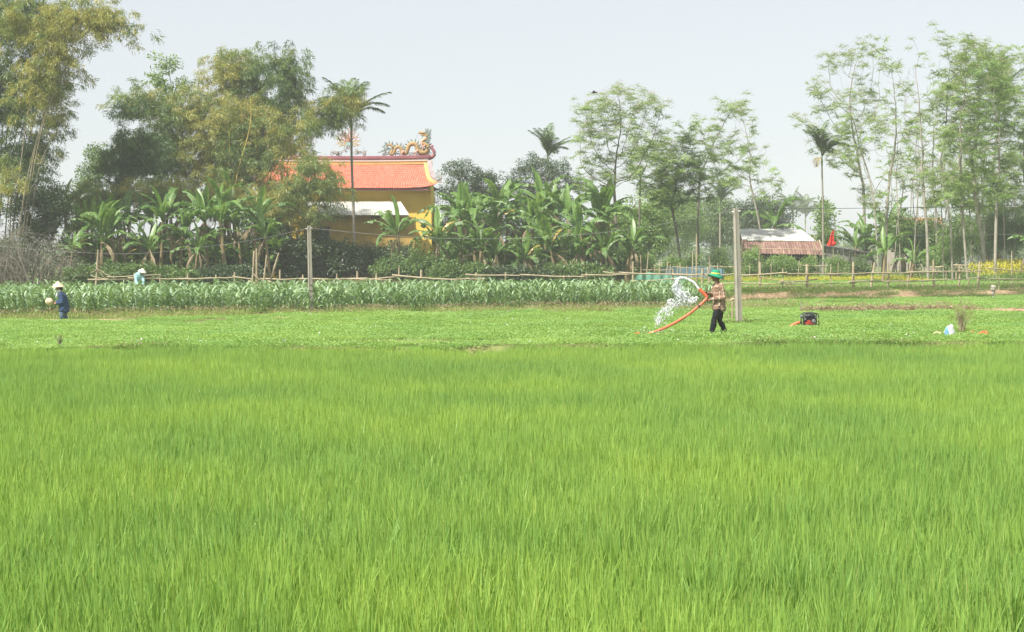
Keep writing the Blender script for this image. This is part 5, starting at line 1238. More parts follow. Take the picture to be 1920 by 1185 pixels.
bananas({
 'front row': [(757, 432, 97, .95, dict(n=7, note='banana plant standing alone under the right end of the white canopy')), (826, 452, 96, .85, dict(yel=2, note='banana plant with two large yellow leaves right of the white canopy')), (862, 470, 98, .8), (905, 458, 97, .85), (940, 470, 97, .75),
               (978, 478, 97, .7, dict(yel=1, n=6, note='low banana plant with one orange yellow leaf in the middle grove')), (1005, 456, 98, .85), (1045, 462, 97, .8), (1075, 476, 97, .7), (1102, 452, 98, .85), (1140, 472, 97, .75), (1176, 470, 98, .75)],
 'middle row': [(866, 412, 101, .9), (893, 400, 101, 1.0, dict(new=2)), (930, 425, 101, .9), (962, 415, 102, .95), (995, 420, 101, .95), (1062, 420, 101, .95), (1088, 408, 102, .9), (1128, 415, 101, .95), (1160, 440, 102, .85)],
 'back row': [(862, 400, 106, .9), (886, 382, 107, 1.0), (918, 385, 106, 1.0), (950, 388, 107, 1.0), (1030, 372, 106, 1.1, dict(new=2, note='tallest banana plant of the middle grove with two bright upright leaves')), (1012, 392, 107, 1.0), (1055, 388, 107, .95), (1135, 392, 106, 1.0)],
}, 'banana plants right of the temple', 'middle banana grove')
bananas({
 'row': [(1443, 412, 127, 1.15, dict(n=7, note='banana plant rising behind the left half of the shed roof')), (1598, 455, 122, 1.0), (1622, 440, 123, 1.05), (1655, 432, 122, 1.05), (1690, 448, 121, 1.0), (1655, 478, 99, .72, dict(n=5, dead=0, note='small banana plant with pale leaves just behind the right rail fence')),
         (1712, 482, 108, .7, dict(n=6)), (1935, 452, 92, .9, dict(n=7, note='banana plant cut by the right edge beside the yellow flowers')), (1870, 452, 124, 1.0)],
}, 'banana plants by the sheds', 'plants right of the lean-to')
# young suckers filling the gaps low in the groves
SUCK = []
def suckers():
    spots = [(x + rng.normal(0, 4), 94.5 + rng.uniform(0, 6)) for x in range(150, 540, 17)] + [(x + rng.normal(0, 4), 97 + rng.uniform(0, 8)) for x in range(825, 1190, 16)]
    cnt = {'left': 0, 'middle': 0}
    for x, d in sorted(spots):
        side = 'left' if x < 600 else 'middle'; cnt[side] += 1
        banana(x, 500 - rng.uniform(0, 28), d, rng.uniform(.55, .85), n=7, new=int(rng.random() < .3), dead=int(rng.random() < .4), lab='low young banana sucker in the %s banana grove, %s' % (side, ORDS[cnt[side] - 1]), group='young banana suckers in the %s grove' % side)
suckers()
# creepers and weeds in front of the stems
for k, (x, d, bl, n, lf, lab) in enumerate([
        (180, 90, [(150, 516, 40, 8), (205, 516, 36, 7)], 150, 'midleaf', 'low creeper patch at the left end of the left banana grove'),
        (300, 90.5, [(270, 516, 44, 11), (335, 516, 40, 8)], 190, 'midleaf', 'low creeper patch behind the stooping person'),
        (420, 91, [(395, 516, 40, 11), (450, 516, 36, 9)], 180, 'darkleaf', 'low creeper patch left of the leaning stakes'),
        (850, 93, [(835, 516, 36, 8), (880, 516, 40, 11)], 180, 'midleaf', 'low creeper patch left of centre under the middle banana grove'),
        (960, 93.5, [(930, 516, 40, 9), (990, 516, 40, 8)], 180, 'darkleaf', 'low creeper patch under the orange yellow banana leaf'),
        (1080, 94, [(1050, 516, 40, 9), (1110, 516, 40, 11)], 190, 'midleaf', 'low creeper patch at the right of the middle banana grove')]):
    bush('creeper_patch', lab, 'creeper', x, d, bl, n, lf, PBL if k % 2 else PBR, spread=.3, sc=(.6, 1.1), group='creepers under the banana groves')
# ------------------------------------------------------------------ fences, stakes, netting
def rail(T, a, b, r=.035, nm='rail', mat='stake', sag=.03):
    a, b = Vector(a), Vector(b); off = T.location; n = 7; pts = []
    for i in range(n):
        t = i / (n - 1); p = a.lerp(b, t); pts.append(p - off + Vector((0, rng.normal(0, .01), -sag * math.sin(PI * t) + rng.normal(0, .012))))
    mb = MB(); tube(mb, pts, np.linspace(r * 1.15, r * .8, n) * rng.uniform(.9, 1.1), 6); return mb.build(nm, M[mat], T, True)
def post(T, x, ytop, d, r=.05, lean=0.0, foot=None, mat='stake', nm='post'):
    top = P(x, ytop, d); bx = top.x - lean; z0 = G(bx, d) - .15; off = T.location; b = Vector((bx, d, z0)); pts = [b, b.lerp(top, .5) + Vector((rng.normal(0, .02), 0, 0)), top]
    mb = MB(); tube(mb, [p - off for p in pts], [r * 1.1, r, r * .85], 7); return mb.build(nm, M[mat], T, True)
def fence(label, posts, rails, group=None):
    x, yt, d = posts[0][:3]; b = P(x, yt, d); T = empty('rail_fence', (b.x, d, G(b.x, d)), label, 'fence', group)
    for p in posts: post(T, p[0], p[1], p[2], p[3] if len(p) > 3 else .05, p[4] if len(p) > 4 else 0)
    for (x0, y0, d0, x1, y1, d1, r) in rails: rail(T, P(x0, y0, d0), P(x1, y1, d1), r)
    return T
D1 = 84.5
fence('low weathered pole fence along the left banana grove behind the corn', [(252, 512, D1), (300, 516, D1), (352, 512, D1), (405, 515, D1), (440, 510, D1), (476, 470, D1 - .1, .05, .05), (482, 474, D1)],
      [(165, 524, D1 - .1, 300, 521, D1, .04), (240, 521, D1, 352, 522, D1, .035), (330, 523, D1 - .1, 445, 519, D1, .04), (436, 518, D1, 488, 524, D1, .045), (200, 519, D1 - .15, 302, 514, D1 - .1, .03), (170, 517, D1, 225, 526, D1, .025)])
fence('long low bamboo rail fence below the temple, behind the concrete pole', [(525, 506, D1, .05), (568, 515, D1), (632, 513, D1 - .05, .045, .08), (670, 508, D1, .06), (706, 512, D1, .055), (748, 501, D1, .045), (790, 506, D1, .07)],
      [(486, 522.5, D1 - .12, 570, 522.5, D1 - .1, .045), (562, 522.8, D1 - .12, 672, 522, D1 - .12, .045), (640, 522, D1 - .2, 735, 525, D1 - .15, .04), (668, 523, D1 - .12, 752, 518, D1 - .12, .042), (735, 516, D1 - .15, 830, 523, D1 - .12, .05), (815, 523, D1 - .12, 908, 522, D1 - .12, .042),
       (488, 534.5, D1 - .12, 552, 537, D1 - .1, .035), (628, 530, D1 - .12, 732, 531, D1 - .12, .035)])
fence('straight bamboo rail fence below the middle banana grove', [(893, 511, D1, .05), (948, 510, D1), (1005, 521, D1, .04), (1100, 511, D1, .045), (1057, 516, D1, .04)],
      [(872, 515, D1 - .12, 985, 516, D1 - .12, .04), (975, 515, D1 - .13, 1100, 519, D1 - .12, .042), (873, 522, D1 - .12, 910, 523, D1 - .12, .035), (1090, 516, D1 - .12, 1200, 513, D1 - 1, .035), (1130, 510, D1 - .12, 1190, 513, D1 - .6, .03)])
bl = lambda px: 67.3 + .744 * PX(px, 80) + 2.4
fd = lambda px: max(80.0, 67.3 + .744 * (PX(px, 84)) + 2.0)
fence('bamboo rail fence behind the man, beside the green netting', [(1187, 490, 82, .05), (1262, 504, 82, .05), (1306, 440, 82.5, .045), (1317, 503, 81, .06), (1327, 500, 80.8, .055, -.1), (1391, 520, 80.6, .03)],
      [(1160, 511, 82, 1275, 514, 81.9, .045), (1262, 514, 81.9, 1326, 514, 81, .045), (1322, 516, 80.8, 1384, 513, 80.4, .04), (1184, 527, 82, 1285, 521, 81.9, .035), (1280, 533, 81.8, 1328, 533, 80.8, .03), (1326, 529, 80.8, 1390, 531, 80.4, .035)])
pr = [(1425, 491, .06), (1468, 503, .035), (1513, 495, .085), (1558, 495, .03), (1600, 491, .075), (1640, 492, .06, .22), (1665, 493, .06), (1708, 490, .05, .18), (1730, 504, .025), (1750, 488, .065, -.06), (1774, 508, .022), (1799, 498, .05), (1815, 503, .03), (1837, 490, .065, .08), (1870, 496, .03, -.1), (1897, 475, .035)]
pp = [(p[0], p[1], fd(p[0]) , p[2], p[3] if len(p) > 3 else 0) for p in pr]
xs_ = [1388, 1425, 1468, 1513, 1558, 1600, 1640, 1665, 1708, 1750, 1799, 1837]
yu = [514, 516, 511, 509, 514, 512, 511, 511, 510.5, 509, 508, 507]
rr = []
for a in range(0, 11, 2):
    b_ = min(a + 2, 11); rr.append((xs_[a] - 6, yu[a] + rng.normal(0, .8), fd(xs_[a]) - .12, xs_[b_] + 8, yu[b_], fd(xs_[b_]) - .12, .042))
rr += [(1388, 531, fd(1388) - .12, 1470, 531, fd(1470) - .12, .035), (1425, 519, fd(1425) - .16, 1470, 527, fd(1470) - .14, .03), (1462, 529, fd(1462) - .14, 1533, 523, fd(1533) - .12, .04), (1470, 531, fd(1470) - .12, 1606, 531.5, fd(1606) - .12, .035), (1592, 528, fd(1592) - .12, 1720, 526, fd(1720) - .12, .045), (1700, 527, fd(1700) - .12, 1840, 521, fd(1840) - .12, .038),
       (1850, 503, fd(1850) - .12, 1935, 508, fd(1935) - .12, .038), (1835, 521, fd(1835) - .12, 1935, 523, fd(1935) - .12, .035), (1515, 498, fd(1515) - .1, 1550, 499, fd(1550) + 6, .03)]
fence('long rustic bamboo fence across the raised field on the right', pp, rr)
fence('short pale pole fence further back at the foot of the right grove', [(1793, 494, 103, .05), (1826, 490, 103, .05), (1848, 486, 103.5, .05), (1800, 498, 103, .07)], [(1745, 501, 103, 1770, 500, 103, .07), (1788, 497, 102.8, 1856, 497, 102.9, .06), (1796, 502, 102.8, 1830, 508, 102.9, .06), (1835, 508, 102.9, 1838, 507, 103, .05)])

def stakes(label, items, d, name='leaning_stakes', rails=()):
    b = P(items[0][0], 500, d); T = empty(name, (b.x, d, G(b.x, d)), label, 'stakes')
    for (x0, x1, y1, r) in items:
        dd = d + rng.normal(0, .15); t = P(x1, y1, dd); a = P(x0, 520, dd); a.z = G(a.x, dd) - .1; mb = MB(); tube(mb, [a - T.location, a.lerp(t, .5) - T.location + Vector((rng.normal(0, .015), 0, 0)), t - T.location], [r, r * .95, r * .8], 6); mb.build('stake', M['stake'], T, True)
    for (x0, y0, x1, y1, r) in rails: rail(T, P(x0, y0, d - .1), P(x1, y1, d - .1), r, 'crosspiece')
stakes('cluster of leaning bamboo stakes at the gap in the fence left of the concrete pole', [(471, 477, 470, .05), (481, 481, 466, .06), (492, 500, 478, .05), (496, 523, 474, .06), (486, 478, 512, .07)], D1 - .3, rails=[(465, 527, 500, 533, .045), (474, 512, 487, 525, .04), (500, 526, 528, 534, .05)])
stakes('white bleached stake standing alone before the left banana grove', [(178, 184, 468, .06)], 86, 'bean_stake', rails=[(180, 503, 215, 522, .03), (182, 504, 170, 512, .02), (182, 506, 200, 524, .02)])
stakes('row of thin trellis stakes between the green and the blue netting', [(1212, 1216, 472, .04), (1203, 1201, 478, .04), (1236, 1237, 488, .04), (1245, 1253, 490, .04), (1256, 1257, 496, .04), (1268, 1270, 497, .03), (1277, 1275, 493, .04), (1289, 1288, 499, .045), (1225, 1228, 500, .035), (1297, 1299, 470, .04), (1332, 1330, 480, .03), (1345, 1346, 492, .035)], 97, 'trellis_stakes',
       rails=[(1205, 506, 1260, 505, .03), (1260, 500, 1330, 504, .03), (1330, 499, 1385, 500, .03)])
stakes('thin bean poles in front of the tin shed hedge', [(1404, 1406, 495, .03), (1422, 1424, 470, .03), (1445, 1447, 490, .025), (1496, 1499, 488, .03), (1547, 1549, 492, .03), (1570, 1572, 492, .03)], 104, 'bean_poles', rails=[(1500, 497, 1550, 498, .03)])
stakes('single tall thin pole rising from the yellow flowers at the right edge', [(1897, 1897, 470, .035)], 95, 'bean_stake')

def netting(name, label, mat, top, bot_dy, d):
    q = [P(x, y, d + rng.normal(0, .1)) for x, y in top]; n = 30; c = bez(q, n); b = c.copy()
    for i in range(n): b[i, 2] = max(gz(b[i:i + 1, 0], b[i:i + 1, 1])[0] + .02, c[i, 2] - bot_dy * (.85 + .2 * rng.random())); b[i, 1] += rng.normal(0, .08)
    mid = (c + b) / 2 + np.stack([0 * c[:, 0], .12 * np.sin(np.arange(n) * 1.3), 0 * c[:, 0]], -1)
    V = np.stack([c, mid, b], 1).reshape(-1, 3); mb = MB(); mb.add(V, [[i * 3 + k, i * 3 + k + 1, i * 3 + k + 4, i * 3 + k + 3] for i in range(n - 1) for k in (0, 1)])
    tag(mb.build(name, M[mat], None, True), label, 'netting')
netting('green_netting', 'sheet of green netting hung low behind the fence left of the man', 'net_green', [(1192, 517), (1215, 510), (1240, 514), (1262, 517), (1290, 522)], .75, 84)
netting('blue_netting', 'strip of faded blue netting round the trellis garden behind the man', 'net_blue', [(1238, 500), (1275, 501), (1310, 499), (1350, 503), (1358, 505)], .75, 99)

# ------------------------------------------------------------------ concrete poles, wires, small field things
def pole(label, top, bot, d, wpx, insul=False):
    a = P(*bot, d); t = P(*top, d); z0 = G(a.x, d); T = empty('concrete_pole', (a.x, d, z0), label, 'pole', 'concrete poles in the field'); wd = wpx / SP(d)
    mb = MB(); V = []
    h = t.z - z0; dx = t.x - a.x; rot = .38
    for z, s in ((-.3, 1.06), (h * .5, 1.0), (h, .9)):
        for x, y in ((-1, -1), (1, -1), (1, 1), (-1, 1)):
            ch = .82
            for ex, ey in (((x * ch, y) if x * y > 0 else (x, y * ch)), ((x, y * ch) if x * y > 0 else (x * ch, y))):
                X, Y = ex * wd * .38 * s, ey * wd * .38 * s; V.append((dx * max(z, 0) / h + X * math.cos(rot) - Y * math.sin(rot), X * math.sin(rot) + Y * math.cos(rot), z))
    mb.add(V, [[k * 8 + i, k * 8 + (i + 1) % 8, k * 8 + 8 + (i + 1) % 8, k * 8 + 8 + i] for k in (0, 1) for i in range(8)]); mb.add(V, [[16, 17, 18, 19, 20, 21, 22, 23]])
    mb.build('shaft', M['concrete'], T)
    for zz, sx in ((h - .12, -1), (h - .10, 1)):
        mb = MB(); c = np.array([dx + sx * wd * .5, -.05, zz]); tube(mb, [c - [sx * .04, 0, 0], c, c + [sx * .015, 0, 0], c + [sx * .03, 0, .0]], [.012, .022, .014, .02], 8); mb.build('insulator', M['porcelain'], T, True)
    return T
pole('shorter concrete pole at the edge of the corn, left of the middle', (579.5, 423), (583, 588), 58.7, 9.5, True)
pole('taller concrete pole standing right behind the man with the hose', (1379.5, 390), (1386, 607), 49.2, 13)
def wire(label, pts, r, mat):
    c = bez(pts, 40); mb = MB(); tube(mb, c, r, 4); tag(mb.build('wire', M[mat]), label, 'wire')
wire('sagging pale wire running left from the shorter concrete pole', [P(577.5, 428, 58.6), P(480, 449, 60), P(380, 463, 62), P(225, 476, 65), P(0, 462, 70), P(-200, 440, 74)], .006, 'wire')
wire('sagging pale wire between the two concrete poles', [P(582, 427.5, 58.6), P(700, 439, 57.6), P(840, 447, 56.3), P(1000, 446, 54.6), P(1180, 430, 52.4), P(1376, 394, 49.2)], .0055, 'wire')
wire('dark wire running right from the taller concrete pole', [P(1384, 392.5, 49.2), P(1500, 391.5, 50), P(1640, 390, 51), P(1780, 388, 52), P(1960, 383, 53)], .008, 'wire_dark')
wire('second lower wire crossing behind the right grove trunks', [P(1384, 436, 80), P(1580, 440, 84), P(1800, 441, 90), P(1990, 437, 94)], .008, 'wire')

def flag():
    d = 112; b = P(1561, 500, d); T = empty('flag', (b.x, d, G(b.x, d)), 'limp red flag hanging from a thin pole beside the lean-to', 'flag'); o = T.location
    mb = MB(); tube(mb, [Vector((0, 0, -.1)), P(1564, 428, d) - o], [.03, .02], 6); mb.build('flagpole', M['stake'], T, True)
    V = []; n, m = 14, 7; top = P(1563.5, 431, d) - o
    for i in range(n + 1):
        t = i / n
        for j in range(m + 1):
            u = j / m; wd = .10 + .36 * t ** .8; V.append(top + Vector((-u * wd + .02 * math.sin(9 * t + 3 * u), -.10 * math.sin(u * 9 + t * 2), -t * 1.15 - .10 * u * (1 - t))))
    mb = MB(); mb.add([tuple(v) for v in V], [[i * (m + 1) + j, (i + 1) * (m + 1) + j, (i + 1) * (m + 1) + j + 1, i * (m + 1) + j + 1] for i in range(n) for j in range(m)]); mb.build('cloth', M['flag'], T, True)
    mb = MB(); V = []; c = P(1562, 457, d) - o
    for i in range(9):
        for j in range(9): a = i / 8 * PI; p = j / 8 * 2 * PI; rr_ = .15 * (1 + .25 * math.sin(3 * p + 2 * a)); V.append((c.x + rr_ * math.sin(a) * math.cos(p) * 1.05, c.y - .2 + rr_ * math.sin(a) * math.sin(p) * .6, c.z + rr_ * math.cos(a)))
    mb.add(V, [[i * 9 + j, (i + 1) * 9 + j, (i + 1) * 9 + j + 1, i * 9 + j + 1] for i in range(8) for j in range(8)]); mb.build('bunched_cloth', M['flag'], T, True)
flag()

def bird():
    p = P(1114, 174, 90); T = empty('bird', p, 'tiny dark bird flying in the pale sky above the middle trees', 'bird'); mb = MB()
    tube(mb, [(-.17, 0, 0), (-.08, 0, .01), (.06, 0, .01), (.16, 0, .03), (.20, 0, .02)], [.012, .04, .045, .03, .008], 7)
    for s in (-1, 1): mb.add([(.06, 0, .03), (-.06, 0, .03), (-.10, s * .3, .10), (.04, s * .22, .09), (-.05, s * .46, .05)], [[0, 1, 2, 3], [3, 2, 4, 4]][:1]); mb.add([(.04, s * .22, .09), (-.10, s * .3, .10), (-.05, s * .46, .05)], [[0, 1, 2]])
    mb.add([(-.15, -.02, 0), (-.15, .02, 0), (-.28, .06, .0), (-.28, -.06, 0)], [[0, 1, 2, 3]]); mb.build('body', M['bird'], T)
bird()

def straw_row():
    mb = MB()
    for k in range(1900):
        px = 1508 + 330 * rng.random() ** 1.1 if k < 1600 else rng.uniform(1500, 1960); X0 = PX(px, 60.6); Y0 = straw_line(X0) + rng.normal(0, .16 if px < 1830 else .3); z = G(X0, Y0) + abs(rng.normal(0, .09)) * (1 if px < 1830 else .4)
        a = rng.uniform(0, 6.28); L = rng.uniform(.15, .5); dz = rng.normal(0, .10); mb_v = np.array([[X0, Y0, z], [X0 + L * math.cos(a) * .5, Y0 + L * math.sin(a) * .5, z + dz + .04], [X0 + L * math.cos(a), Y0 + L * math.sin(a), max(z + dz, G(X0, Y0) + .01)]])
        tube(mb, mb_v, [.010, .010, .006], 3, 0, False)
    tag(mb.build('dry_stalks', M['straw']), kind='stuff')
    # soil under it
    xs = np.linspace(PX(1500, 60), PX(2000, 60), 40); V = []
    for x in xs:
        w_ = .42 + .12 * math.sin(x * 3.1)
        for t, h in ((-1, .01), (-.4, .09), (.4, .09), (1, .01)): yy = straw_line(x) + t * w_; V.append((x, yy, G(x, yy) + h + .02 * math.sin(7 * x + 3 * t)))
    mb = MB(); mb.add(V, [[i * 4 + k, i * 4 + 4 + k, i * 4 + 5 + k, i * 4 + 1 + k] for i in range(39) for k in range(3)]); tag(mb.build('soil_ridge', M['soil'], None, True), kind='structure')
straw_row()

def shrublet(name, label, cat, px, py, d, h, n, leaf, spread=.3, stem='twig', lp=PBR, sc=(.35, .6)):
    b = P(px, py, d); z0 = G(b.x, d); T = empty(name, (b.x, d, z0), label, cat); mb = MB(); tips = []
    for k in range(n):
        a = rng.uniform(0, 6.28); e = Vector((math.cos(a) * spread * rng.random(), math.sin(a) * spread * rng.random(), h * rng.uniform(.5, 1))); c = bez([(e.x * .1, e.y * .1, -.03), (e.x * .4, e.y * .4, e.z * .55), tuple(e)], 6)
        tube(mb, c, np.linspace(.012, .004, 6), 4, 0, False); tips += [c[-1], c[-2], c[-3]]
    mb.build('stem', M[stem], T, True)
    if leaf: tips = np.array(tips)[::3]; mb = MB(); put(mb, lp, tips, rand_rot(len(tips), .4, sc)); mb.build('foliage', M[leaf], T)
    return T
shrublet('uprooted_shrub', 'half dry upright weed clump beside the white sack', 'shrub', 1803, 628, 42, .85, 34, 'weed', .42, stem='stake', lp=PB, sc=(.10, .22))
shrublet('uprooted_shrub', 'dry twiggy weed standing in the bean field at the left', 'shrub', 112, 656, 35.6, .32, 12, 'weed', .12, lp=PB, sc=(.07, .13))
shrublet('uprooted_shrub', 'bare grey twig stuck in the ground at the left end of the dry stalk row', 'shrub', 1500, 585, 60.3, .55, 6, None, .35)
shrublet('uprooted_shrub', 'small weedy clump behind the man at the pale tap stake', 'shrub', 1372, 590, 53, .28, 14, 'weed', .3, lp=PB, sc=(.12, .22))

def tap():
    d = 52.0; b = P(1373, 600, d); T = empty('tap_stake', (b.x, d, G(b.x, d)), 'short pale tap stake with a bent head just left of the taller concrete pole', 'stake'); t = P(1373.5, 566, d) - T.location; t.z = .66
    mb = MB(); tube(mb, [Vector((0, 0, -.1)), Vector((t.x * .5, 0, t.z * .5)), t], [.035, .032, .03], 8); mb.build('pipe', M['stake'], T, True)
    mb = MB(); tube(mb, [t + Vector((-.07, 0, .0)), t + Vector((0, 0, .05)), t + Vector((.07, 0, .045)), t + Vector((.10, 0, .0))], [.03, .045, .035, .02], 8); mb.build('head', M['stake'], T, True)
tap()
def wrapped_post():
    d = fd(1862) - 2.6; b = P(1862, 557, d); T = empty('wrapped_post', (b.x, d, G(b.x, d)), 'mottled sacking bundle on a short stake on the grassy bank at the right', 'post')
    mb = MB(); tube(mb, [(0, 0, -.1), (.01, 0, .25), (0, 0, .5)], [.05, .055, .05], 7); mb.build('stake', M['sacking'], T, True)
    mb = MB(); tube(mb, bez([(.02, 0, .12), (-.02, 0, .22), (.03, 0, .32), (0, 0, .42), (.02, 0, .52), (.01, 0, .62), (.02, 0, .68)], 14), [.05, .09, .08, .10, .085, .10, .14, .15, .14, .16, .16, .13, .09, .03], 10); mb.build('wrapping', M['sacking'], T, True)
wrapped_post()

# ------------------------------------------------------------------ pump, hoses, sack
DP = 46.0
def pump():
    c = P(1518, 619, DP); T = empty('water_pump', (c.x, DP, G(c.x, DP) + .10), 'black framed petrol water pump with red base standing in the bean field', 'pump')
    s = 1 / SP(DP); q = lambda px, py, dy=0.0: np.array([(px - 1518) * s, dy, (619 - py) * s])
    for dy in (-.17, .17):                                          # roll cage: one bent tube a side
        mb = MB(); tube(mb, bez([q(1505, 619, dy), q(1504, 610, dy), q(1504.5, 602, dy), q(1508, 597.4, dy), q(1520, 596.6, dy), q(1529, 597.2, dy), q(1532.6, 601, dy), q(1533, 610, dy), q(1533, 619, dy)], 26), .016, 7); tube(mb, [q(1504.5, 618.5, dy), q(1533.5, 618.5, dy)], .016, 7); mb.build('frame_tube', M['black_metal'], T, True)
    for px_, py_ in ((1505, 618.5), (1533, 618.5), (1511, 596.9), (1528, 596.9)):
        mb = MB(); tube(mb, [q(px_, py_, -.17), q(px_, py_, .17)], .014, 6); mb.build('frame_crossbar', M['black_metal'], T, True)
    mb = MB(); tube(mb, [q(1509, 603, 0), q(1511, 603, 0), q(1526, 603, 0), q(1528.5, 603, 0)], [.03, .075, .075, .03], 14); mb.build('fuel_tank', M['black_metal'], T, True)
    mb = MB(); tube(mb, [q(1519, 599.4), q(1519, 597.6)], .03, 8); mb.build('fuel_cap', M['grey_metal'], T, True)
    mb = MB(); box(mb, q(1522, 611.5), (.22, .22, .17)); 
    for k in range(5): box(mb, q(1522, 607.5 + 2 * k, -.12), (.2, .03, .012))
    mb.build('engine_block', M['black_metal'], T)
    mb = MB(); tube(mb, [q(1524, 612, -.11), q(1524, 612, -.17), q(1524, 612, -.185)], [.062, .062, .04], 16); mb.build('recoil_cover', M['grey_metal'], T, True)
    mb = MB(); tube(mb, [q(1506, 611.5), q(1508, 611.5), q(1513, 611.5), q(1515, 611.5)], [.05, .10, .10, .06], 14); mb.build('pump_housing', M['black_metal'], T, True)
    mb = MB(); tube(mb, bez([q(1508, 606), q(1504, 603.2), q(1500.5, 603.8)], 6), .042, 10); mb.build('outlet', M['grey_metal'], T, True)
    mb = MB(); tube(mb, [q(1513, 616), q(1513, 617.5)], .04, 8); box(mb, q(1518, 615.6), (.30, .27, .06)); box(mb, q(1515, 612), (.09, .28, .06)); mb.build('base_plate', M['red_metal'], T)
    mb = MB(); tube(mb, bez([q(1529, 608, .05), q(1531, 606, .09), q(1531.5, 602, .10)], 6), .03, 8); mb.build('exhaust', M['grey_metal'], T, True)
pump()
def field_z(p, h=.06): return Vector((p.x, p.y, G(p.x, p.y) + h))
def hose(name, label, pts, r, n, clips=()):
    c = bez(pts, n); o = empty(name, Vector(c[0]), label, 'hose'); mb = MB(); tube(mb, c - np.array(o.location), r, 10); mb.build('tube', M['orange_hose'], o, True)
    for t in clips:
        i = int(t * (n - 1)); mb = MB(); tube(mb, c[i:i + 2] - np.array(o.location), np.broadcast_to(r, (n,))[i] * 1.14, 10); mb.build('clamp', M['black_metal'], o, True)
    return o
hose('suction_hose', 'short orange hose leaving the pump towards the left', [P(1501, 603.8, DP), P(1494, 606, DP), P(1484, 611, DP), P(1474, 616, DP), field_z(P(1466, 618, DP - .1), .03), field_z(P(1455, 620, DP - .2), -.05)], .042, 26, (.02,))
DM = 41.0
hose('water_hose', 'long orange hose held by the man, trailing down into the crop', [P(1310.5, 541.5, DM - .10), P(1316.5, 547.5, DM - .10), P(1322.5, 553.5, DM - .1), P(1325.5, 558, DM - .12), P(1322.5, 562.5, DM - .14), P(1311, 573.5, DM - .16), P(1290, 590, DM - .2), P(1265, 605.5, DM - .25), P(1240, 617.5, DM - .3), P(1217, 625.5, DM - .3),
     field_z(P(1205, 628, DM - .3), .02), field_z(P(1197, 630, DM - .3), .09), field_z(P(1185, 631, DM - .2), .02), field_z(P(1160, 632, DM), -.05)], np.concatenate([np.full(14, .046), np.linspace(.042, .034, 6), np.full(60, .035)]), 80, (.23, .385))
# the small orange heap of hose by the sack and the second end of it
hose('hose_coil', 'crumpled orange hose heap right of the dry weed clump', [P(1832, 630, 41.6), P(1840, 626, 41.6), P(1846, 624, 41.7), P(1851, 627, 41.6), P(1845, 629, 41.5), P(1838, 629.5, 41.5), P(1848, 625.5, 41.8), P(1853, 629, 41.8), P(1856, 632, 41.8)], .06, 30)
hose('hose_coil', 'orange hose end poking out of the crop at the foot of the dry weed clump', [P(1815, 629, 42), P(1819, 626, 42), P(1823, 623, 42), P(1825, 626.5, 42.1), P(1825, 631, 42.1)], .05, 14)
def sack():
    d = 40.8; b = P(1780, 633, d); T = empty('white_sack', (b.x, d, G(b.x, d)), 'white woven sack with blue print slumped at the edge of the rice', 'sack')
    def lump(c, s, seed, nm, mat, p=None):
        V = []; n, m = 14, 20
        for i in range(n + 1):
            for j in range(m):
                a = PI * i / n; f = 2 * PI * j / m; r = 1 + .10 * math.sin(3 * f + seed) + .07 * math.sin(5 * a + 2 * f + seed) + .05 * math.sin(9 * f - 4 * a)
                z = math.cos(a); V.append((c[0] + s[0] * r * math.sin(a) ** .8 * math.cos(f), c[1] + s[1] * r * math.sin(a) ** .8 * math.sin(f), c[2] + s[2] * z * (1 + .06 * math.sin(4 * f))))
        mb = MB(); mb.add(V, [[i * m + j, i * m + (j + 1) % m, (i + 1) * m + (j + 1) % m, (i + 1) * m + j] for i in range(n) for j in range(m)]); return mb.build(nm, M[mat], p or T, True)
    lump((0, 0, .10), (.13, .12, .19), 1, 'bag', 'sack'); lump((-.075, -.05, .10), (.065, .085, .165), 2, 'print_panel', 'sack_blue'); lump((.05, .02, .27), (.05, .05, .06), 3, 'tied_neck', 'sack')
    T2 = empty('feed_bag', (P(1764, 630, d).x, d + .3, G(P(1764, 630, d).x, d)), 'small crumpled beige bag left of the white sack', 'bag'); lump((0, 0, .05), (.12, .09, .09), 5, 'bag', 'straw_hat', T2); lump((-.13, 0, .03), (.07, .05, .05), 7, 'bag_mouth', 'straw_hat', T2)
sack()
# ------------------------------------------------------------------ people
def capsule(mb, a, ra, b, rb, n=14):
    a, b = np.array(a, float), np.array(b, float); ax = b - a; L = np.linalg.norm(ax); ax = ax / (L + 1e-9)
    ts = [(-ra * math.cos(t), ra * math.sin(t)) for t in np.linspace(.08, PI / 2, 6)] + [(L + rb * math.sin(t), rb * math.cos(t)) for t in np.linspace(0, PI / 2 - .08, 6)]
    ref = np.array([0, 0, 1.0]) if abs(ax[2]) < .9 else np.array([1.0, 0, 0]); u = norm(np.cross(ax, ref)); v = np.cross(ax, u); V = []
    for h, r in ts:
        for k in range(n): f = 2 * PI * k / n; V.append(a + ax * h + (u * math.cos(f) + v * math.sin(f)) * r)
    m = len(ts); mb.add(V, [[i * n + j, i * n + (j + 1) % n, (i + 1) * n + (j + 1) % n, (i + 1) * n + j] for i in range(m - 1) for j in range(n)]); mb.add(V, [list(range(n))[::-1], list(range((m - 1) * n, m * n))])
def chain(mb, pts):
    for (a, ra), (b, rb) in zip(pts[:-1], pts[1:]): capsule(mb, a, ra, b, rb)
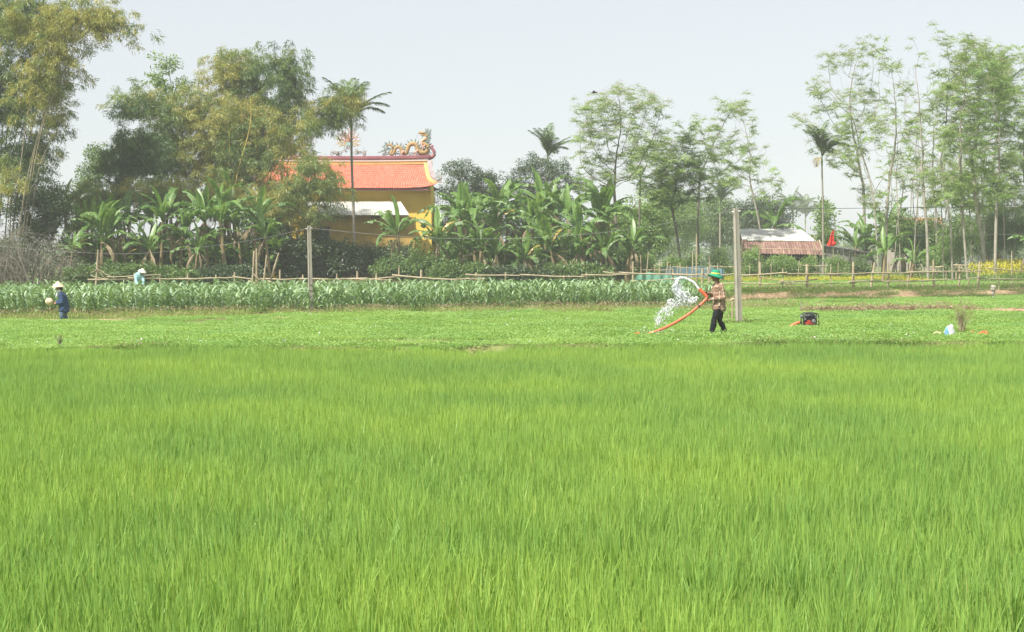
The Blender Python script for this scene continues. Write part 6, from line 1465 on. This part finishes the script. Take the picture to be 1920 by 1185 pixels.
def loft(mb, rings, n=18):
    """rings: (centre, half width fore-aft (x), half width sideways (y)); domed ends"""
    V = []; R = []
    c, a, b = rings[0]; R += [(np.array(c) - [0, 0, min(a, b) * .35], a * .55, b * .55)]; R += [(np.array(q[0]), q[1], q[2]) for q in rings]; c, a, b = rings[-1]; R += [(np.array(c) + [0, 0, min(a, b) * .35], a * .55, b * .55)]
    for c, a, b in R:
        for k in range(n): f = 2 * PI * k / n; V.append((c[0] + a * math.cos(f), c[1] + b * math.sin(f), c[2]))
    m = len(R); mb.add(V, [[i * n + j, i * n + (j + 1) % n, (i + 1) * n + (j + 1) % n, (i + 1) * n + j] for i in range(m - 1) for j in range(n)]); mb.add(V, [list(range(n))[::-1], list(range((m - 1) * n, m * n))])
def organic(name, mb, mats, parent, voxel=.011, smooth=6, factor=.5, paint=None, disp=None):
    """the shapes in mb fused into one continuous surface"""
    me = mb.mesh('tmp', [M[mats[0]]]); o = bpy.data.objects.new('tmp', me); COL.objects.link(o)
    r = o.modifiers.new('r', 'REMESH'); r.mode = 'VOXEL'; r.voxel_size = voxel
    s = o.modifiers.new('s', 'SMOOTH'); s.iterations = smooth; s.factor = factor
    dg = bpy.context.evaluated_depsgraph_get(); new = bpy.data.meshes.new_from_object(o.evaluated_get(dg)); bpy.data.objects.remove(o); bpy.data.meshes.remove(me); new.name = name
    n = len(new.vertices); co = np.empty(n * 3, np.float32); new.vertices.foreach_get('co', co); co = co.reshape(-1, 3)
    if disp is not None: co = disp(co); new.vertices.foreach_set('co', co.astype(np.float32).ravel())
    new.materials.clear()
    for q in mats: new.materials.append(M[q])
    k = len(new.polygons); new.polygons.foreach_set('use_smooth', np.ones(k, bool))
    if paint is not None:
        c = np.empty(k * 3, np.float32); new.polygons.foreach_get('center', c); new.polygons.foreach_set('material_index', paint(c.reshape(-1, 3)).astype(np.int32))
    new.update(); return link(name, new, parent)
def head(mb, c, f, s=1.0, up=(0, 0, 1)):
    """c centre of the head, f the way it faces"""
    c = np.array(c, float); f = norm(np.array(f, float)); u = norm(np.array(up, float) - f * np.dot(f, up)); l = np.cross(u, f); q = lambda a, b, h: c + (f * a + l * b + u * h) * s
    capsule(mb, q(-.025, 0, .03), .088 * s, q(.02, 0, .03), .080 * s); capsule(mb, q(.015, 0, 0), .076 * s, q(.035, 0, -.07), .048 * s); capsule(mb, q(.03, 0, -.06), .05 * s, q(.062, 0, -.092), .022 * s)
    capsule(mb, q(.088, 0, .015), .012 * s, q(.108, 0, -.022), .015 * s)                       # nose
    for sd in (-1, 1): capsule(mb, q(.073, sd * .02, .028), .016 * s, q(.066, sd * .045, .026), .014 * s); capsule(mb, q(.06, sd * .035, -.02), .024 * s, q(.05, sd * .05, -.015), .02 * s); capsule(mb, q(-.01, sd * .082, .02), .016 * s, q(-.012, sd * .084, -.02), .012 * s)
    capsule(mb, q(.084, .016, -.052), .011 * s, q(.084, -.016, -.052), .011 * s)                # lips
    return q
def face_paint(q, extra=None):
    E = [q(.088, sd * .034, .010) for sd in (-1, 1)]; Lp = q(.092, 0, -.052)
    def f(c):
        m = np.zeros(len(c), int)
        for e in E: m[np.linalg.norm(c - e, axis=1) < .017] = 1
        m[np.linalg.norm((c - Lp) * [1, 1, 2.2], axis=1) < .026] = 2
        return m
    return f
def hand(mb, wrist, palm_dir, curl_dir, side, s=1.0, spread=.0):
    """palm and five bent fingers; palm_dir along the hand, curl_dir towards the palm side, side = thumb side"""
    w = np.array(wrist, float); p = norm(np.array(palm_dir, float)); c = np.array(curl_dir, float); c = norm(c - p * np.dot(c, p)); t = np.cross(p, c); t = t * (1 if np.dot(t, side) > 0 else -1)
    for k in range(4): capsule(mb, w + t * (.012 - .008 * k) * s, .019 * s, w + (p * .082 + t * (.031 - .0205 * k)) * s, .0145 * s)
    for k, L in enumerate((.070, .080, .074, .058)):
        a = w + (p * .086 + t * (.031 - .0205 * k)) * s; b = a + (p * .75 + c * .55) * L * .48 * s; d = b + (p * -.05 + c * .95) * L * .36 * s; e = d + (p * -.75 + c * .45) * L * .26 * s
        chain(mb, [(a, .0105 * s), (b, .0095 * s), (d, .0085 * s), (e, .007 * s)])
    a = w + (p * .025 + t * .026) * s; b = a + (p * .032 + t * .034 + c * .012) * s; d = b + (p * .022 + t * .008 + c * .026) * s; chain(mb, [(a, .014 * s), (b, .012 * s), (d, .009 * s)])
def wrinkle(amp, sc, seed=0):
    def f(co):
        n = np.array([vnoise(co[:, 0] + co[:, 1] * .7, co[:, 2], sc, seed + k) + .5 * vnoise(co[:, 0] + co[:, 1] * .7, co[:, 2], sc * .45, seed + k + 3) for k in range(2)]); return co + np.stack([n[0], n[1], 0 * n[0]], -1) * amp
    return f
def cone_hat(mb, tip, base_c, r, axis=None, flare=.0, n=28):
    tip, bc = np.array(tip, float), np.array(base_c, float); ax = norm(tip - bc); H = np.linalg.norm(tip - bc); ref = np.array([1.0, 0, 0]) if abs(ax[0]) < .9 else np.array([0, 1.0, 0]); u = norm(np.cross(ax, ref)); v = np.cross(ax, u); V = []
    prof = [(1.0, .01), (.97, .06), (.8, .24), (.55, .48), (.28, .74), (.08, .94), (0, 1.0), (-.01, 1.0), (.0, .97), (.27, .72), (.53, .46), (.92, .05)]
    for h, q in prof:
        for k in range(n): f = 2 * PI * k / n; V.append(bc + ax * h * H + (u * math.cos(f) + v * math.sin(f)) * r * q)
    m = len(prof); mb.add(V, [[i * n + j, (i + 1) * n + j, (i + 1) * n + (j + 1) % n, i * n + (j + 1) % n] for i in range(m - 1) for j in range(n)])

def man():
    b = P(1343, 628, DM); z0 = G(b.x, DM); T = empty('person', (b.x, DM, z0), 'man in green brimmed hat, checked shirt and black trousers holding the orange hose', 'person')
    # local axes: -x is forward (left in the picture), -y is towards the camera
    s = 1 / SP(DM); q = lambda px, py, y=0.0: np.array([(px - 1343) * s, y, (628 - py) * s])
    sn, en, wn = q(1350, 535.5, -.19), q(1354.5, 557, -.25), q(1331.5, 560.5, -.14)
    sf, ef, wf = q(1343.5, 534.5, .17), q(1337, 554, .20), q(1325.5, 547.5, .02)
    hn, kn, an = q(1348, 575, -.085), q(1337.5, 598, -.10), q(1333, 622, -.10)
    hf, kf, af = q(1350.5, 575, .085), q(1350.5, 602, .08), q(1356.5, 618, .09)
    mb = MB()
    Q = head(mb, q(1341, 518.5), (-1, -.06, -.12), .98)
    capsule(mb, q(1343.5, 524), .055, q(1346, 533), .062)
    loft(mb, [(q(1348, 576), .115, .155), (q(1349, 566), .11, .145), (q(1348, 555), .10, .14), (q(1347, 545), .115, .165), (q(1346.5, 536.5), .10, .175), (q(1346, 531.5), .07, .10)])
    for S, E, W in ((sn, en, wn), (sf, ef, wf)): chain(mb, [(S, .055), ((S + E) / 2, .047), (E, .040), (E * .6 + W * .4, .040), (W, .027)])
    hand(mb, wn, q(1325, 560, -.10) - wn + [0, 0, -.01], (.1, .6, -.9), (0, -1, .6), .98)
    hand(mb, wf, q(1318, 546.5, -.06) - wf, (-.1, -.55, -.8), (0, .6, 1), .98)
    for H, K, A, tilt in ((hn, kn, an, 0), (hf, kf, af, 1)):
        chain(mb, [(H, .088), (K, .056), (K * .62 + A * .38 + [.015, 0, 0], .052), (A, .036)])
        toe = A + (np.array([-.17, 0, -.055]) if not tilt else np.array([-.07, 0, -.15])); heel = A + (np.array([.05, 0, -.05]) if not tilt else np.array([.055, 0, .0])); chain(mb, [(heel, .034), (A + [-.03, 0, -.03], .038), (toe, .026)])
    organic('body', mb, ['skin_dark', 'eye', 'lip'], T, .0075, 4, .5, face_paint(Q))
    # shirt: loose, hem hanging at the back, collar, sleeves to the wrist
    mb = MB()
    loft(mb, [(q(1348, 580), .178, .20), (q(1348, 570), .170, .195), (q(1348, 558), .158, .19), (q(1347.5, 546), .155, .20), (q(1346.5, 537.5), .13, .21), (q(1346, 532.5), .085, .12)], 22)
    for S, E, W in ((sn, en, wn), (sf, ef, wf)): chain(mb, [(S + [0, 0, .005], .074), ((S + E) / 2, .066), (E, .059), (E * .5 + W * .5, .052), (E * .12 + W * .88, .044)])
    capsule(mb, q(1343.5, 528.5), .064, q(1345.5, 531.5), .072); capsule(mb, q(1357, 572, -.02), .055, q(1359, 581, 0), .035)
    organic('shirt', mb, ['plaid'], T, .010, 5, .5, None, wrinkle(.011, .085, 4))
    mb = MB()                                                       # trousers and boots
    loft(mb, [(q(1349, 582), .125, .16), (q(1349, 575), .128, .165), (q(1349, 568), .12, .155)])
    chain(mb, [(hn, .108), (hn * .45 + kn * .55, .090), (kn, .074), (kn * .5 + an * .5 + [.02, 0, 0], .076), (an + [.008, 0, .03], .066)]); chain(mb, [(hf, .106), (hf * .45 + kf * .55, .086), (kf, .072), (kf * .45 + af * .55 + [.02, 0, 0], .072), (af + [.01, 0, .03], .064)])
    organic('trousers', mb, ['trouser'], T, .011, 5, .5, None, wrinkle(.012, .10, 9))
    for A, tilt in ((an, 0), (af, 1)):
        mb = MB(); toe = A + (np.array([-.18, 0, -.06]) if not tilt else np.array([-.08, 0, -.16])); heel = A + (np.array([.055, 0, -.052]) if not tilt else np.array([.065, 0, -.0])); chain(mb, [(heel, .042), (A + [-.03, 0, -.03], .047), (toe, .035)]); capsule(mb, A + [0, 0, -.02], .05, A + [.005, 0, .05], .056)
        organic('boot', mb, ['boot'], T, .011, 4)
    mb = MB(); capsule(mb, Q(-.035, 0, .045), .094, Q(-.005, 0, .05), .088); capsule(mb, Q(-.06, 0, -.01), .066, Q(-.065, 0, -.05), .05); organic('hair', mb, ['hair'], T, .012, 4)
    # hat: crown, band, soft wavy brim dipping to the back
    up = np.array([.10, 0, 1.0]); up = up / np.linalg.norm(up); c0 = Q(-.01, 0, .055); fx = np.array([1, 0, -.10]); n = 30
    def ring(h, rx, ry, wav=0.0, drop=0.0): return [c0 + up * (h + wav * math.sin(2 * f + .6) - drop * (math.cos(f) * .5 + .5)) + fx * rx * math.cos(f) + np.array([0, 1, 0]) * ry * math.sin(f) for f in np.linspace(0, 2 * PI, n, endpoint=False)]
    def surf(nm, rs, mat, p, close=True):
        mb = MB(); V = sum(rs, []); m = len(rs); mb.add(V, [[i * n + j, (i + 1) * n + j, (i + 1) * n + (j + 1) % n, i * n + (j + 1) % n] for i in range(m - 1) for j in range(n)])
        if close: mb.add(V, [list(range((m - 1) * n, m * n))])
        o = mb.build(nm, M[mat], p, True); md = o.modifiers.new('t', 'SOLIDIFY'); md.thickness = .006; return o
    hat = surf('hat', [ring(-.03, .205, .185, .016, .05), ring(-.002, .155, .145, .010, .025), ring(.02, .110, .102), ring(.05, .106, .098), ring(.085, .098, .090), ring(.112, .082, .075), ring(.124, .05, .046)], 'hat_green', T)
    surf('hat_band', [ring(.018, .113, .105), ring(.020, .1145, .1065), ring(.045, .113, .105), ring(.047, .110, .102)], 'hat_band', hat, False)
man()

def woman():
    d = 50.5; b = P(117, 607, d); z0 = G(b.x, d); T = empty('person', (b.x, d, z0), 'woman in conical hat, navy jacket and patterned trousers standing at the corn edge', 'person')
    s = 1 / SP(d); q = lambda px, py, y=0.0: np.array([(px - 117) * s, y, (608 - py) * s])
    sh = .92; mb = MB(); Q = head(mb, q(111.5, 546.5), (-1, -.05, -.35), .86)
    capsule(mb, q(113, 549), .045, q(115.5, 554), .05)
    loft(mb, [(q(120, 585), .12, .15), (q(120.5, 577), .11, .14), (q(119, 568), .095, .135), (q(117, 559), .10, .15), (q(115.5, 555), .075, .11)])
    sn, en, wn = q(117.5, 558, -.17), q(121, 572, -.20), q(109.5, 574, -.18); sf, ef, wf = q(114.5, 557.5, .15), q(112, 569, .18), q(105.5, 572.5, .03)
    for S, E, W in ((sn, en, wn), (sf, ef, wf)): chain(mb, [(S, .048), (E, .036), (W, .025)])
    hand(mb, wn, (-1, .25, .0), (0, .7, -.5), (0, -.3, 1), .85); hand(mb, wf, (-1, -.2, -.05), (0, -.4, -.9), (0, .3, 1), .85)
    legs = ((q(119.5, 586, -.07), q(117.5, 596, -.08), q(118, 604.5, -.08)), (q(121.5, 586, .07), q(121, 596, .07), q(122, 604, .07)))
    for H, K, A in legs:
        chain(mb, [(H, .075), (K, .05), (A, .033)]); chain(mb, [(A + [.045, 0, -.04], .028), (A + [-.02, 0, -.025], .033), (A + [-.13, 0, -.05], .022)])
    organic('body', mb, ['skin', 'eye', 'lip'], T, .0085, 4, .5, face_paint(Q))
    mb = MB(); loft(mb, [(q(121, 588.5), .175, .20), (q(121, 578), .165, .19), (q(120, 568), .14, .175), (q(118, 559.5), .13, .185), (q(116, 554.5), .09, .13)], 20)
    for S, E, W in ((sn, en, wn), (sf, ef, wf)): chain(mb, [(S, .07), (E, .062), (E * .15 + W * .85, .05)])
    organic('jacket', mb, ['navy'], T, .011, 5, .5, None, wrinkle(.013, .09, 14))
    mb = MB()
    for H, K, A in legs: chain(mb, [(H, .10), (K, .078), (A + [0, 0, .05], .062)])
    organic('trousers', mb, ['navy_print'], T, .011, 5, .5, None, wrinkle(.009, .08, 15))
    mb = MB(); capsule(mb, q(109.5, 551.5, -.03), .032, q(107, 561, -.05), .026); capsule(mb, q(112.5, 550, 0), .060, q(113.5, 554, 0), .062); organic('scarf', mb, ['sack'], T, .010, 4)
    mb = MB(); capsule(mb, Q(-.04, 0, .03), .088, Q(-.07, 0, -.04), .06); organic('hair', mb, ['hair'], T, .012, 4)
    mb = MB(); cone_hat(mb, q(109.3, 532.2), q(109.6, 543.6), .205); mb.build('conical_hat', M['straw_hat'], T, True)
    # shallow pale scoop held out in front
    c = q(93, 571, -.06); w0 = Vector(T.location); S = empty('bamboo_scoop', w0 + Vector(c), 'pale woven scoop held out by the woman in the navy jacket', 'scoop'); mb = MB(); n = 24; V = []
    for h, r in ((-.075, .02), (-.065, .07), (-.03, .11), (.02, .128), (.024, .134), (.024, .122), (-.02, .104), (-.058, .066), (-.064, .02)):
        for k in range(n):
            f = 2 * PI * k / n; loc = Vector((r * math.cos(f) * 1.05, h * .8, r * math.sin(f) * .92)); loc.rotate(Euler((.15, 0, -.25))); V.append(loc)
    mb.add([tuple(v) for v in V], [[i * n + j, (i + 1) * n + j, (i + 1) * n + (j + 1) % n, i * n + (j + 1) % n] for i in range(8) for j in range(n)]); mb.build('bowl', M['straw_hat'], S, True)
    h2 = q(103.5, 573, .0) - c; mb = MB(); tube(mb, [Vector((.11, .0, -.01)), Vector((h2[0] * .7, .02, -.03)), Vector(h2) + Vector((.04, -.02, 0))], .012, 7); mb.build('handle', M['stake'], S, True)
woman()

def bent_woman():
    d = 77.5; b = P(262, 560, d); z0 = G(b.x, d); T = empty('person', (b.x, d, z0), 'stooping person in pale blue shirt and white conical hat behind the corn', 'person')
    s = 1 / SP(d); q = lambda px, py, y=0.0: np.array([(px - 262) * s, y, (py * -1) * s + (490 + (HC - z0) * SP(d)) * s])
    hip, chest, neck = q(260, 533, .12), q(261.5, 517, -.02), q(265.5, 511.5, -.10)
    mb = MB(); Q = head(mb, q(269, 511.5, -.16), (.75, -.5, -.55), .95)
    chain(mb, [(hip, .15), (q(260.5, 525, .05), .14), (chest, .16), (neck, .06)]); capsule(mb, neck, .05, q(268, 512, -.14), .05)
    sL, eL, wL = q(257, 516, -.12), q(258, 527, -.30), q(263, 534, -.48); sR, eR, wR = q(267, 515, .06), q(270.5, 526, -.15), q(272, 535, -.36)
    for S, E, W in ((sL, eL, wL), (sR, eR, wR)): chain(mb, [(S, .052), (E, .042), (W, .028)])
    hand(mb, wL, (.3, -.3, -1), (.8, -.3, 0), (0, -1, 0), .95); hand(mb, wR, (.1, -.3, -1), (-.8, -.3, 0), (0, -1, 0), .95)
    legs = []
    for sx in (-1, 1):
        H = hip + [sx * .09, 0, -.03]; K = np.array([H[0] + .01, H[1] - .10, .45]); A = np.array([H[0], H[1] + .05, .08]); legs.append((H, K, A)); chain(mb, [(H, .095), (K, .06), (A, .038)]); chain(mb, [(A + [0, .05, -.04], .035), (A + [.03, -.15, -.05], .026)])
    organic('body', mb, ['skin', 'eye', 'lip'], T, .010, 4, .5, face_paint(Q))
    mb = MB(); chain(mb, [(hip + [0, 0, -.03], .185), (q(260.5, 525, .05), .19), (chest, .20), (neck + [0, .02, -.01], .085)]); capsule(mb, sL, .11, sR, .11)
    for S, E, W in ((sL, eL, wL), (sR, eR, wR)): chain(mb, [(S, .10), (E, .075), (E * .2 + W * .8, .055)])
    organic('shirt', mb, ['aqua'], T, .013, 5, .5, None, wrinkle(.016, .11, 21))
    mb = MB()
    for H, K, A in legs: chain(mb, [(H, .125), (K, .09), (A + [0, 0, .06], .07)])
    organic('trousers', mb, ['trouser'], T, .013, 5)
    mb = MB(); capsule(mb, Q(-.04, 0, .03), .09, Q(-.06, 0, -.04), .06); organic('hair', mb, ['hair'], T, .013, 4)
    mb = MB(); ax = np.array([.30, -.22, .93]); c = q(268.6, 509.2, -.16); cone_hat(mb, c + norm(ax) * .17, c, .215); mb.build('conical_hat', M['hat_pale'], T, True)
bent_woman()

# ------------------------------------------------------------------ water leaving the hose
def water():
    r = np.random.default_rng(77); s = 1 / SP(DM); o = P(1309, 540, DM - .1); T = empty('water_jet', o, 'arc of white splashing water pouring from the end of the orange hose', 'water')
    q = lambda px, py, y=0.0: np.array(P(px, py, DM - .1 + y)) - np.array(o)
    core = bez([q(1310, 541.5), q(1303, 532), q(1294, 525.5), q(1284, 521.5), q(1275, 522), q(1268, 528), (q(1266, 538)), q(1271, 548)], 60)
    mb = MB(); rad = np.interp(np.linspace(0, 1, 60), [0, .3, .6, 1], [.030, .030, .034, .026]) * (1 + .35 * r.normal(0, 1, 60) * np.linspace(.15, 1, 60)); tube(mb, core + r.normal(0, .006, (60, 3)) * np.linspace(.2, 2.2, 60)[:, None], np.clip(rad, .015, .09), 9)
    def strand(a, b, n, w, sp):
        c = bez([a, (a + b) / 2 + r.normal(0, sp, 3), b], n); c = c + np.cumsum(r.normal(0, .009, (n, 3)), 0); tube(mb, c, np.clip(w * r.uniform(.25, 1.3, n) * np.sin(np.linspace(.25, PI - .1, n)) ** .5, .004, .08), 6)
    for k in range(16):
        i = int(r.uniform(20, 59)); strand(core[i], core[min(59, i + int(r.uniform(5, 20)))] + r.normal(0, .06, 3) - [0, 0, .06], 12, .014, .05)
    falls = [((1268, 532), (1276, 552)), ((1266, 538), (1273, 556)), ((1270, 545), (1284, 560)), ((1274, 548), (1290, 561)), ((1276, 550), (1283, 572)), ((1290, 560), (1291, 573)), ((1297, 562), (1299, 566)), ((1278, 560), (1266, 574)), ((1266, 566), (1254, 572)), ((1270, 568), (1258, 577)), ((1255, 572), (1248, 586)), ((1252, 574), (1252, 590)), ((1244, 580), (1238, 590)), ((1252, 585), (1256, 588)), ((1235, 592), (1234, 602)), ((1233, 594), (1242, 606)), ((1238, 596), (1238, 607))]
    for a, b in falls:
        for k in range(3 if b[1] < 577 else 1): strand(q(*a, r.normal(0, .05)) + r.normal(0, .02, 3), q(*b, r.normal(0, .08)) + r.normal(0, .035, 3), 14, .019 if a[1] < 575 else .011, .07)
    for k in range(1100):
        a, b = falls[int(len(falls) * r.random() ** 1.7)]; t = r.random(); p = q(a[0] + (b[0] - a[0]) * t, a[1] + (b[1] - a[1]) * t, r.normal(0, .1)) + r.normal(0, .07, 3); v = r.normal(0, .012, 3) + [0, 0, -.014]; w_ = r.uniform(.0025, .008) * (1.8 if r.random() < .12 else 1); tube(mb, [p - v, p, p + v], [w_ * .4, w_, w_ * .3], 5)
    for k in range(60):
        p = q(1240 + 30 * r.normal(), 622 + 3 * r.normal(), r.normal(0, .2)); p[2] = max(p[2], G(p[0] + o.x, p[1] + o.y) - o.z + .08); v = r.normal(0, .012, 3); tube(mb, [p - v, p, p + v], [.004, .010, .004], 5)
    mb.build('spray', M['water'], T, True)
water()
